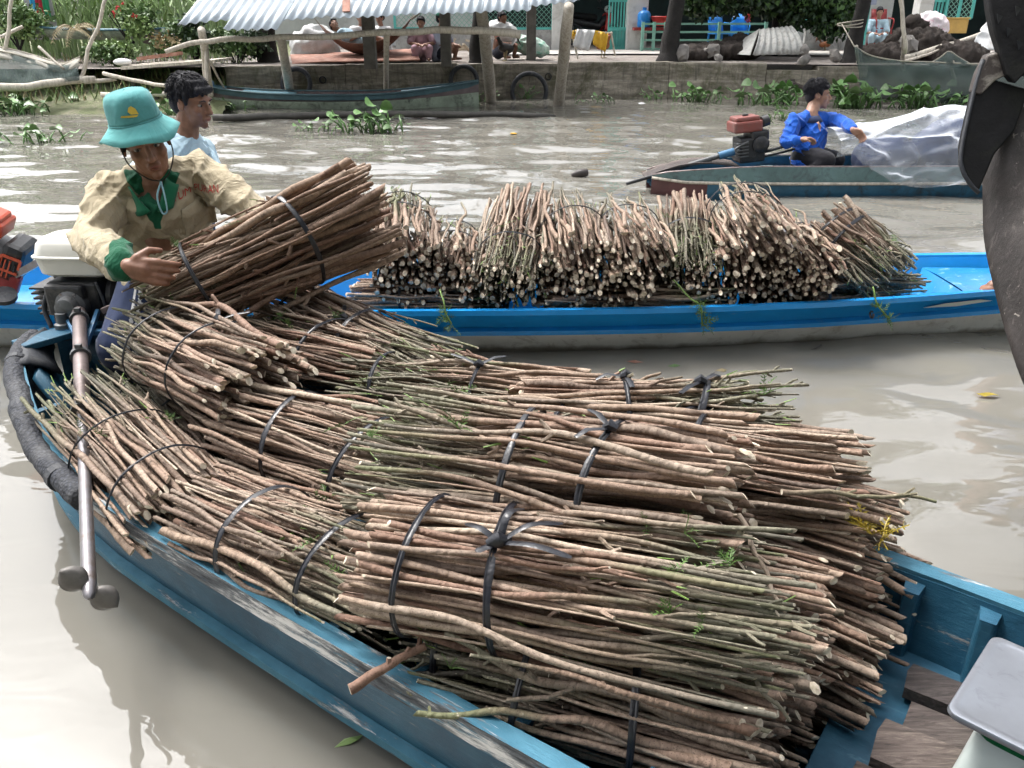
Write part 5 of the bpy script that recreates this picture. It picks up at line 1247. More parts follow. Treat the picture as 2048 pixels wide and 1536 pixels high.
    for sg, ang in ((1, 1.05), (-1, 1.05)):
        face = (d * .8 + Vector((0.1, -.45, .55))).normalized()
        bd = Vector((-.62, .30, .62)) * sg; bd = (bd - d * bd.dot(d)).normalized()
        bd = (bd - face * bd.dot(face) * .6).normalized(); wv = bd.cross(face).normalized()
        m = MB(); rows = []
        for k in range(9):
            f = k / 8; ww = .031 * math.sin(math.pi * min(1, f * .86 + .10)) ** .8 * (1 if f < .97 else .4)
            c = Pp + bd * (.010 + .066 * f)
            rows.append([c + wv * ww * x + bd.cross(wv) * (.010 * x * x) for x in (-1, -.5, 0, .5, 1)])
        m.grid(rows); o = m.build('propeller_blade', 'propeller_metal', t, smooth=True); o.modifiers.new('solid', 'SOLIDIFY').thickness = .004
    # tiller bar with clip
    a, b = Vector((-1.514, 2.898, 0.511)), Vector((-1.292, 2.937, 0.599))
    m = MB(); m.bar(a, b, .020, .020); ti = m.build('tiller', 'steel_brown', t)
    m = MB(); m.bar(a.lerp(b, .45) - up * .03, a.lerp(b, .8) - up * .028, .02, .03); m.build('throttle_box', 'plaster_grey', ti)
near_engine()

def left_engine():
    """engine on the blue boat, cut by the left edge of the picture"""
    C = Vector((-2.435, 3.811, 0.473)); t = thing('longtail_engine', 'black and orange engine at the left edge on the blue boat', 'engine', (C.x, C.y, .22))
    tilt = R(28); x = Vector((math.cos(tilt), 0.15, math.sin(tilt) * -1)).normalized(); y = Vector((0, 1, 0)); M = rotm(x, y)
    q = lambda a, b, c: C + M @ Vector((a, b, c))
    m = MB(); m.box(q(-.05, 0, -.02), (.22, .2, .2), M); m.box(q(-.12, 0, .04), (.16, .18, .16), M); b = m.build('engine_block', 'engine_grey', t, bevel=.02)
    m = MB(); m.box(q(.085, -.01, .03), (.10, .21, .20), M); m.build('recoil_cover', 'engine_black', t, bevel=.03)
    m = MB(); m.box(q(.07, -.09, -.06), (.16, .05, .10), M); m.build('red_shroud', 'engine_red', t, bevel=.012)
    fr = MB()
    for (a, b_, c, d_) in ((.02, .10, .075, .075), (.02, .02, .075, .005), (.10, .10, .075, .03), (.02, .10, .005, .005)):
        fr.bar(q(a + .03, -.118, b_ - .0 if False else c), q(b_ + .03, -.118, d_), .012, .008, up=Vector((0, 1, 0)))
    for i in range(3): fr.bar(q(.05 + .02 * i, -.118, -.03), q(.05 + .02 * i, -.118, .06), .006, .008, up=Vector((0, 1, 0)))
    fr.build('orange_trim', 'engine_orange', t)
    for i in range(5):
        m = MB(); m.bar(q(.04 + .018 * i, -.117, -.01), q(.04 + .018 * i, -.117, .045), .008, .006); m.build('vent_slot', 'rubber', t)
    m = MB(); m.box(q(-.07, 0, .155), (.17, .18, .08), M); m.box(q(-.07, 0, .20), (.13, .15, .03), M); m.build('fuel_tank', 'engine_orange', t, bevel=.025)
    m = MB(); m.box(q(-.06, 0, -.17), (.26, .12, .06), M); m.bar(q(-.25, 0, -.26), q(.12, -.02, -.14), .07, .05); m.build('mount_frame', 'blue_frame', t, bevel=.006)
    m = MB(); m.bar(q(.05, -.04, -.12), Vector((-2.1, 3.664, 0.513)), .03, .03); m.build('tiller', 'steel', t)
    m = MB(); m.lathe(Vector((-2.34, 3.638, 0.331)), [(.035, -.012), (.055, -.01), (.055, .012), (.035, .014)], 18, (0.3, -.4, 1)); m.build('hand_wheel', 'rubber', t, smooth=40)
left_engine()

# ---------------------------------------------------------------- passing motor boat, its engine, film, load and driver
MBY = [(1.35, 7.95), (6.5, 8.12)]
MHW = [(1.30, 0.16), (1.7, 0.27), (2.3, 0.34), (3.5, 0.38), (5.0, 0.36), (6.4, 0.2), (7.2, 0.03)]
def mp_(x, o, z): return Vector((x, interp(x, MBY) + o, z))
def motor_boat():
    t = thing('motor_boat', 'narrow weathered teal and dark blue boat passing behind with a plastic cover', 'boat', (3.2, 8.0, 0))
    xs = [1.30, 1.45, 1.6, 1.8, 2.0, 2.3, 2.7, 3.2, 3.8, 4.4, 5.0, 5.6, 6.2, 6.8, 7.2]
    zt = lambda x: 0.16 + 0.10 * min(1, max(0, (x - 1.3) / .9)) ** .6 + 0.03 * max(0, x - 5)
    for s in (-1, 1):
        m = MB(); m.grid([[mp_(x, s * (sinterp(x, MHW) - .025), zt(x) + .004), mp_(x, s * (sinterp(x, MHW) + .01), zt(x) + .006), mp_(x, s * (sinterp(x, MHW) - .004), .125 + .1 * max(0, 1.6 - x))] for x in xs]); m.build('upper_strake', 'motor_boat_teal', t, smooth=30)
        m = MB(); m.tube([mp_(x, s * (sinterp(x, MHW) + .006), .118 + .1 * max(0, 1.6 - x)) for x in xs], .014, 8); m.build('rubbing_strake', 'pole_wood', t, smooth=True)
        m = MB(); m.tube([mp_(x, s * (sinterp(x, MHW) - .006), zt(x) + .008) for x in xs], .011, 6); m.build('gunwale', 'steel_brown', t, smooth=True)
    m = MB(); rows = []
    for x in xs:
        h = sinterp(x, MHW); half = [(h - .002, .12 + .1 * max(0, 1.6 - x)), (h * .96, .03), (h * .8, -.08)]
        rows.append([mp_(x, -o, z) for o, z in half] + [mp_(x, o, z) for o, z in half[::-1]])
    m.grid(rows); m.m = [1 if i < 15 else 0 for i in range(len(m.f))]; m.build('hull', ['motor_boat_blue', 'motor_boat_red'], t, smooth=40)
    m = MB(); rows = []
    for x in xs:
        h = sinterp(x, MHW) - .03; half = [(h, zt(x)), (h * .92, .06)]
        rows.append([mp_(x, -o, z) for o, z in half] + [mp_(x, o, z) for o, z in half[::-1]])
    m.grid(rows); m.build('inner_lining', 'motor_boat_blue', t)
    for i in range(4):
        m = MB(); o0 = -.12 + .08 * i
        m.grid([[mp_(x, (o0 + k * .074) * (.6 + .5 * min(1, x - 1.1)), zt(x) - .02 + .07 * math.sin(max(0, min(1, (x - 1.25) / .9)) * 3.1)) for k in (0, 1)] for x in (1.25, 1.4, 1.55, 1.7, 1.85, 2.0, 2.12)])
        o = m.build('stern_plank', 'plank', t); o.modifiers.new('solid', 'SOLIDIFY').thickness = .015
    m = MB(); m.box(mp_(2.5, .1, .17), (.12, .5, .02)); m.build('thwart', 'motor_boat_teal', t)
motor_boat()
def motor_engine():
    C = Vector((2.222, 7.991, 0.404)); t = thing('longtail_engine', 'small engine with faded red tank on the passing boat', 'engine', (C.x, C.y, .25))
    M = rotm((1, .1, .10), (0, 1, 0)); q = lambda a, b, c: C + M @ (Vector((a, b, c)) * 1.18)
    m = MB(); m.box(q(0, 0, -.02), (.24, .24, .23), M); m.box(q(.06, 0, .06), (.17, .24, .15), M); b = m.build('engine_block', 'engine_black', t, bevel=.02)
    for i in range(5): m = MB(); m.box(q(-.08, -.06, -.06 + .025 * i), (.1, .12, .01), M); m.build('cooling_fin', 'engine_grey', b)
    m = MB(); m.lathe(q(.06, -.10, .02), [(.075, 0), (.075, .03), (.04, .05)], 16, (0, -1, 0)); m.build('recoil_cover', 'engine_black', t, smooth=40)
    m = MB(); m.box(q(-.035, 0, .160), (.27, .24, .10), M); m.box(q(-.035, 0, .215), (.23, .2, .05), M); k = m.build('fuel_tank', 'tank_red', t, bevel=.018)
    m = MB(); m.lathe(q(-.03, 0, .235), [(.028, 0), (.028, .015)], 12, M @ Vector((0, 0, 1))); m.build('filler_cap', 'engine_black', k)
    m = MB(); m.lathe(q(.09, -.04, .18), [(.05, 0), (.05, .06), (.03, .07)], 14, M @ Vector((1, 0, .2))); m.build('air_filter', 'engine_black', t, smooth=40)
    a, e = Vector((2.072, 7.919, 0.364)), Vector((1.071, 7.847, 0.078)); d = (e - a)
    m = MB(); m.tube([a, a + d * .14], .036, 12); m.build('coupling_sleeve', 'blue_frame', t, smooth=40)
    m = MB(); m.tube([a + d * .1, a + d * .42], .024, 10); m.build('outer_tube', 'engine_grey', t, smooth=40)
    m = MB(); m.tube([a + d * .4, e], .017, 10); m.build('shaft_tube', 'engine_black', t, smooth=40)
    m = MB(); m.tube([Vector((2.338, 7.915, 0.356)), Vector((2.691, 7.807, 0.483))], .014, 8); m.tube([Vector((2.33, 7.947, 0.305)), Vector((2.641, 7.928, 0.386))], .012, 8); m.build('tiller', 'engine_black', t, smooth=40)
    m = MB(); m.tube(path([q(-.15, -.1, .0), q(-.1, -.11, .03), q(-.04, -.1, .05)], 5), .012, 6); m.build('exhaust_pipe', 'engine_grey', t, smooth=True)
motor_engine()
def driver():
    D = 7.72
    hc, HM = Vector((2.868, 8.154, 0.845)), frame((0.95, -0.25, 0.0), (0, 0, 1))
    nk = Vector((2.798, 8.082, 0.682)); shR, shL = Vector((2.622, 8.001, 0.624)), Vector((3.022, 8.184, 0.617))
    elR, wrR = Vector((2.531, 7.87, 0.452)), Vector((2.618, 7.756, 0.489))
    elL, wrL = Vector((3.077, 7.915, 0.602)), Vector((3.059, 7.689, 0.585))
    ch, hp = Vector((2.816, 8.058, 0.505)), Vector((2.769, 7.962, 0.289))
    t = thing('person', 'man in royal blue long sleeved shirt steering the passing boat', 'person', (hp.x, hp.y, .07))
    kR, kL = Vector((2.883, 7.781, 0.299)), Vector((3.069, 8.026, 0.261)); fR, fL = Vector((kR.x - .16, kR.y, .10)), Vector((kL.x - .05, kL.y + .1, .10))
    body = head_prims(hc, HM, 1.08) + [('c', hc + HM @ Vector((0, -.02, -.05)), .056, nk, .06), ('c', nk, .06, ch, .12), ('c', ch, .13, hp, .13), ('c', shR, .05, shL, .05), ('c', shR, .048, elR, .04), ('c', elR, .038, wrR, .027), ('c', shL, .048, elL, .04), ('c', elL, .038, wrL, .027),
            ('c', hp, .11, kR, .06), ('c', hp, .11, kL, .06), ('c', kR, .058, fR, .04), ('c', kL, .058, fL, .04), ('c', fR, .036, fR + Vector((-.14, -.02, 0)), .025), ('c', fL, .036, fL + Vector((.14, -.05, -.02)), .025)]
    body += hand_prims(wrR, (1, -.1, .15), (0.1, -.3, -1), (0, -1, 0), 1.0, 1.05) + hand_prims(wrL, (.75, -.3, -.5), (0, -.6, -.6), (0, -.5, .8), .8, 1.05)
    bo = blob('body', body, ['skin_light'], t, 0.008, 1, push=head_push(hc, HM, 1.08)); face_parts(hc, HM, bo, 1.08)
    hair_strands(hc, HM, blob('hair', hair_prims(hc, HM, 1.06)[:5], ['hair'], t, 0.008, 1), 1.08)
    fw = Vector((.25, -.95, .05)).normalized(); rt = Vector((1, .2, 0)).normalized()
    def reg(c):
        v = Vector(c) - nk; x, z = v.dot(rt) - .025, -v.z
        return max(-.05, min(v.dot(fw) - .03, .15 - z, .045 * (1 - z / .15) - abs(x)))
    s = blob('shirt', [('c', nk + Vector((0, .02, -.05)), .075, ch, .135), ('c', ch, .135, hp, .138), ('c', shR, .064, shL, .064), ('c', nk + Vector((0, .02, -.03)), .058, shR, .062), ('c', nk + Vector((0, .02, -.03)), .058, shL, .062), ('c', shR, .064, elR, .054), ('c', elR, .054, elR.lerp(wrR, .85), .042), ('c', shL, .064, elL, .053), ('c', elL, .052, elL.lerp(wrL, .8), .042)], ['shirt_blue'], t, 0.008, 1, folds=[(0.014, (3.5, 3.5, 14), (0, R(40), 0)), (0.012, (4, 4, 16), (0, R(-40), R(20)))], trim=reg)
    m = MB(); m.grid([[nk + Vector((math.cos(a) * (.075 + .022 * j), math.sin(a) * (.072 + .02 * j), -.008 - .028 * j)) for a in [i * 2 * math.pi / 18 for i in range(18)]] for j in range(3)], closed=True)
    c = m.build('collar', 'trousers_navy', t, smooth=True); c.modifiers.new('solid', 'SOLIDIFY').thickness = .005
    e = nk + rt * .080 + Vector((0, 0, -.15)); m = MB(); pp = drape(s, [e + rt * .026 * math.cos(a) + Vector((0, 0, .026 * math.sin(a))) for a in [i * .524 for i in range(13)]], -fw, .006); m.tube(pp, .005, 5); pp = drape(s, [e + rt * (-.014 + .007 * k) + Vector((0, 0, -.008 + .004 * (k % 3))) for k in range(5)], -fw, .006); m.tube(pp, .006, 5); m.build('chest_emblem', 'cloth_white', s)
    blob('trousers', [('c', hp, .14, kR, .088), ('c', kR, .085, fR, .065), ('c', hp, .14, kL, .088), ('c', kL, .085, fL, .065)], ['trousers_black'], t, 0.01, 2, folds=[(0.008, (10, 10, 8))])
driver()
def covered_load():
    t = thing('cargo_sacks', 'dark stacked load under the clear plastic film on the passing boat', 'cargo', (4.0, 8.05, .1))
    for i, (x, y, z, sx, sy, sz) in enumerate([(3.55, 8.05, .28, .5, .5, .36), (4.15, 8.05, .36, .6, .52, .48), (4.8, 8.08, .36, .6, .5, .46), (5.4, 8.1, .32, .55, .45, .4)]):
        blob('sack', [('e', (x, y, z), (sx * .6, sy * .55, sz * .58)), ('c', (x - sx * .3, y - sy * .2, z - .05), .15, (x + sx * .3, y + sy * .1, z + .02), .15)], ['trousers_navy'], t, .025, 2, folds=[(.02, (5, 5, 5))])
    # film
    hand = Vector((3.112, 7.695, 0.55))
    rows = []; n = 110; mcol = 60; xs = np.linspace(2.88, 6.0, n)
    for x in xs:
        f = (x - 2.88) / 3.12
        top = .55 + .14 * min(1, f * 2.6) + .03 * math.sin(x * 5)
        if f < .12: top = lerp(.52, top, f / .12)
        lo = min(1, max(0, (f - .06) / .12))
        near = [(lerp(-.30, -.44, lo), lerp(.27, .09, lo)), (lerp(-.31, -.445, lo), lerp(.31, .2, lo)), (lerp(-.31, -.41, lo), lerp(.37, .33, lo)), (lerp(-.30, -.35, lo), .47), (-.24, top * .86), (-.12, top), (.1, top + .03), (.26, top * .9), (.40, .42), (.46, .18)]
        tab = [(k / (len(near) - 1), p[0]) for k, p in enumerate(near)]; tz = [(k / (len(near) - 1), p[1]) for k, p in enumerate(near)]
        row = []
        for k in range(mcol):
            v = k / (mcol - 1); o, z = sinterp(v, tab), sinterp(v, tz)
            p = mp_(x, o, z)
            g = noise.noise(Vector((x * 1.6 + z * 2.2, z * 5.5 - x * 1.4, o * 2))); g2 = noise.noise(Vector((x * 4 + 7, z * 11 - x * 3.5, o * 4)))
            p += Vector((0, -1, .5)) * ((max(0, 1 - abs(g) * 3.4)) * .075 + max(0, 1 - abs(g2) * 3.2) * .030)
            pull = math.exp(-((p - hand).length / .34) ** 2); p = p.lerp(hand + Vector((.02, .03, -.02)), pull * .72)
            row.append(p)
        rows.append(row)
    m = MB(); m.grid(rows); o = m.build('plastic_film', 'film', None, smooth=True); tag(o, 'clear crumpled plastic film draped over the passing boat and held by its driver', 'plastic film')
covered_load()

# ---------------------------------------------------------------- dark prow at the right edge, the scale, the seated stranger behind the prow
def prow():
    D = 2.25
    t = thing('boat_prow', 'tall black weathered boat prow rising along the right edge', 'boat', (1.5, 2.198, 0.782))
    # lower hull: the stem curve, wrapped round and running off to the right toward the camera side

    stem = [(1.293, 2.368, 1.29), (1.274, 2.299, 1.134), (1.272, 2.26, 1.047), (1.273, 2.206, 0.95), (1.284, 2.143, 0.856), (1.301, 2.075, 0.753), (1.324, 2.011, 0.657), (1.35, 1.958, 0.587), (1.396, 1.903, 0.512), (1.62, 1.72, .26), (1.85, 1.62, .06), (2.1, 1.55, -.15)]
    stem = path(stem, 5); rows = []
    for i, p in enumerate(stem):
        f = i / (len(stem) - 1); row = []
        for k in range(13):
            v = k / 12
            off = Vector((.010 + .62 * v ** 1.6, -.16 * math.sin(v * 1.7) - .55 * max(0, v - .35), -.02 * v))
            q = p + off
            g = noise.noise(Vector((q.z * 3 + v * 2, v * 5, 1))); q += Vector((0, -1, 0)) * .02 * g
            rid = math.exp(-((v - .15 - .30 * f) / .035) ** 2) * .018 + math.exp(-((v - .30 - .15 * f) / .03) ** 2) * .014
            q += Vector((0, -rid, 0))
            row.append(q)
        rows.append([p + Vector((.66, .4, 0)), p + Vector((.3, .22, 0)), p + Vector((.06, .05, 0))] + row)
    m = MB(); m.grid(rows); m.build('hull_side', 'prow_tar', t, smooth=True)
    # cheek plate standing proud on the left, with pale peeling corner
    m = MB(); m.prism([(1.215, 2.293, 1.318), (1.184, 2.235, 1.188), (1.185, 2.215, 1.141), (1.202, 2.198, 1.104), (1.228, 2.188, 1.081), (1.27, 2.228, 1.172), (1.323, 2.254, 1.229), (1.362, 2.297, 1.328), (1.27, 2.308, 1.352)], (.012, .05, .0)); m.build('cheek_plate', 'prow_black', t, bevel=.006)
    m = MB(); m.prism([(1.248, 2.328, 1.41), (1.223, 2.308, 1.364), (1.21, 2.289, 1.321), (1.231, 2.287, 1.316), (1.268, 2.302, 1.35), (1.299, 2.308, 1.364), (1.294, 2.334, 1.424)], (.012, .05, 0)); m.build('peeling_corner', 'prow_pale', t, bevel=.004)
    m = MB(); m.tube(path([(1.239, 2.329, 1.4), (1.213, 2.292, 1.316), (1.182, 2.234, 1.186), (1.184, 2.213, 1.138), (1.205, 2.197, 1.102), (1.228, 2.187, 1.08)], 5), .0055, 8); m.build('plate_rim', 'rubber', t, smooth=True)
    m = MB(); m.box((1.66, 2.32, 1.50), (.42, .16, 1.3)); m.build('stem_post', 'prow_tar', t, bevel=.02)
    # upper black board reaching out of the picture, with a jagged lower lip
    m = MB(); m.prism([(1.23, 2.392, 1.615), (1.24, 2.35, 1.52), (1.25, 2.327, 1.47), (1.266, 2.308, 1.425), (1.284, 2.281, 1.366), (1.305, 2.272, 1.344), (1.328, 2.281, 1.366), (1.396, 2.268, 1.336), (1.499, 2.297, 1.401), (1.499, 2.392, 1.615)], (.01, .05, 0)); ub = m.build('upper_board', 'prow_black', t, bevel=.005)
    for c in ((1.26, 2.336, 1.501), (1.284, 2.322, 1.47), (1.312, 2.308, 1.439), (1.307, 2.344, 1.52)):
        c = Vector(c); m = MB(); m.prism([c + Vector((-.008, 0, .010)), c + Vector((.008, 0, .004)), c + Vector((.001, 0, -.014))], (0, -.003, 0)); m.build('nail_tag', 'rubber', ub)
prow()
def scale_():
    c = Vector((0.9, 1.111, 0.4)); c.z = 0.2
    t = thing('weighing_scale', 'green and white weighing scale with a bare metal tray in the boat', 'scale', c)
    # tray corners seen in the picture: left corner, back corner
    A, B = Vector((0.759, 1.082, 0.4)), Vector((0.941, 1.271, 0.4))
    e1 = (B - A); e2 = Vector((e1.y, -e1.x, 0)).normalized() * e1.length * 1.05
    def rrect(z, g, r=.02):
        cx = A + e1 / 2 + e2 / 2; u1, u2 = e1.normalized(), e2.normalized(); h1, h2 = e1.length / 2 + g, e2.length / 2 + g; out = []
        for s1, s2, a0 in ((1, 1, 0), (-1, 1, 90), (-1, -1, 180), (1, -1, 270)):
            for k in range(6):
                a = R(a0 + 18 * k); p = cx + u1 * (s1 * (h1 - r) + r * math.cos(a)) + u2 * (s2 * (h2 - r) + r * math.sin(a)); p.z = z; out.append(p)
        return out
    m = MB(); m.grid([rrect(.388, -.004), rrect(.387, .002), rrect(.394, .005), rrect(.400, .003), rrect(.4015, -.004), rrect(.400, -.010), rrect(.3985, -.018), rrect(.399, -.09, .01)], closed=True); m.add(rrect(.399, -.09, .01), [tuple(range(24))]); m.add(rrect(.388, -.004), [tuple(range(24))]); m.build('tray', 'tray_metal', t, smooth=50)
    cx = A + e1 / 2 + e2 / 2; u1, u2 = e1.normalized(), e2.normalized(); M = Matrix((u1, u2, Vector((0, 0, 1)))).transposed()
    m = MB()
    def ring(z, w, d, r=.03):
        out = []
        for s1, s2, a0 in ((1, 1, 0), (-1, 1, 90), (-1, -1, 180), (1, -1, 270)):
            for k in range(5):
                a = R(a0 + 22.5 * k); p = cx + u1 * (s1 * (w - r) + r * math.cos(a)) + u2 * (s2 * (d - r) + r * math.sin(a)); p.z = z; out.append(p)
        return out
    m.grid([ring(.203, .108, .108), ring(.208, .115, .115), ring(.235, .115, .115), ring(.325, .098, .098), ring(.345, .095, .095), ring(.352, .08, .08)], closed=True); m.add(ring(.352, .08, .08), [tuple(range(20))]); m.m = [1 if i >= 20 * 2 and i < 20 * 4 else 0 for i in range(len(m.f))]
    b = m.build('scale_body', ['scale_green', 'scale_white'], t, smooth=40)
    m = MB(); m.box(cx + Vector((0, 0, .362)) - Vector((0, 0, cx.z)), (.09, .09, .026), M); m.build('tray_spider', 'steel', t)
    # oval green badge with orange mark on the face toward the camera's left
    for sd, wd, hh in ((-u1, u2, 1),):
        for mat, sx, sz, o in (('scale_green', .052, .030, .002), ('scale_white', .020, .012, .0035), ('orange_mark', .014, .006, .005)):
            zc = .282; base = cx + sd * (.1065) + wd * -.02; base.z = 0
            slope = Vector((0, 0, 1)) - sd * .19; slope.normalize(); nrm = (sd + Vector((0, 0, .19))).normalized()
            p0 = base + Vector((0, 0, zc)) + nrm * (o - 0.0)
            m = MB(); pts = [p0 + wd * sx * math.cos(a) + slope * sz * math.sin(a) for a in [i * 2 * math.pi / 24 for i in range(24)]]; m.add(pts, [tuple(range(24))]); m.build('badge' if mat != 'orange_mark' else 'badge_mark', mat, b)
scale_()
def stranger():
    """only a bare toe shows beside the prow"""
    toe = Vector((2.304, 3.909, 0.275)); t = thing('person', 'bare foot of a person on the blue deck, mostly hidden by the black prow', 'person', (toe.x + .5, toe.y + .2, .25))
    hl = toe + Vector((.24, .05, .01)); kn = hl + Vector((.02, .12, .38)); hp = hl + Vector((.38, .2, .10)); ch = hp + Vector((.05, 0, .38)); hc = ch + Vector((-.02, 0, .33)); HM = frame((-1, -.2, -.1))
    foot = [('c', hl + Vector((-.02, 0, .02)), .04, toe + Vector((.08, .02, .01)), .036)]
    for i, (o, l) in enumerate(((-.025, .0), (-.008, .006), (.008, .013), (.022, .022), (.034, .032))): foot.append(('c', toe + Vector((.07, .02 + o, 0)), .016, toe + Vector((.016 + l, .02 + o, -.003)), .012 if i else .016))
    blob('body', head_prims(hc, HM) + foot + [('c', hl + Vector((0, 0, .05)), .04, kn, .058), ('c', kn, .06, hp, .09), ('c', hp, .13, ch, .14), ('c', ch, .1, hc, .05), ('c', ch + Vector((0, -.17, .08)), .05, kn + Vector((-.02, -.06, .05)), .03), ('c', ch + Vector((0, .17, .08)), .05, hp + Vector((-.2, .2, .1)), .03)], ['skin'], t, .006, 1)
    blob('shirt', [('c', hp, .155, ch, .165), ('c', ch + Vector((0, -.17, .08)), .075, ch + Vector((-.08, -.15, -.06)), .07), ('c', ch + Vector((0, .17, .08)), .075, ch + Vector((-.08, .17, -.06)), .07), ('c', ch + Vector((0, -.15, .08)), .08, ch + Vector((0, .15, .08)), .08)], ['cloth_lilac'], t, .012, 2)
    blob('shorts', [('c', hp, .15, hp.lerp(kn, .7), .09)], ['shorts_navy'], t, .012, 2)
    blob('hair', hair_prims(hc, HM), ['hair'], t, .009, 1)
stranger()

# ---------------------------------------------------------------- plants
def leaf_cloud(mb, c, rad, n, size, r, mi=0, shell=0.5, droop=0.0):
    c = Vector(c)
    for _ in range(n):
        d = Vector((r.gauss(0, 1), r.gauss(0, 1), r.gauss(0, 1))).normalized() * (shell + (1 - shell) * r.random()) if r.random() < .8 else Vector((r.uniform(-.6, .6), r.uniform(-.6, .6), r.uniform(-.6, .6)))
        p = c + Vector((d.x * rad[0], d.y * rad[1], d.z * rad[2]))
        a = Vector((r.uniform(-1, 1), r.uniform(-1, 1), r.uniform(-1, .5) - droop)).normalized(); b = a.cross(Vector((r.uniform(-1, 1), r.uniform(-1, 1), r.uniform(-1, 1)))).normalized()
        l = size * r.uniform(.6, 1.3); w = l * r.uniform(.28, .42); nn = a.cross(b) * l * .12
        mb.add([p, p + a * l * .5 + b * w + nn, p + a * l, p + a * l * .5 - b * w + nn], [(0, 1, 2), (0, 2, 3)], mi)
def tree(label, base, h, lean=(0, 0), tr=.2, crown=(), leaf=('leaf_dark', 'leaf_mid'), size=.2, n=1500, seed=0, name='tree', group=None, limbs=5):
    r = random.Random(seed); base = Vector(base); t = thing(name, label, 'tree', base, group)
    top = base + Vector((lean[0], lean[1], h))
    pts = [base + Vector((0, 0, -.15))] + [base.lerp(top, f) + Vector((r.uniform(-1, 1), r.uniform(-1, 1), 0)) * tr * .35 for f in (.06, .2, .4, .6, .8)] + [top]
    m = MB(); m.tube(path(pts, 4), [tr * (1.5 if i < 2 else 1.12 if i < 5 else 1) * (1 - .6 * i / 25) for i in range(25)], 12)
    for i in range(limbs):
        f = r.uniform(.45, .9); p = base.lerp(top, f); a = r.uniform(0, 6.28); ln = h * r.uniform(.2, .35)
        e = p + Vector((math.cos(a) * ln, math.sin(a) * ln, ln * r.uniform(.3, .8))); m.tube([p, p.lerp(e, .5) + Vector((0, 0, -.05 * ln)), e], [tr * .45, tr * .3, tr * .12], 6)
    m.build('trunk', 'trunk', t, smooth=50)
    m = MB()
    for (cx, cy, cz, rx, ry, rz, k) in crown:
        leaf_cloud(m, base + Vector((cx, cy, cz)), (rx, ry, rz), int(n * k), size, r, 0, .35, .3); leaf_cloud(m, base + Vector((cx, cy, cz + rz * .15)), (rx, ry, rz), int(n * k * .5), size, r, 1, .6, .2)
    m.build('crown', list(leaf), t)
    return t
GZ = 0.68
def wall_y(x): return interp(x, [(-7.5, 15.7), (-5.2, 16.3), (-1, 17.5), (3, 18.0), (6.6, 17.1), (9, 16.9), (14, 17.2), (30, 17.5)])
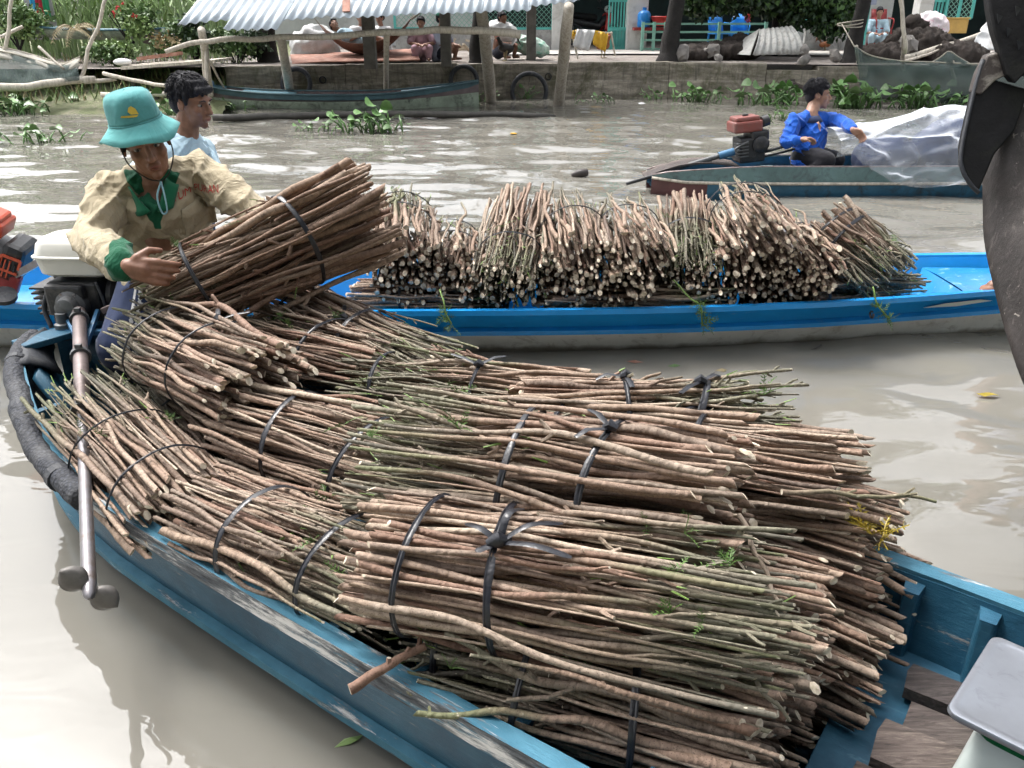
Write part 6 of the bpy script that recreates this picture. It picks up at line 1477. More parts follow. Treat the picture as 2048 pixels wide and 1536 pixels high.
def far_bank():
    # river wall in cast sections, ground behind, path
    t = thing('river_wall', 'stained mossy concrete river wall along the far bank', 'wall', (0, 17.5, 0))
    xs = [-5.3, -3.2, -1.1, 1.0, 3.2, 5.05]
    for i, (x0, x1) in enumerate(zip(xs, xs[1:])):
        m = MB(); n = 8; dz = [0, .01, -.012, .008, 0][i]
        rows = []
        for k in range(n + 1):
            x = lerp(x0 + .006, x1 - .006, k / n); y = wall_y(x); j = .015 * noise.noise(Vector((x * 2, 0, 0)))
            z1 = GZ + dz + .012 * noise.noise(Vector((x * 3, 5, 0)))
            rows.append([(x, y + .3, -.4), (x, y + .3, z1), (x, y + j, z1 + .004), (x, y + j - .012, z1 - .03), (x, y + j, .36), (x, y - .02 + j, .33), (x, y - .05 + j, .12), (x, y - .10, -.4)])
        m.grid(rows); m.add(rows[0], [tuple(range(8))]); m.add(rows[-1], [tuple(range(8))]); m.build('wall_panel', 'river_wall', t)
    m = MB()
    for x0, x1, zt in ((5.062, 6.0, .56), (6.01, 6.9, .64)):
        y0, y1 = wall_y(x0), wall_y(x1)
        m = MB(); m.prism([(x0, y0, -.4), (x1, y1, -.4), (x1, y1 + .02, zt), (x0, y0 + .02, zt)], (0, .4, 0)); m.build('wall_panel', 'river_wall', t)
    for x in (1.0, -3.6): 
        m = MB(); m.lathe(((0.731, 17.6, 0.418)[0] if x > 0 else -3.6, wall_y(x) + .03, .43), [(.062, 0), (.07, .10), (.05, .105), (.05, .02)], 14, (0, -1, 0)); m.build('drain_pipe', 'engine_black', t)
    m = MB(); rows = []
    for x in np.linspace(-40, 45, 60):
        wy = wall_y(float(x)) + .15
        rows.append([(x, wy + d, GZ - .012 + .03 * noise.noise(Vector((x * 1.5, d * 1.5, 0))) * (1 if d > .2 else 0) + .02 * d) for d in (0, .5, 1, 1.5, 2, 2.6, 3.2, 4.2, 6, 9, 20, 60, 160)])
    m.grid(rows); o = m.build('bank_ground', 'soil', None, smooth=True); struct(o)
    m = MB(); rows = []
    for x in np.linspace(-1.0, 14, 24):
        rows.append([(x, wall_y(float(x)) + 2.6, GZ + .075), (x, wall_y(float(x)) + 4.1, GZ + .11)])
    m.grid(rows); o = m.build('bank_path', 'path_concrete', None); struct(o)
    # left muddy shore
    m = MB(); rows = []
    for x in np.linspace(-30, -5.0, 40):
        rows.append([(x, y0 + .25 * noise.noise(Vector((x, 0, 1))), z + .05 * noise.noise(Vector((x * 2, y0 * 2, 3)))) for y0, z in ((14.6, -.3), (14.95, .02), (15.6, .18), (16.6, .42), (18, .62), (21, .8), (26, 1.0))])
    m.grid(rows); o = m.build('muddy_shore', 'grass_ground', None, smooth=True); struct(o)
    m = MB(); rows = []
    for x in np.linspace(6.8, 30, 30):
        rows.append([(x, y0 + .2 * noise.noise(Vector((x, 0, 1))), z + .05 * noise.noise(Vector((x * 2, y0 * 2, 3)))) for y0, z in ((16.2, -.3), (16.6, .05), (17.0, .4), (17.6, .64), (18.5, .70))])
    m.grid(rows); o = m.build('muddy_shore', 'mud', None, smooth=True); struct(o)
    # planted ramp and quay post
    m = MB(); m.prism([(5.389, 17.3, 0.343), (5.993, 17.5, 0.377), (7.123, 17.814, 0.02), (6.359, 17.248, 0.02)], (0, 0, .05)); tag(m.build('landing_plank', 'plank', None), 'grey plank ramp leading from the river wall down to the water', 'ramp')
far_bank()

# ---------------------------------------------------------------- boat shelter on poles
def shelter():
    t = thing('boat_shelter', 'pole shelter in the water with a pale corrugated metal roof', 'shelter', (-2, 15, 0))
    E0, E1 = Vector((-5.214, 13.9, 1.364)), Vector((1.053, 14.7, 1.699)); back = Vector((.28, 3.6, 1.55)); L = (E1 - E0).length; ex = (E1 - E0).normalized()
    nsh = 8; w = L / nsh; r = random.Random(2)
    up = ex.cross(back).normalized()
    for i in range(nsh):
        m = MB(); n = 42; rows = []; lift = .010 * (i % 2); e = r.uniform(-.05, .03); sk = r.uniform(-.015, .015)
        for j in range(7):
            v = j / 6; row = []
            for k in range(n + 1):
                u = k / n; x = (i + u * 1.05) * w
                row.append(E0 + ex * x + back * (v + (e + sk * u * 2 if j == 0 else 0)) + up * (.017 * math.sin(x / .15 * 2 * math.pi) + lift + .012 * noise.noise(Vector((x * 1.3, v * 3, i)))))
            rows.append(row)
        m.grid(rows); o = m.build('roof_sheet', 'galv', t, smooth=True); o.modifiers.new('solid', 'SOLIDIFY').thickness = .004
    # rust-red patch left on the roof
    m = MB(); c = E0 + ex * 2.55 + back * .10 + up * .045; m.box(c, (.12, .5, .02), rotm(ex, back)); m.box(c + back * .10 + ex * .12, (.5, .06, .025), rotm(ex + back * .05, back)); m.build('rusty_scrap', 'rust_sheet', t)
    posts = [((-5.691, 16.436, -0.3), (-4.852, 14.0, 1.32), .07), ((-4.398, 17.407, -0.3), (-3.852, 14.9, 1.171), .08), ((-2.595, 17.788, -0.3), (-2.091, 14.95, 1.308), .052), ((-0.393, 17.407, -0.3), (-0.505, 15.0, 1.612), .10), ((0.891, 16.864, -0.3), (0.923, 14.7, 1.699), .095)]
    for a, b, rad in posts:
        a, b = Vector(a), Vector(b); pts = [wob(a.lerp(b, f), 2.5, .035) for f in (0, .2, .4, .6, .8, 1)]
        m = MB(); m.tube(pts, [rad * (1.12 - .2 * f + .08 * r.uniform(-1, 1)) for f in (0, .2, .4, .6, .8, 1)], 10); m.build('post', 'pole_wood', t, smooth=True)
    for a, b, rad in (((-5.017, 14.276, 0.0), (-4.942, 14.4, 1.107), .035), ((-5.142, 15.6, 0.348), (-4.979, 14.6, 0.873), .02)):
        m = MB(); m.tube([wob(Vector(a).lerp(Vector(b), f), 3, .03) for f in (0, .35, .7, 1)], rad, 8); m.build('brace', 'pole_wood', t, smooth=True)
    rail = path([(-5.426, 13.9, 1.027), (-4.717, 13.95, 1.177), (-3.787, 14.6, 1.208), (-2.097, 14.8, 1.28), (-0.778, 14.85, 1.325), (0.133, 14.85, 1.249)], 5)
    m = MB(); m.tube([wob(p, 3, .03) for p in rail], [.035 + .035 * i / len(rail) for i in range(len(rail))], 10); m.build('rail', 'pole_wood', t, smooth=True)
    m = MB(); m.tube([wob(p, 3, .03) for p in path([(-4.737, 13.633, 0.06), (-3.422, 13.926, 0.06), (-1.434, 14.231, 0.06), (0.295, 14.119, 0.04), (0.716, 14.352, 0.0)], 5)], [.055] * 12 + [.05] * 6 + [.035, .03, .02], 10); o = m.build('floating_log', 'dark_log', None, smooth=True); tag(o, 'long dark log floating along the foot of the shelter posts', 'log')
    m = MB()
    for f in (.35, .65, .97): m.tube([E0 + back * f - up * .06, E1 + back * f - up * .06], .035, 6)
    m.build('purlin', 'pole_wood', t)
    for x, ytop, w_ in ((740, 40, .22), (1060, 8, .20), (912, 40, .2)):
        b = Vector(W0[x]); m = MB(); m.box(b + Vector((0, 0, .75)), (w_, w_, 1.6)); m.build('concrete_post', 'concrete_post', t, bevel=.012)
W0 = {740: (-2.657, 16.643, 0.68), 1060: (0.4, 18.64, 0.68), 912: (-1.289, 17.389, 0.68)}
shelter()

# ---------------------------------------------------------------- moored boat by the wall
def moored_boat():
    t = thing('moored_boat', 'old dark green wooden boat moored between the shelter and river wall', 'boat', (-2.2, 15.6, 0))
    A, B = Vector((-5.697, 16.942, 0.0)), Vector((-0.623, 17.481, -0.0)); A.y = 15.7; B.y = 16.2; d = (B - A); nrm = Vector((-d.y, d.x, 0)).normalized()
    hwT = [(0, .05), (.1, .26), (.3, .42), (.6, .44), (.85, .3), (1, .08)]; shT = [(0, .44), (.12, .33), (.3, .26), (.65, .25), (.85, .34), (1, .44)]
    fs = [i / 20 for i in range(21)]; P = lambda f, o, z: A + d * f + nrm * o + Vector((0, 0, z))
    for s in (-1, 1):
        m = MB(); m.grid([[P(f, s * sinterp(f, hwT), sinterp(f, shT)), P(f, s * (sinterp(f, hwT) - .01), sinterp(f, shT) - .08)] for f in fs]); m.build('sheer_strake', 'old_boat_dark', t, smooth=True)
        m = MB(); m.tube([P(f, s * sinterp(f, hwT), sinterp(f, shT) + .01) for f in fs], .02, 6); m.build('gunwale', 'old_boat_dark', t, smooth=True)
    m = MB(); m.grid([[P(f, s * o * sinterp(f, hwT), z * sinterp(f, shT) - (.0 if o > .5 else .1)) for s, o, z in ((-1, .97, .58), (-1, .88, .2), (-1, .5, -.5), (1, .5, -.5), (1, .88, .2), (1, .97, .58))] for f in fs]); m.build('hull', 'old_boat_green', t, smooth=True)
    m = MB(); m.grid([[P(f, s * o * sinterp(f, hwT), z * sinterp(f, shT)) for s, o, z in ((-1, .95, 1), (-1, .8, .2), (1, .8, .2), (1, .95, 1))] for f in fs]); m.build('inner_lining', 'old_boat_inner', t)
    for i in range(9):
        f = .36 + .055 * i; m = MB(); h = sinterp(f, hwT); m.bar(P(f, h * .8, .06), P(f, h * .93, sinterp(f, shT)), .05, .05); m.build('rib', 'old_boat_inner', t)
    for f0, f1 in ((.02, .1), (.16, .34), (.72, .97)):
        m = MB(); m.grid([[P(f, -sinterp(f, hwT) * .9, sinterp(f, shT) - .01), P(f, sinterp(f, hwT) * .9, sinterp(f, shT) - .005)] for f in (f0, (f0 + f1) / 2, f1)]); o = m.build('deck', 'old_boat_rim', t); o.modifiers.new('solid', 'SOLIDIFY').thickness = .02
    m = MB(); m.lathe(P(.055, 0, .35), [(.08, 0), (.09, .05), (.05, .13), (.02, .15)], 12); m.build('stern_motor', 'blue_frame', t, smooth=40)
moored_boat()
def tyre(label, x, y, z, rad, dy):
    m = MB(); c = Vector((x, y, z)); m.tube([c + Vector((math.cos(a) * rad, dy * math.sin(a), math.sin(a) * rad)) for a in [i * 2 * math.pi / 24 for i in range(25)]], .045, 8, cap=False); tag(m.build('tyre_fender', 'rubber', None, smooth=True), label, 'tyre', 'tyres on the river wall')
p_ = (-1.116, 17.949, 0.3); tyre('old tyre hanging on the wall above the moored boat stern', -.95, 17.3, .38, .26, .05)
tyre('old tyre hanging on the wall left of the second shelter post', -4.05, 16.45, .38, .26, .05)
tyre('tyre half sunk at the wall foot behind the fourth post', (0.343, 19.318, 0.0)[0], 17.45, .16, .34, .05)

# ---------------------------------------------------------------- houses and fences behind the path
HY = 22.4
def house_row():
    t = thing('house', 'pale house front with dark openings behind the teal fence', 'house', (3, HY + 1.5, .9))
    def wp(x, y, Y=HY): return None
    m = MB(); 
    for c, s in (((-5.0, HY + 2.2, 2.2), (8.0, .2, 3.2)), ((9.0, HY + 2.2, 2.2), (2.6, .2, 3.2)), ((2.2, HY + 2.2, 3.4), (6.4, .2, .9)), ((17, HY + 2.2, 2.2), (4.5, .2, 3.2))): m = MB(); m.box(c, s); m.build('wall', 'plaster', t)
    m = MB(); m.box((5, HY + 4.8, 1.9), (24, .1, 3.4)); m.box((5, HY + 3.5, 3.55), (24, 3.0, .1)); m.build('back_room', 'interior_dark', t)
    m = MB(); m.prism([(-10, HY + 1.2, 3.5), (20, HY + 1.2, 3.5), (20, HY + 7, 5.4), (-10, HY + 7, 5.4)], (0, 0, .06)); m.build('roof', 'galv', t)
    for x in (1105, 1275): pass
    for xx, w_ in (((1.198, 22.4, 1.236)[0], .42), ((3.094, 22.4, 1.236)[0], .50), ((10.156, 22.4, 1.236)[0], .34)):
        m = MB(); m.box((xx, HY, 2.0), (w_, .4, 2.7)); m.build('pillar', 'plaster', t, bevel=.02)
    # teal double gate
    for x0, x1 in (((2.41, 22.4, 1.464)[0], (2.857, 22.4, 1.464)[0]), ((10.212, 22.4, 1.577)[0], (10.732, 22.4, 1.577)[0])):
        g = MB(); n = 6
        for k in range(n + 1): g.box((lerp(x0, x1, k / n), HY + .05, 2.0), (.035, .04, 2.5))
        for z in (.82, 1.25, 1.9, 3.2): g.box(((x0 + x1) / 2, HY + .05, z), (x1 - x0, .05, .06))
        gg = g.build('gate_bars', 'teal_paint', t)
        m = MB(); m.box(((x0 + x1) / 2, HY + .10, 1.05), (x1 - x0, .02, .5)); m.build('gate_panel', 'teal_paint', gg)
house_row()
def mesh_fence(label, x0, x1, z0, z1, wall_top, Y=HY):
    t = thing('mesh_fence', label, 'fence', ((x0 + x1) / 2, Y, .8), 'mesh fences by the path')
    if wall_top: m = MB(); m.box(((x0 + x1) / 2, Y + .02, (.72 + wall_top) / 2), (x1 - x0, .16, wall_top - .72)); m.build('low_wall', 'plaster_grey', t)
    m = MB(); n = max(2, int((x1 - x0) / 1.1))
    for k in range(n + 1): m.box((lerp(x0, x1, k / n), Y, (z0 + z1) / 2), (.06, .05, z1 - z0))
    for z in (z0, z1): m.box(((x0 + x1) / 2, Y, z), (x1 - x0, .054, .055))
    m.build('frame', 'teal_paint', t)
    m = MB(); st = .12; w = x1 - x0; h = z1 - z0
    for s in (1, -1):
        k = -h
        while k < w:
            a0 = max(0, k); a1 = min(w, k + h)
            if a1 > a0:
                za, zb = (a0 - k), (a1 - k)
                if s < 0: za, zb = h - za, h - zb
                m.bar((x0 + a0, Y + .01 * s, z0 + za), (x0 + a1, Y + .01 * s, z0 + zb), .010, .010)
            k += st
    m.build('wire_mesh', 'green_rail', t)
mesh_fence('long teal mesh fence on a low grey wall behind the shelter', (-2.913, 22.4, 1.35)[0], (1.008, 22.4, 1.35)[0], 1.27, 2.5, 1.24)
mesh_fence('short teal mesh fence panel left of the tied tree trunk', (7.32, 22.4, 1.35)[0], (8.353, 22.4, 1.35)[0], 1.42, 2.6, 1.36)
mesh_fence('fine mesh window frame above the yellow box', (10.733, 22.4, 1.69)[0], (11.388, 22.4, 1.69)[0], 1.5, 2.5, 0)
def rail_fence(label, x0, x1, Y):
    t = thing('rail_fence', label, 'fence', ((x0 + x1) / 2, Y, .75), 'green rail fences')
    n = max(2, int((x1 - x0) / .9))
    for k in range(n + 1): m = MB(); m.box((lerp(x0, x1, k / n), Y, 1.05), (.07, .07, .75)); m.build('post', 'green_rail', t)
    for z in (.82, 1.02, 1.2, 1.38): m = MB(); m.box(((x0 + x1) / 2, Y + .045, z), (x1 - x0, .03, .045)); m.build('rail', 'green_rail', t)
rail_fence('low pale green rail fence between the white pillar and dark trunk', (3.147, 21.6, 1.134)[0], (3.69, 21.6, 1.134)[0], 21.6)
rail_fence('low pale green rail fence behind the heap of rubble', (3.871, 21.6, 1.134)[0], (6.101, 21.6, 1.134)[0], 21.6)
# doorway post and sign plate on the right
m = MB(); m.box(((8.223, 21.0, 1.252)[0], 21.0, 1.9), (.12, .12, 2.4)); tag(m.build('door_post', 'teal_paint', None, bevel=.01), 'teal door post beside the tied tree trunk', 'post')
m = MB(); m.box(((8.17, 20.9, 1.866)[0], 20.9, (8.17, 20.9, 1.866)[2]), (.42, .03, .16)); tag(m.build('blue_plate', 'cloth_lilac', None), 'small blue grey plate fixed beside the tied trunk', 'plate')

# ---------------------------------------------------------------- things on the bank
def at(x, y, Y): return None
def sack(name, label, c, r, mat, cat, seed=0, tilt=0):
    t = thing(name, label, cat, (c[0], c[1], c[2] - r[2]))
    M = Matrix.Rotation(tilt, 3, 'Y')
    blob('cloth', [('e', c, r, M), ('c', Vector(c) + M @ Vector((-r[0] * .6, 0, -r[2] * .4)), r[2] * .5, Vector(c) + M @ Vector((r[0] * .6, 0, -r[2] * .4)), r[2] * .5)], [mat], t, min(r) * .13, 1, folds=[(min(r) * .22, (2.2 / r[0], 2.2 / r[1], 1.6 / r[2]))])
sack('tarp_heap', 'grey white tarpaulin draped over a heap behind the hammock', (-4.2, 19.0, 0.962), (.48, .35, .38), 'tarp_white', 'tarp', 1)
sack('white_sack', 'white sack lying behind the log rail end', (-0.148, 18.9, 1.199), (.38, .22, .2), 'sack_white', 'sack', 2, .5)
sack('mint_sack', 'white sack with mint green print lying on the ground', (0.382, 18.9, 0.965), (.42, .25, .17), 'sack_mint', 'sack', 3, .25)
sack('pink_sack', 'white sack with pink print behind the earth mound', (9.138, 19.6, 1.319), (.36, .25, .28), 'sack_pink', 'sack', 4, .4)
def draped_sheet(name, label, pts, mat, cat, thick=.012, amp=.03, n=12):
    A, B, C, D_ = [Vector(p) for p in pts]; rows = []
    for i in range(n + 1):
        v = i / n; row = []
        for k in range(n + 1):
            u = k / n; p = A.lerp(B, u).lerp(D_.lerp(C, u), v); g = noise.noise(p * 3.5); row.append(p + Vector((.3, -1, .4)) * amp * (1 - abs(g) * 2.5))
        rows.append(row)
    m = MB(); m.grid(rows); o = m.build(name, mat, None, smooth=True); o.modifiers.new('solid', 'SOLIDIFY').thickness = thick; return tag(o, label, cat)
draped_sheet('white_tarp', 'creased white tarpaulin hung beside the black prow', ((9.701, 18.6, 1.261), (9.984, 18.8, 1.612), (10.153, 18.3, 0.858), (9.315, 18.2, 0.928)), 'tarp_white', 'tarp', .012, .06)
draped_sheet('red_mat', 'faded reddish mat spread along the bank under the hammock', ((-4.654, 18.6, 0.779), (-2.061, 18.9, 0.886), (-1.829, 17.6, 0.726), (-4.296, 17.3, 0.684)), 'rust_sheet', 'mat', .02, .04)
# laundry on a line: white and yellow cloth over a bar
def cloth_bar():
    t = thing('cloth_rack', 'white and yellow cloths hung over a low bar by the motorbike', 'cloth rack', (1.935, 20.695, 0.72))
    Y = 18.75
    m = MB(); m.tube([(1.212, 18.75, 1.259), (2.102, 18.75, 1.221)], .02, 6); 
    for x0, x1 in ((1140, 1155), (1222, 1218)): pass
    m.tube([(1.232, 18.75, 1.279), (1.386, 18.6, 0.721)], .02, 6); m.tube([(2.07, 18.75, 1.24), (2.194, 18.9, 0.768)], .02, 6); m.build('bar', 'pole_wood', t)
    for nm, cs, mt in (('white_cloth', ((1.353, 18.7, 1.298), (1.729, 18.7, 1.279), (1.59, 18.6, 0.877), (1.273, 18.6, 0.974)), 'cloth_white'), ('yellow_cloth', ((1.71, 18.72, 1.279), (2.005, 18.72, 1.221), (1.948, 18.62, 0.857), (1.691, 18.62, 1.012)), 'yellow_cloth'), ('yellow_cloth', ((1.192, 18.76, 1.259), (1.348, 18.76, 1.279), (1.297, 18.7, 1.106), (1.192, 18.7, 1.126)), 'yellow_cloth')):
        A, B, C, D_ = [Vector(p) for p in cs]; m = MB()
        m.grid([[A.lerp(B, k / 8).lerp(D_.lerp(C, k / 8), i / 6) + Vector((0, -.04 * math.sin(k * 1.6 + i * .3), 0)) for k in range(9)] for i in range(7)]); o = m.build(nm, mt, t, smooth=True); o.modifiers.new('solid', 'SOLIDIFY').thickness = .012
cloth_bar()
def motorbike():
    g = Vector((2.298, 25.439, 0.78)); t = thing('motorbike', 'black and red motorbike parked by the path near the gate', 'motorbike', g)
    x = Vector((.92, .38, 0)).normalized(); up = Vector((0, 0, 1)); sd = Vector((-x.y, x.x, 0)); q = lambda a, b, c: g + x * a + sd * b + up * c
    for a in (-.62, .62):
        w = MB(); w.tube([q(a + .27 * math.cos(k * .2618), 0, .30 + .27 * math.sin(k * .2618)) for k in range(25)], .04, 8, cap=False); wo_ = w.build('tyre', 'rubber', t, smooth=True)
        w = MB(); w.lathe(q(a, -.03, .30), [(.05, 0), (.05, .06)], 10, sd)
        for k in range(8): w.bar(q(a, 0, .30), q(a + .25 * math.cos(k * .785), 0, .30 + .25 * math.sin(k * .785)), .015, .015)
        w.build('rim', 'steel', wo_)
    blob('body_shell', [('c', q(-.45, 0, .62), .10, q(.15, 0, .52), .10), ('c', q(.15, 0, .52), .09, q(.40, 0, .72), .12), ('c', q(-.5, 0, .62), .08, q(-.8, 0, .74), .05)], ['engine_black'], t, .02, 2)
    blob('seat', [('c', q(-.62, 0, .80), .085, q(.02, 0, .74), .10), ('c', q(-.62, 0, .80), .07, q(-.82, 0, .86), .035)], ['prow_black'], t, .02, 2)
    blob('leg_shield', [('c', q(.34, -.16, .45), .06, q(.44, -.12, .78), .09), ('c', q(.34, .16, .45), .06, q(.44, .12, .78), .09), ('c', q(.44, -.1, .78), .09, q(.44, .1, .78), .09)], ['red_plastic'], t, .02, 1)
    m = MB(); m.tube([q(.62, .05, .30), q(.42, .05, .85)], .025, 8); m.tube([q(.62, -.05, .30), q(.42, -.05, .85)], .025, 8); m.build('fork', 'steel', t)
    m = MB(); m.tube(path([q(.28, -.34, 1.0), q(.38, -.15, .96), q(.38, .15, .96), q(.28, .34, 1.0)], 4), .018, 6); m.build('handlebar', 'engine_black', t)
    blob('headlight', [('e', q(.46, 0, .96), (.12, .10, .10))], ['scale_white'], t, .015, 1)
    for s in (-1, 1):
        m = MB(); m.tube([q(.34, .2 * s, .98), q(.30, .25 * s, 1.14)], .008, 5); _ell(m, q(.30, .26 * s, 1.18), (.05, .05, .035)); m.build('mirror', 'engine_black', t)
    m = MB(); m.tube([q(-.1, -.12, .28), q(-.8, -.14, .36)], [.03, .05], 10); m.build('exhaust_pipe', 'steel', t)
motorbike()
def far_person(label, hc, look, joints, shirt, legs, skin='skin_light', cap=None, extra=None, shirtless=False, hair=True):
    """joints: nk, shR, shL, elR, wrR, elL, wrL, hp, kR, fR, kL, fL"""
    J = {k: Vector(v) for k, v in joints.items()}; hc = Vector(hc); HM = frame(look)
    base = min(J['fR'].z, J['fL'].z, J['hp'].z - .1)
    t = thing('person', label, 'person', (J['hp'].x, J['hp'].y, base)); ch = J['nk'].lerp(J['hp'], .4)
    L = head_prims(hc, HM, 1.05) + [('c', hc + Vector((0, 0, -.06)), .05, J['nk'], .055), ('c', J['nk'], .06, ch, .12), ('c', ch, .125, J['hp'], .13), ('c', J['shR'], .05, J['shL'], .05)]
    for s in 'RL':
        L += [('c', J['sh' + s], .046, J['el' + s], .038), ('c', J['el' + s], .036, J['wr' + s], .026), ('c', J['hp'], .10, J['k' + s], .058), ('c', J['k' + s], .056, J['f' + s], .038), ('c', J['f' + s], .035, J['f' + s] + Vector((look[0], look[1], 0)).normalized() * .15, .024)]
        d = (J['wr' + s] - J['el' + s]).normalized(); L += hand_prims(J['wr' + s], d, (0, -.3, -1), (1, 0, 0), .5, 1.1)
    blob('body', L, [skin], t, .014, 1)
    if hair: blob('hair', hair_prims(hc, HM, 1.06)[:5], ['hair'], t, .014, 1)
    if shirt: blob('shirt', [('c', J['nk'] + Vector((0, 0, -.05)), .09, ch, .15), ('c', ch, .15, J['hp'], .155), ('c', J['shR'], .08, J['shL'], .08)] + [('c', J['sh' + s], .075, J['sh' + s].lerp(J['el' + s], .8), .066) for s in 'RL'], [shirt], t, .016, 1, folds=[(.012, (7, 7, 6))])
    if legs: blob('trousers', [('c', J['hp'], .14, J['hp'].lerp(J['k' + s], legs[1]), .09) for s in 'RL'] + ([('c', J['k' + s], .085, J['k' + s].lerp(J['f' + s], .85), .065) for s in 'RL'] if legs[1] >= 1 else []), [legs[0]], t, .016, 1)
    if cap:
        blob('cap', [('e', hc + HM @ Vector((0, -.01, .075)), (.095, .11, .07), HM), ('c', hc + HM @ Vector((-.05, .09, .06)), .014, hc + HM @ Vector((.05, .09, .06)), .014), ('c', hc + HM @ Vector((-.035, .13, .05)), .012, hc + HM @ Vector((.035, .13, .05)), .012), ('c', hc + HM @ Vector((0, .08, .065)), .03, hc + HM @ Vector((0, .13, .052)), .02)], [cap], t, .012, 1)
    return t
def crouch(px, Y, look, k=1.0, seat=.35):
    """seated or squatting pose about hip point px (x, ground z)"""
    b = Vector((px[0], Y, px[1])); l = Vector((look[0], look[1], 0)).normalized(); s = Vector((-l.y, l.x, 0)); hp = b + Vector((0, 0, seat)); nk = hp + Vector((0, 0, .48 * k)) + l * .10
    return dict(nk=nk, hp=hp, shL=nk + s * .18 + Vector((0, 0, -.05)), shR=nk - s * .18 + Vector((0, 0, -.05)), elL=hp + l * .22 + s * .24 + Vector((0, 0, .20)), elR=hp + l * .22 - s * .24 + Vector((0, 0, .20)), wrL=hp + l * .42 + s * .08 + Vector((0, 0, .18)), wrR=hp + l * .42 - s * .08 + Vector((0, 0, .18)),
                kL=hp + l * .38 + s * .14 + Vector((0, 0, .12 * k)), kR=hp + l * .38 - s * .14 + Vector((0, 0, .12 * k)), fL=b + l * .34 + s * .13 + Vector((0, 0, .04)), fR=b + l * .34 - s * .13 + Vector((0, 0, .04))), nk + Vector((0, 0, .19)) + l * .03
def put(label, hx, hy, Y, gz, look, **kw):
    """place a seated figure so that its head is where the picture has it"""
    k = kw.pop('k', 1.0); h = HEADS[(hx, hy)]
    j, hc = crouch((h[0], gz), Y, look, k, max(.12, h[2] - gz - .67 * k)); 
    far_person(label, hc, look, j, **kw)
HEADS = {(842, 50): (-1.861, 18.4, 1.377), (872, 48): (-1.554, 18.4, 1.396), (996, 38): (-0.293, 18.9, 1.489), (1757, 28): (9.282, 22.9, 1.602), (768, 45): (-2.714, 19.1, 1.421), (720, 42): (-3.255, 19.3, 1.449)}
put('child in pink clothes sitting beside the man in the green cap', 842, 50, 18.4, .70, (.1, -1, 0), k=.8, shirt='cloth_pink', legs=('cloth_pink', 1.0))
put('man in green cap and lilac shirt squatting by the wall edge', 872, 48, 18.4, .70, (.9, -.4, 0), shirt='cloth_lilac', legs=('shorts_navy', .6), cap='cap_green')
put('shirtless man sitting behind the white sack', 996, 38, 18.9, .72, (.7, -.7, 0), shirt=None, legs=('shorts_navy', .7), skin='skin')
put('person in light blue sitting in the dark doorway on the right', 1757, 28, 22.9, .85, (-.2, -1, 0), shirt='shirt_pale_blue', legs=('shirt_pale_blue', 1.0))
put('person in white sitting behind the hammock with head bent', 768, 45, 19.1, .72, (-.5, -.8, -.3), shirt='cloth_white', legs=('cloth_white', .8))
put('person in white behind the hammock partly hidden by the roof edge', 720, 42, 19.3, .72, (.3, -1, 0), shirt='cloth_white', legs=('shorts_navy', .8))
# hammock and the man in it
def hammock():
    t = thing('hammock', 'brown striped cloth hammock slung under the shelter roof', 'hammock', (-2.876, 18.3, 0.81))
    A, B = Vector((-3.905, 18.3, 1.377)), Vector((-2.049, 18.3, 1.489)); n = 20; rows = []
    for i in range(n + 1):
        f = i / n; c = A.lerp(B, f); sag = .62 * (1 - (2 * f - 1) ** 2) ** .9; wd = .06 + .42 * math.sin(math.pi * f) ** .8
        rows.append([c + Vector((0, wd * math.sin(a), -sag + .30 * math.sin(math.pi * f) * (1 - math.cos(a)) * 1.1)) for a in [-1.25 + 2.5 * k / 10 for k in range(11)]])
    m = MB(); m.grid(rows); o = m.build('cloth', 'hammock_cloth', t, smooth=True); o.modifiers.new('solid', 'SOLIDIFY').thickness = .01
    m = MB(); m.tube([A, A + Vector((-.35, 0, .45))], .012, 6); m.tube([B, B + Vector((.55, 0, .35))], [.035, .012], 6); m.build('rope', 'rope', t)
    hc = Vector((-3.621, 18.3, 1.377)); hp = Vector((-3.17, 18.3, 1.02)); nk = hc + Vector((.15, 0, -.12))
    far_person('man in pale blue shirt lying in the hammock', hc, (.3, -.5, .6), dict(nk=nk, hp=hp, shR=nk + Vector((.02, -.17, -.02)), shL=nk + Vector((.02, .17, -.02)), elR=nk + Vector((.2, -.22, -.15)), wrR=hp + Vector((.0, -.12, .12)), elL=nk + Vector((.2, .22, -.15)), wrL=hp + Vector((0, .12, .12)), kR=hp + Vector((.32, -.1, .16)), fR=hp + Vector((.62, -.1, .02)), kL=hp + Vector((.34, .1, .12)), fL=hp + Vector((.64, .1, .04))), 'shirt_pale_blue', ('shirt_pale_blue', .9))
hammock()
# plastic chairs, jug, basin, box
def chair(label, c, mat, rz=0, group=None):
    c = Vector(c); t = thing('plastic_chair', label, 'chair', c, group); q = lambda a, b, z: c + Matrix.Rotation(rz, 3, 'Z') @ Vector((a, b, z))
    M = Matrix.Rotation(rz, 3, 'Z')
    m = MB(); m.box(q(0, 0, .42), (.42, .42, .03), M); m.build('seat', mat, t, bevel=.01)
    m = MB(); m.grid([[q(-.20 + .1 * k, .20 + .05 * j - .03 * (k - 2) ** 2 * .3, .44 + .14 * j) for k in range(5)] for j in range(4)]); o = m.build('backrest', mat, t, smooth=True); o.modifiers.new('solid', 'SOLIDIFY').thickness = .02
    for a in (-1, 1):
        for b in (-1, 1): m = MB(); m.bar(q(.18 * a, .18 * b, .41), q(.21 * a, .22 * b, 0), .04, .04); m.build('leg', mat, t)
        m = MB(); m.tube(path([q(.2 * a, -.18, .42), q(.22 * a, -.16, .62), q(.22 * a, .2, .66)], 4), .018, 6); m.build('arm', mat, t)
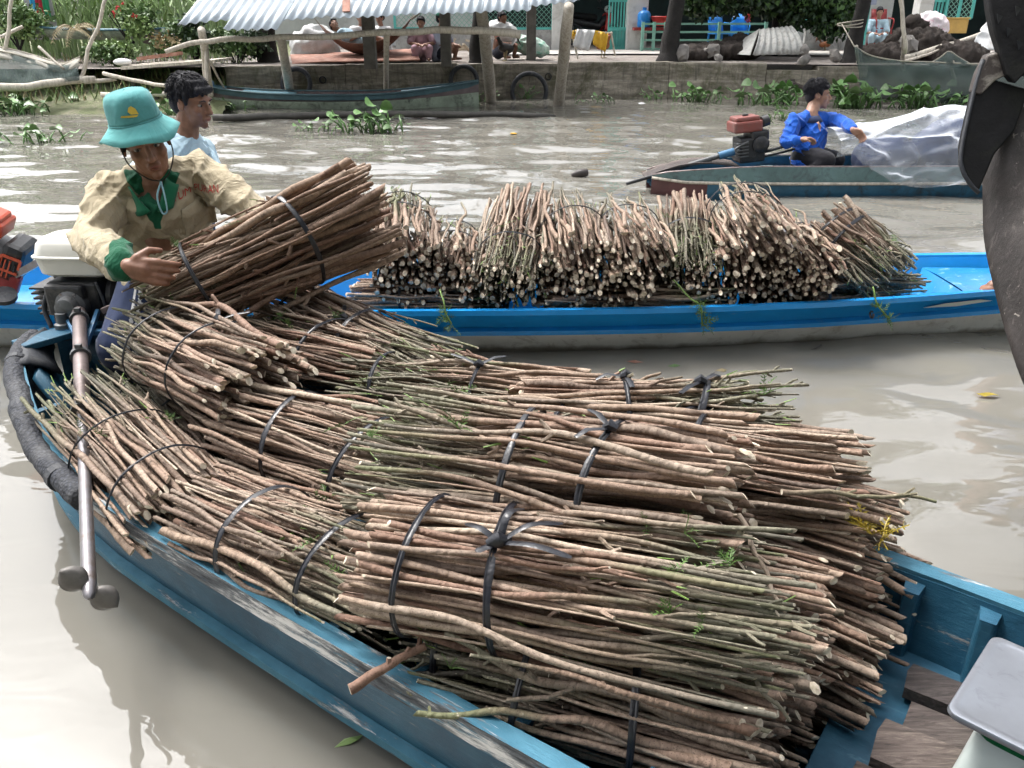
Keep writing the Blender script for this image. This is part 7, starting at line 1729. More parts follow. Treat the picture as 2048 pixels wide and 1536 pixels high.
chair('blue plastic chair left of the red ornament behind the rail', (5.089, 22.0, 1.082)[:2] + (.74,), 'blue_plastic', .3)
chair('blue plastic chair right of the red ornament behind the rail', (5.581, 22.0, 1.082)[:2] + (.74,), 'blue_plastic', -.2)
chair('dark red chair holding the person in the doorway', (9.409, 22.9, 1.112)[:2] + (.85,), 'engine_red', 0)
m = MB(); m.lathe((3.22, 22.0, 1.285), [(.12, 0), (.155, .03), (.16, .15), (.15, .16), (.16, .17), (.16, .30), (.13, .36), (.05, .40), (.05, .46)], 20); tag(m.build('water_jug', 'blue_plastic', None, smooth=40), 'blue plastic water jug on the rail by the white pillar', 'jug')
m = MB(); m.lathe((3.621, 22.0, 1.33), [(.14, 0), (.24, .20), (.26, .21), (.25, .22), (.22, .20)], 20); tag(m.build('red_basin', 'red_plastic', None, smooth=40), 'red plastic basin beside the blue water jug', 'basin')
m = MB(); m.box((3.442, 22.0, 1.263), (.95, .35, .07)); tag(m.build('red_bench', 'engine_red', None, bevel=.01), 'dark red bench board under the jug and basin', 'bench')
m = MB(); m.lathe((5.817, 22.2, 1.408), [(.03, 0), (.10, .08), (.11, .2), (.05, .3), (.02, .4)], 12); tag(m.build('red_lantern', 'red_plastic', None, smooth=40), 'small red ornament hanging between the blue chairs', 'lantern')
t_ = thing('storage_box', 'yellow wooden box with a lid beside the mesh window', 'box', (10.122, 20.6, 1.193))
m = MB(); c_ = Vector((10.09, 20.6, 1.341)); m.box(c_, (.50, .4, .30)); m.build('case', 'yellow_box', t_, bevel=.01); m = MB(); m.box(c_ + Vector((0, 0, .165)), (.54, .44, .03)); m.build('lid', 'yellow_box', t_, bevel=.006)
# corrugated cover sheet, rubble, stones
def corr_cover():
    t = thing('corrugated_cover', 'bent corrugated grey sheet standing over a heap on the bank', 'metal sheet', (5.462, 18.6, 0.779))
    m = MB(); rows = []; n = 40
    top = [(5.198, 18.9, 1.296), (5.864, 18.9, 1.354)]; bot = [(4.907, 18.3, 0.81), (5.965, 18.4, 0.845)]
    for j in range(9):
        v = j / 8; row = []
        for k in range(n + 1):
            u = k / n; p = Vector(top[0]).lerp(Vector(top[1]), u).lerp(Vector(bot[0]).lerp(Vector(bot[1]), u), v)
            p += Vector((0, -.25 * math.sin(v * 2.2), .06 * math.sin(v * 3.1))) + Vector((0, -.025 * math.cos(u * 2 * math.pi * 7), .01 * math.cos(u * 2 * math.pi * 7)))
            p.z += .03 * noise.noise(Vector((u * 4, v * 4, 2))) * (1 if j > 5 else .3)
            row.append(p)
        rows.append(row)
    m.grid(rows); o = m.build('sheet', 'fibro', t, smooth=True); o.modifiers.new('solid', 'SOLIDIFY').thickness = .01
    m = MB(); m.prism([(5.198, 18.9, 1.296), (4.907, 18.3, 0.81), (4.693, 18.9, 0.807), (5.0, 19.2, 1.125)], (.02, .02, 0)); m.build('side_flap', 'fibro', t)
corr_cover()
def stone_(label, c, s, seed, mat='stone', name='stone', group='stones on the bank'):
    m = MB(); r = random.Random(seed); _ell(m, c, s, Euler((r.uniform(0, 3), r.uniform(0, 3), r.uniform(0, 3))).to_matrix(), 10, 7); m.v = [tuple(wob(v, 5 / max(s), max(s) * .35, seed)) for v in m.v]; tag(m.build(name, mat, None, smooth=40), label, 'stone', group)
ST = [('round boulder right of the tall dark trunk', (3.533, 18.4, 0.826), (.22, .15, .14)), ('pale stone at the wall edge left of the corrugated sheet', (4.228, 18.15, 0.768), (.10, .08, .06)), ('brown boulder left of the corrugated sheet', (4.215, 18.7, 0.893), (.18, .14, .12)), ('square stone block beside the corrugated sheet', (5.997, 18.3, 0.906), (.12, .12, .12)), ('rock standing on the lowered wall step', (5.796, 17.6, 0.726), (.12, .10, .14)), ('flat stone at the foot of the tied trunk', (6.517, 17.9, 0.807), (.16, .12, .08)), ('boulder in the earth mound behind the net', (8.073, 18.2, 1.004), (.24, .2, .17))]
for i, (lb, c, s) in enumerate(ST): stone_(lb, c, s, i)
blob_t = thing('earth_mound', 'dark heap of earth and clods behind the green net', 'mound', (8.578, 18.4, 0.729))
blob('earth', [('e', (8.566, 18.8, 0.909), (.62, .5, .30)), ('e', (7.743, 18.4, 0.749), (.55, .45, .14)), ('e', (9.089, 18.4, 0.768), (.6, .5, .18)), ('c', (8.449, 18.9, 1.354), .10, (8.519, 18.8, 0.987), .26), ('c', (8.633, 18.7, 1.135), .12, (8.949, 18.6, 0.896), .15), ('c', (8.076, 18.6, 1.089), .10, (7.98, 18.5, 0.822), .16)], ['mound_earth'], blob_t, .04, 0, folds=[(.10, (3.5, 3.5, 3.5)), (.07, (9, 9, 9)), (.03, (20, 20, 20))])
blob_t = thing('rubble_heap', 'dark rubble heap beside the boulder under the leafy tree', 'mound', (4.427, 18.9, 0.807))
blob('rubble', [('e', (4.601, 19.2, 0.837), (.7, .4, .10)), ('e', (5.069, 19.6, 0.945), (.4, .3, .16)), ('e', (3.969, 19.0, 0.804), (.35, .3, .07))], ['mound_earth'], blob_t, .035, 0, folds=[(.08, (4, 4, 4)), (.05, (11, 11, 11)), (.03, (22, 22, 22))])
# firewood and logs
def log(label, a, b, r0, r1, mat='pole_wood', name='log', cat='log', group='logs and poles on the banks', sag=0):
    a, b = Vector(a), Vector(b); n = 9; pts = [wob(a.lerp(b, k / (n - 1)) + Vector((0, 0, -sag * math.sin(math.pi * k / (n - 1)))), 2.2, .05) for k in range(n)]
    m = MB(); m.tube(pts, [lerp(r0, r1, k / (n - 1)) * (1 + .1 * noise.noise(Vector((k, r0 * 90, 0)))) for k in range(n)], 9); return tag(m.build(name, mat, None, smooth=True), label, cat, group)
log('thick fallen log leaning across the earth mound', (7.839, 17.9, 0.75), (9.766, 18.6, 1.204), .07, .05)
log('thin branch lying below the thick log on the mound', (7.859, 17.7, 0.721), (8.945, 18.2, 0.985), .03, .02)
log('tall forked pole standing in front of the green net', (8.117, 18.071, -0.1), (7.005, 16.3, 1.802), .045, .03, name='net_pole', cat='pole')
log('upper crooked pole tied above the net pole', (7.159, 16.25, 0.888), (6.908, 16.3, 2.124), .04, .03, name='net_pole', cat='pole')
log('thin pole holding the left end of the green net', (7.975, 19.91, -0.1), (6.408, 16.6, 1.03), .035, .03, name='net_pole', cat='pole')
log('pole at the right third of the green net', (9.24, 18.071, -0.1), (8.118, 16.3, 0.757), .035, .03, name='net_pole', cat='pole')
log('long slanting pole on the left shore, foot by the floating raft', (-7.498, 15.2, 0.459), (-6.943, 15.6, 1.882), .035, .028, name='shore_pole', cat='pole')
log('pole at the far left edge rising out of the net', (-8.929, 15.6, 0.912), (-8.646, 15.8, 1.871), .035, .03, name='shore_pole', cat='pole')
log('stub pole leaning at the left edge above the net', (-9.106, 15.9, 1.165), (-8.797, 16.2, 1.35), .03, .03, name='shore_pole', cat='pole')
log('pale crooked log along the left shore below the net', (-8.965, 15.0, 0.376), (-7.221, 15.2, 0.541), .075, .06)
log('branch lying right of the crooked log on the left shore', (-7.381, 15.15, 0.487), (-6.897, 15.3, 0.559), .04, .03)
log('grey floating bamboo at the left shore', (-10.302, 17.339, 0.05), (-6.719, 17.22, 0.06), .05, .05, mat='old_boat_inner')
log('second floating bamboo reaching the shelter post', (-7.042, 14.9, 0.319), (-5.121, 14.9, 0.303), .045, .04)
log('stick sloping down from the platform behind the second man', (-7.116, 15.3, 0.641), (-5.785, 14.9, 0.424), .035, .03)
log('white branch stuck in the left net', (-8.199, 15.4, 1.064), (-7.744, 15.2, 0.719), .025, .02)
t_ = thing('plank_platform', 'grey plank platform on the left shore beside the shelter', 'platform', (-6.244, 15.6, 0.582))
for i in range(5):
    a, b = Vector((-6.799, 15.4, 0.709)), Vector((-5.217, 15.6, 0.814)); m = MB(); m.bar(a + Vector((.02 * i, .22 * i, .015 * (i % 2))), b + Vector((0, .22 * i, 0)), .2, .05); m.build('plank', 'pole_wood', t_)
for x in (258, 300, 350, 400):
    a = Vector(((-6.735, 15.5, 0.671)[0] if x == 258 else (-6.365, 15.5, 0.671)[0] if x == 300 else (-5.926, 15.5, 0.671)[0] if x == 350 else (-5.486, 15.5, 0.671)[0], 15.6, .48)); m = MB(); m.tube([a, a + Vector((0, 0, -.7))], .04, 8); m.build('support', 'dark_log', t_)
m = MB(); m.box((-6.309, 15.9, 0.884), (.75, .25, .06), (0, -.12, 0)); tag(m.build('rusty_board', 'rust_sheet', None), 'red brown board lying on the plank platform', 'board')
m = MB(); _ell(m, (-6.824, 15.5, 0.802), (.16, .12, .06)); tag(m.build('white_basin', 'sack_white', None, smooth=True), 'white rounded lid at the left end of the platform', 'lid')
# firewood splinters in front of the low wall
r_ = random.Random(8); t_ = thing('firewood_pile', 'scattered pale firewood behind the concrete post', 'firewood', (-1.133, 19.4, 0.921))
for k in range(22):
    c = Vector((-1.078, 19.4, 0.931)) + Vector((r_.uniform(-.45, .45), r_.uniform(-.4, .4), r_.uniform(-.06, .12))); d = Vector((r_.uniform(-1, 1), r_.uniform(-.5, .5), r_.uniform(-.2, .2))).normalized() * r_.uniform(.1, .2); m = MB(); m.bar(c - d, c + d, .05, .04); m.build('log', 'cut_wood', t_)

# ---------------------------------------------------------------- nets
def net(label, top, bot, mat, n=30, amp=.06, name='net_fence'):
    T, B = path(top, 8), path(bot, 8); k = min(len(T), len(B)); rows = []
    for j in range(9):
        v = j / 8; rows.append([T[i].lerp(B[i], v) + Vector((0, -amp * noise.noise(Vector((i * .25, v * 3, 0))) - .05 * math.sin(math.pi * v) * (.5 + .5 * math.sin(i * .5)), 0)) for i in range(k)])
    m = MB(); m.grid(rows); t = thing(name, label, 'net', T[k // 2]); o = m.build('netting', mat, t, smooth=True); o.modifiers.new('solid', 'SOLIDIFY').thickness = .008
    m = MB(); m.tube(T[:k], .014, 6); m.build('top_rope', 'rope', t, smooth=True)
net('green netting fence strung between poles at the right water edge', [(6.37, 16.6, 1.03), (6.705, 16.5, 0.861), (7.191, 16.3, 0.783), (7.701, 16.3, 0.766), (8.352, 16.3, 0.74), (9.561, 16.3, 0.697)], [(6.638, 16.55, 0.116), (6.913, 16.45, 0.106), (7.305, 16.25, 0.079), (7.8, 16.2, 0.057), (8.454, 16.2, 0.057), (9.671, 16.2, 0.039)], 'net')
net('small peak of netting hung from cords on the right bank', [(7.713, 16.35, 0.729), (7.893, 16.35, 0.841), (8.037, 16.35, 0.944), (8.212, 16.35, 0.858), (8.472, 16.35, 0.729)], [(7.697, 16.3, 0.697), (7.904, 16.3, 0.68), (8.073, 16.3, 0.662), (8.231, 16.3, 0.662), (8.458, 16.3, 0.68)], 'net', amp=.02)
net('sagging green net with cream edge on the left shore', [(-9.319, 15.6, 1.034), (-8.676, 15.5, 0.932), (-8.212, 15.4, 0.823), (-7.828, 15.3, 0.762), (-7.478, 15.3, 0.859)], [(-9.309, 15.3, 0.395), (-8.646, 15.2, 0.377), (-8.172, 15.15, 0.43), (-7.788, 15.1, 0.49), (-7.452, 15.1, 0.531)], 'net')
net('cream cloth edge lying along the left net', [(-9.359, 15.7, 1.104), (-8.716, 15.6, 0.994), (-8.25, 15.5, 0.883), (-7.802, 15.35, 0.792), (-7.454, 15.3, 0.891)], [(-9.295, 15.5, 0.9), (-8.675, 15.45, 0.82), (-8.204, 15.35, 0.744), (-7.762, 15.2, 0.638), (-7.453, 15.2, 0.751)], 'net_cream', amp=.03)
m = MB(); c0 = Vector((6.797, 18.1, 1.397))
for j in range(3): m.tube([c0 + Vector((.24 * math.cos(a), .24 * math.sin(a), -.02 + .03 * j + .04 * math.sin(a + j))) for a in [i * 2 * math.pi / 18 for i in range(19)]], .012, 5, cap=False)
m.tube([c0 + Vector((-.2, -.1, 0)), (6.37, 16.6, 1.03)], .012, 5); tag(m.build('mooring_rope', 'rope', None, smooth=True), 'pale rope wound round the right trunk and tied to the net', 'rope')

# ---------------------------------------------------------------- trees
GT = 'trees on the far bank'
big = lambda s: [(-.6, .3, 5.6, 1.9, 1.6, 1.2, .9), (.9, -.2, 6.3, 1.8, 1.6, 1.3, .9), (.1, .4, 7.3, 1.6, 1.5, 1.1, .7), (-1.4, .2, 6.8, 1.2, 1.2, .9, .4)]
tree('tall dark trunk standing at the wall edge in mid picture', (3.278, 18.5, 0.725), 6.5, (.25, .3), .19, big(1), size=.30, n=500, seed=11, group=GT)
tree('dark trunk with rope wound round it on the right', (6.943, 18.1, 0.704), 6.0, (.3, .4), .17, big(2), size=.30, n=500, seed=12, group=GT)
tree('thick dark trunk below the left part of the shelter roof', (-4.903, 17.9, 0.637), 5.5, (-.2, .4), .21, [(0, .2, 5.2, 1.8, 1.6, 1.1, .9), (-1.0, .2, 6.2, 1.4, 1.4, 1, .5)], size=.30, n=450, seed=13, group=GT)
tree('dark trunk beside the fourth shelter post', (-0.702, 18.0, 0.67), 5.5, (.2, .3), .14, [(0, .2, 5.4, 1.5, 1.5, 1.0, .8)], size=.28, n=450, seed=14, group=GT)
tree('leafy dark green tree hanging over the corrugated sheet', (5.909, 20.2, 0.897), 2.2, (-.1, 0), .10, [(-1.75, -.3, 1.15, .6, .6, .6, .45), (-1.1, -.2, 1.25, .75, .7, .6, .5), (-.3, -.2, 1.1, .75, .7, .5, .5), (.5, -.1, 1.0, .8, .7, .62, .55), (1.15, -.3, .75, .55, .5, .6, .4), (-.4, 0, 2.0, 1.9, 1.1, .7, .8)], size=.15, n=3000, seed=15, leaf=('leaf_dark', 'leaf_mid'))
for i, (x, y, h, s) in enumerate([(-15, 30, 6, 1.1), (-7.5, 30, 6, 1.0), (1.5, 31, 7.5, 1.2), (7.5, 29.5, 7, 1.2), (13.5, 28, 9.5, 1.3), (20, 25, 9, 1.3), (-24, 27, 7, 1.2)]):
    tree(['far tree above the left shore', 'far tree behind the reeds', 'tallest far tree behind the house', 'far tree behind the gate', 'far tree behind the yellow box', 'far tree beyond the right edge', 'far tree beyond the left edge'][i], (x, y, .8), h * .75, (.3, .2), .22, [(a * s, b * s, h * .72 + c * s, 1.7 * s, 1.5 * s, 1.3 * s, 1) for a, b, c in ((-1.2, 0, 0), (1.1, .2, .2), (0, -.3, 1.2), (.2, .5, -1.2))], size=.42, n=480, seed=40 + i, group='trees behind the houses')

# ---------------------------------------------------------------- left shore plants
def reeds():
    r = random.Random(21); m = MB()
    for k in range(900):
        x = r.uniform(-14.5, -6.2); y = r.uniform(18.5, 21.5); h = r.uniform(1.2, 2.3); b = Vector((x, y, .7)); l = Vector((r.uniform(-.12, .12), r.uniform(-.1, .1), 0))
        m.tube([b, b + l * .5 + Vector((0, 0, h * .5)), b + l * 1.5 + Vector((0, 0, h))], [.016, .013, .006], 4, cap=False)
        for j in range(2):
            z = h * r.uniform(.3, .9); a = r.uniform(0, 6.28); p = b + l * z / h + Vector((0, 0, z)); d = Vector((math.cos(a), math.sin(a), .6)); e = p + d * r.uniform(.2, .4); s = Vector((-d.y, d.x, 0)) * .02; m.add([p - s, p + s, (p + e) / 2 + s + Vector((0, 0, .06)), e, (p + e) / 2 - s + Vector((0, 0, .06))], [(0, 1, 2, 4), (4, 2, 3)], 1)
    o = m.build('reed_bed', ['reed', 'leaf_light'], None); o['kind'] = 'stuff'; o['label'] = 'dense bed of pale green reed stalks behind the left shore'
    m = MB()
    for k in range(2600):
        x = r.uniform(-13.5, -5.3); y = r.uniform(15.3, 18.6); z = interp(y, [(15, .05), (16.6, .42), (18, .62), (21, .8)]) ; a = r.uniform(0, 6.28); h = r.uniform(.08, .34)
        b = Vector((x, y, z - .02)); d = Vector((math.cos(a) * h * .6, math.sin(a) * h * .6, h)); s = Vector((-math.sin(a), math.cos(a), 0)) * .012; m.add([b - s, b + s, b + d * .6 + s * .7, b + d, b + d * .6 - s * .7], [(0, 1, 2, 4), (4, 2, 3)], r.choice((0, 1, 1, 2)))
    o = m.build('shore_grass', ['leaf_mid', 'leaf_light', 'leaf_dry'], None); o['kind'] = 'stuff'; o['label'] = 'mixed green and dry grass on the left shore'
reeds()
def shrub(label, c, rad, n, size, mats, seed, name='shrub', flowers=None):
    r = random.Random(seed); c = Vector(c); t = thing(name, label, 'shrub', (c.x, c.y, c.z - rad[2]), 'shrubs on the left shore'); m = MB()
    for k in range(5): a = r.uniform(0, 6.28); m.tube([c + Vector((0, 0, -rad[2] * 1.2)), c + Vector((math.cos(a) * rad[0] * .6, math.sin(a) * rad[1] * .6, rad[2] * r.uniform(.1, .7)))], [.02, .008], 5)
    m.build('stems', 'trunk', t)
    m = MB()
    for k in range(4): leaf_cloud(m, c + Vector((r.uniform(-.5, .5) * rad[0], r.uniform(-.5, .5) * rad[1], r.uniform(-.4, .4) * rad[2])), tuple(x * .65 for x in rad), n // 4, size, r, k % 2, .3)
    m.build('foliage', list(mats), t)
    if flowers:
        m = MB()
        for k in range(flowers[1]): leaf_cloud(m, c + Vector((r.uniform(-1, 1) * rad[0], -rad[1] * .8, r.uniform(-.2, 1) * rad[2])), (.03, .03, .03), 6, .07, r)
        m.build('flowers', flowers[0], t)
shrub('flowering shrub with red blooms right of the slanting pole', (-7.342, 17.2, 1.429), (.55, .4, .36), 1100, .10, ('leaf_mid', 'leaf_light'), 1, flowers=('comb_red', 4))
shrub('dark shrub by the left end of the shelter roof', (-6.064, 17.0, 1.212), (.5, .4, .4), 900, .10, ('leaf_dark', 'leaf_mid'), 2)
shrub('leafy dark shrub under the left roof edge behind the rail', (-5.465, 17.6, 1.038), (.7, .4, .38), 1100, .10, ('leaf_dark', 'leaf_mid'), 3)
shrub('low green shrub behind the white lid', (-7.417, 16.6, 0.918), (.6, .4, .25), 900, .09, ('leaf_mid', 'leaf_light'), 4)
shrub('yellow green shrub at the top left corner', (-9.683, 17.5, 1.516), (.8, .5, .5), 1300, .10, ('leaf_mid', 'leaf_light'), 5)
shrub('brownish weedy shrub right of the flowering one', (-6.453, 16.6, 1.09), (.45, .35, .22), 600, .08, ('leaf_dry', 'leaf_mid'), 6)
def palm(label, c, n, ln, mats, seed, cat='palm', droop=.9):
    r = random.Random(seed); c = Vector(c); t = thing('palm_plant', label, cat, c, 'palms on the bank')
    for k in range(n):
        a = r.uniform(0, 6.28); d = Vector((math.cos(a), math.sin(a) * .6, r.uniform(.3, 1.1))).normalized(); l = ln * r.uniform(.7, 1.1)
        pts = [c + d * l * f + Vector((0, 0, -droop * l * f * f)) for f in [i / 8 for i in range(9)]]
        m = MB(); m.tube(pts, [.014 * (1 - .1 * i) for i in range(9)], 5)
        for i in range(1, 9):
            tn = (pts[i] - pts[i - 1]).normalized(); s, u = basis(tn)
            for sg in (-1, 1):
                for h in (0, .5):
                    p = pts[i - 1].lerp(pts[i], h); e = p + (s * sg + tn * .8 - u * .5).normalized() * l * .28 * (1 - .07 * i); w = tn * .014; m.add([p - w, p + w, e], [(0, 1, 2)], 1)
        m.build('frond', list(mats), t)
palm('dry brown palm fronds in the middle of the left shore', (-8.276, 17.0, 1.299), 11, .75, ('leaf_dry', 'leaf_dry'), 1)
palm('yellow green palm leaves hanging in the gateway', (2.054, 22.0, 2.234), 9, .9, ('leaf_light', 'leaf_dry'), 2)
# clothes on a grey board, upturned boats behind the left shore
t_ = thing('grey_board', 'grey standing board behind the hanging clothes', 'board', (-9.574, 18.2, 1.267)); m = MB(); m.box((-9.536, 18.3, 1.655), (.55, .04, 1.1)); m.build('panel', 'plaster_grey', t_)
def garment(label, x, mat, h, w):
    c = Vector(x); m = MB(); n = 8
    m.grid([[c + Vector((w * (k / 6 - .5) * (1 + .3 * (i / n)), -.03 * math.sin(k * 1.9 + i * .4), -h * i / n)) for k in range(7)] for i in range(n + 1)]); o = m.build('hanging_cloth', mat, None, smooth=True); o.modifiers.new('solid', 'SOLIDIFY').thickness = .012; tag(o, label, 'clothes', 'clothes hung on the left shore')
garment('bright blue cloth hanging at the top left', (-9.538, 18.1, 1.925), 'cloth_sky', .72, .10)
garment('red cloth hanging between the blue and green ones', (-9.414, 18.1, 1.943), 'cloth_red', .56, .13)
garment('green cloth hanging right of the red one', (-9.285, 18.1, 1.943), 'cloth_leafgreen', .48, .11)
def skiff(label, a, b, mat, h):
    a, b = Vector(a), Vector(b); d = b - a; s = Vector((-d.y, d.x, 0)).normalized(); t = thing('beached_boat', label, 'boat', (a + b) / 2, 'boats drawn up on the left shore'); fs = [i / 12 for i in range(13)]; m = MB()
    hw_ = lambda f: .30 * math.sin(math.pi * min(.97, max(.03, f))) ** .5
    m.grid([[a + d * f + s * o * hw_(f) + Vector((0, 0, z * h + .05 * (2 * f - 1) ** 2)) for o, z in ((-1, 1), (-.85, .4), (-.5, 0), (.5, 0), (.85, .4), (1, 1))] for f in fs]); o = m.build('hull', mat, t, smooth=True); o.modifiers.new('solid', 'SOLIDIFY').thickness = .02
    for sg in (-1, 1): m = MB(); m.tube([a + d * f + s * sg * hw_(f) + Vector((0, 0, h + .05 * (2 * f - 1) ** 2)) for f in fs], .022, 6); m.build('gunwale', 'old_boat_rim', t, smooth=True)
skiff('pale blue boat drawn up behind the dry palm', (-9.534, 17.6, 1.148), (-6.837, 17.6, 1.093), 'old_boat_green', .18)
skiff('brown boat drawn up left of the shelter roof', (-7.165, 17.4, 1.008), (-5.862, 17.3, 1.01), 'old_boat_inner', .2)

# ---------------------------------------------------------------- floating plants and litter
def hy_leaf(i):
    r = random.Random(500 + i); m = MB(); h = r.uniform(.10, .24); l = Vector((r.uniform(.04, .12), 0, h))
    m.tube([Vector((0, 0, -.02)), l * .5 + Vector((-.01, 0, .01)), l], [.009, .013, .005], 5)
    rad = r.uniform(.05, .08); tilt = r.uniform(-.9, .3); ring = []
    for k in range(10):
        a = k * .6283; p = Vector((rad * (1 + math.cos(a)) * 1.05, rad * math.sin(a) * .95, .020 * math.cos(2 * a))); p = Matrix.Rotation(tilt, 3, 'Y') @ p; ring.append(l + p)
    c = l + Matrix.Rotation(tilt, 3, 'Y') @ Vector((rad, 0, -.012)); m.add([c] + ring, [(0, k + 1, (k + 1) % 10 + 1) for k in range(10)])
    me = m.mesh('leaf', 'leaf_fresh'); shade(me, True); return me
HYL = [hy_leaf(i) for i in range(12)]
def hyacinth(label, c, n, rad, sc, seed):
    r = random.Random(seed); c = Vector(c); t = thing('water_hyacinth', label, 'water plant', c, 'floating water hyacinths')
    for k in range(n):
        p = c + Vector((r.gauss(0, .5) * rad, r.gauss(0, .25) * rad, r.uniform(-.02, .01)))
        mw = Matrix.Translation(p) @ Matrix.Rotation(r.uniform(0, 6.28), 4, 'Z') @ Matrix.Rotation(r.uniform(-.15, .5), 4, 'Y') @ Matrix.Scale(sc * r.uniform(.65, 1.25), 4); link('leaf', r.choice(HYL), t, mw)
HYC = [('large clump of water plants left of the driver in blue', (5.031, 16.433, 0.0), 55, .85, 1.35), ('clump of water plants at the foot of the plank ramp', (4.906, 17.937, 0.0), 36, .7, 1.1), ('large leaved clump right of the driver in blue', (6.179, 15.953, 0.0), 42, .6, 1.7), ('clump of water plants in front of the net pole', (7.422, 15.953, 0.0), 34, .55, 1.6), ('clump of water plants right of the net pole near the prow', (8.298, 16.238, 0.0), 34, .6, 1.2), ('round clump of water plants against the wall, right of the tall trunk', (3.564, 17.154, 0.0), 30, .45, 1.1), ('tiny floating plant near a white scrap by the wall', (2.805, 17.481, -0.0), 10, .25, .9), ('small floating plant between the last post and the tall trunk', (1.668, 16.942, 0.0), 14, .4, .8), ('small plant inside the sunken tyre by the wall', (0.312, 17.481, -0.0), 8, .15, 1.0),
       ('big clump of water plants at the left edge', (-8.573, 14.823, 0.0), 50, .8, 1.3), ('loose floating plant left of the teal hat', (-6.142, 11.266, -0.0), 20, .45, .9), ('clump of floating plants in front of the floating log', (-2.033, 12.485, 0.0), 30, .45, 1.2), ('sparse plant left of the clump by the log', (-2.506, 12.485, 0.0), 10, .3, .9), ('small sprig of plants left of the second post', (-2.944, 12.485, 0.0), 8, .2, .7), ('plant between the two men heads and the shore', (-5.937, 14.663, 0.0), 18, .4, 1.2), ('plant floating beside the first shelter post', (-4.864, 15.325, 0.0), 8, .25, .8), ('plant under the bow of the moored boat', (-0.632, 17.154, 0.0), 10, .35, .8), ('plants at the water edge far left of the platform', (-8.509, 16.716, 0.02), 22, .7, .8), ('single plant floating behind the engine of the passing boat', (4.328, 13.909, 0.0), 10, .3, .8)]
for i, (lb, c, n, rad, sc) in enumerate(HYC): hyacinth(lb, c, n, rad, sc, 60 + i)
def litter(name, label, c, poly, mat, cat, th=.006, bendz=.01):
    c = Vector(c); m = MB(); pts = [c + Vector((x, y, .004 + bendz * noise.noise(Vector((x * 30, y * 30, 0))))) for x, y in poly]; ce = sum(pts, Vector()) / len(pts) + Vector((0, 0, bendz)); n = len(pts); m.add(pts + [ce], [(k, (k + 1) % n, n) for k in range(n)]); o = m.build(name, mat, None); o.modifiers.new('solid', 'SOLIDIFY').thickness = th; tag(o, label, cat)
litter('fallen_leaf', 'yellow green leaf floating near the bottom edge', (-0.37, 1.377, 0.0), [(-.03, -.012), (-.012, .012), (.01, .008), (.03, .022), (.022, .004), (.004, -.006)], 'leaf_light', 'leaf', .001)
litter('fallen_leaf', 'pale leaf floating below the black prow', (2.072, 3.267, 0.0), [(-.05, 0), (-.02, .014), (.03, .012), (.05, 0), (.02, -.012), (-.02, -.012)], 'sprig_yellow', 'leaf', .001)
litter('fallen_leaf', 'small dark leaf floating below the blue hull', (0.973, 3.534, 0.0), [(-.03, 0), (0, .018), (.03, .006), (.01, -.016)], 'leaf_dry', 'leaf', .001)
litter('fallen_leaf', 'green leaf floating right of the dark one', (0.764, 3.589, 0.0), [(-.03, 0), (0, .012), (.03, .004), (.0, -.012)], 'leaf_mid', 'leaf', .001)
litter('fallen_leaf', 'brown leaf floating left of the green one', (0.586, 3.638, 0.0), [(-.04, 0), (0, .012), (.04, .004), (.0, -.010)], 'rust_sheet', 'leaf', .001)
litter('yellow_scrap', 'yellow scrap floating in mid river', (0.021, 12.199, 0.0), [(-.05, -.02), (-.02, .04), (.05, .03), (.04, -.03)], 'yellow_cloth', 'litter')
litter('white_scrap', 'white foam scrap floating by the wall', (2.482, 16.633, 0.0), [(-.08, -.05), (-.06, .06), (.07, .07), (.09, -.04)], 'sack_white', 'litter', .05, .03)
m = MB(); c_ = Vector((0.708, 8.731, 0.01)); m.tube([c_ + Vector((-.09, -.02, .0)), c_ + Vector((-.05, -.01, .01)), c_ + Vector((.02, 0, .02)), c_ + Vector((.08, .01, .025))], [.012, .035, .045, .035], 10); tag(m.build('floating_bottle', 'prow_tar', None, smooth=True), 'dark brown bottle floating behind the blue boat', 'bottle')
m = MB(); m.tube([(1.474, 3.788, 0.005), (1.501, 3.795, 0.01), (1.537, 3.83, 0.015)], .006, 5); tag(m.build('floating_twig', 'dark_log', None), 'short twig floating below the blue hull', 'twig')

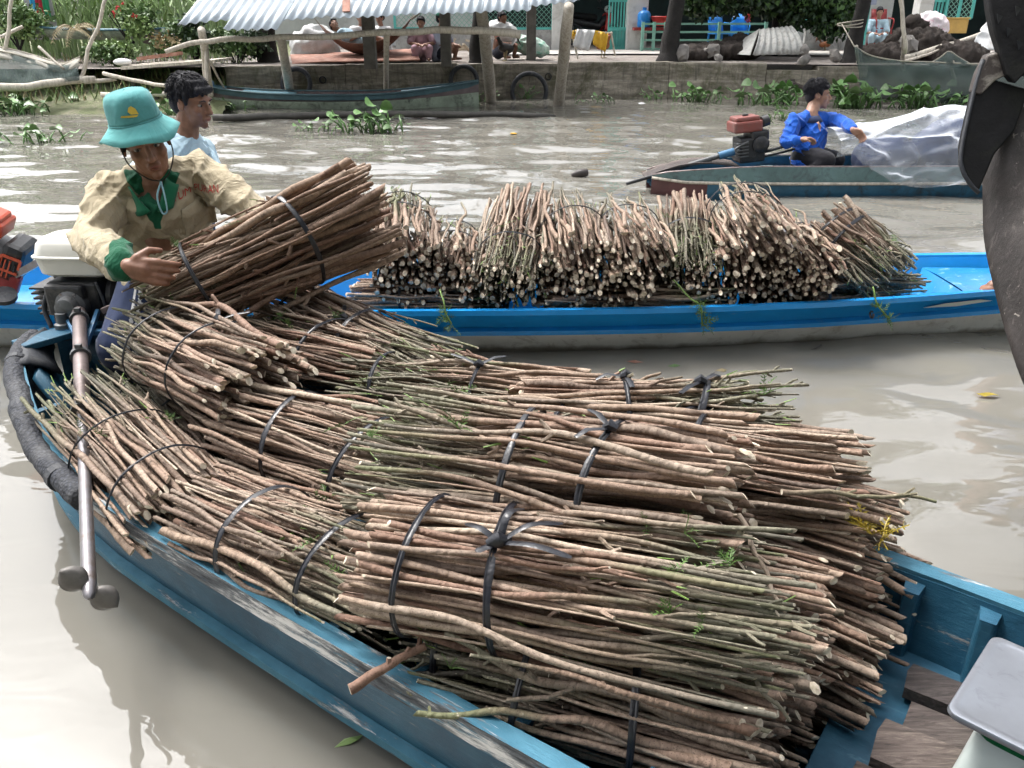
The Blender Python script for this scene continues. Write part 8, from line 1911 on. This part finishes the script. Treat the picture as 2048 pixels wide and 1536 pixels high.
# ---------------------------------------------------------------- fowl
def hen(label, c, look, mats, sc=1.0):
    c = Vector(c); l = Vector(look).normalized(); up = Vector((0, 0, 1)); s = l.cross(up); q = lambda a, b, h: c + (l * a + s * b + up * h) * sc
    t = thing('rooster', label, 'rooster', c, 'fowl on the bank')
    blob('body', [('c', q(-.10, 0, .24), .08 * sc, q(.07, 0, .26), .095 * sc), ('c', q(.08, 0, .28), .07 * sc, q(.15, 0, .40), .035 * sc), ('c', q(.15, 0, .40), .035 * sc, q(.165, 0, .435), .036 * sc), ('c', q(.18, 0, .43), .014 * sc, q(.225, 0, .42), .005 * sc)], [mats[0]], t, .012 * sc, 1)
    m = MB()
    for k in range(5): m.tube(path([q(-.12, .01 * (k - 2), .28), q(-.22, .025 * (k - 2), .38 + .02 * k), q(-.30, .03 * (k - 2), .30 + .03 * k)], 4), [.03 * sc] * 5 + [.02 * sc] * 3 + [.006 * sc], 5, flat=.4)
    m.build('tail', mats[1], t)
    for b in (-1, 1):
        m = MB(); m.tube([q(.0, .045 * b, .20), q(.02, .05 * b, .10), q(.0, .05 * b, .01)], [.03 * sc, .012 * sc, .010 * sc], 6)
        for a in (-.5, 0, .5): m.tube([q(.0, .05 * b, .01), q(.06, .05 * b + .06 * a, .005)], .007 * sc, 5)
        m.build('leg', 'leaf_dry', t)
    m = MB(); m.prism([q(.13, 0, .46), q(.15, 0, .50), q(.17, 0, .475), q(.185, 0, .495), q(.20, 0, .45)], tuple(s * .012)); m.prism([q(.18, 0, .41), q(.20, 0, .41), q(.19, 0, .37)], tuple(s * .012)); m.build('comb', 'comb_red', t)
hen('dark rooster pecking below the white sacks', (-0.123, 18.185, 0.7), (-.9, -.3, 0), ('feather_dark', 'feather_dark'))
hen('rusty rooster standing under the yellow cloth', (1.975, 19.345, 0.71), (.6, -.6, 0), ('feather_rust', 'feather_dark'))
hen('brown hen walking right of the stone block', (7.794, 22.192, 0.71), (.9, -.2, 0), ('feather_rust', 'feather_rust'), .8)

# ---------------------------------------------------------------- the near bank behind the camera, with unseen trees added to dim front light
def near_bank():
    m = MB(); m.grid([[(x, y, z + .1 * noise.noise(Vector((x, y, 0)))) for y, z in ((-1.6, -.5), (-2.4, .6), (-5, .9), (-20, 1.2), (-90, 1.5))] for x in np.linspace(-60, 60, 40)]); struct(m.build('near_bank', 'grass_ground', None, smooth=True))
    r = random.Random(80); m = MB()
    for x, y, h, s in ((-7, -5, 8, 1.3), (-1.5, -6, 9, 1.4), (5, -5, 8.5, 1.4), (11, -6, 8, 1.3)):
        m.tube([(x, y, .8), (x + .1, y, h * .35), (x, y + .2, h * .75)], [.24, .2, .1], 8, 2)
        for a, b, c in ((-1.2, 0, 0), (1.1, .2, .2), (0, -.3, 1.2), (.2, .5, -1.2)): leaf_cloud(m, (x + a * s, y + b * s, h * .66 + c * s), (1.7 * s, 1.5 * s, 1.3 * s), 650, .42, r, r.randint(0, 1), .35, .3)
    for x, y, z in ((-4.2, -2.6, 4.2), (-1.6, -2.2, 4.6), (1.2, -2.0, 4.4), (3.8, -2.4, 4.3), (0, -3.4, 2.8), (-3, -3.4, 2.7), (3, -3.4, 2.8)): leaf_cloud(m, (x, y, z), (1.7, 1.3, .9), 900, .36, r, 0, .3, .3)  # unseen overhang, added to darken the sides that face the camera
    o = m.build('added_light_block_trees', ['leaf_dark', 'leaf_mid', 'trunk'], None); o['kind'] = 'stuff'; o['label'] = 'unseen trees added behind the viewer to block light from the front'
near_bank()

if bpy.data.scenes.get('work'): bpy.data.scenes.remove(bpy.data.scenes['work'])
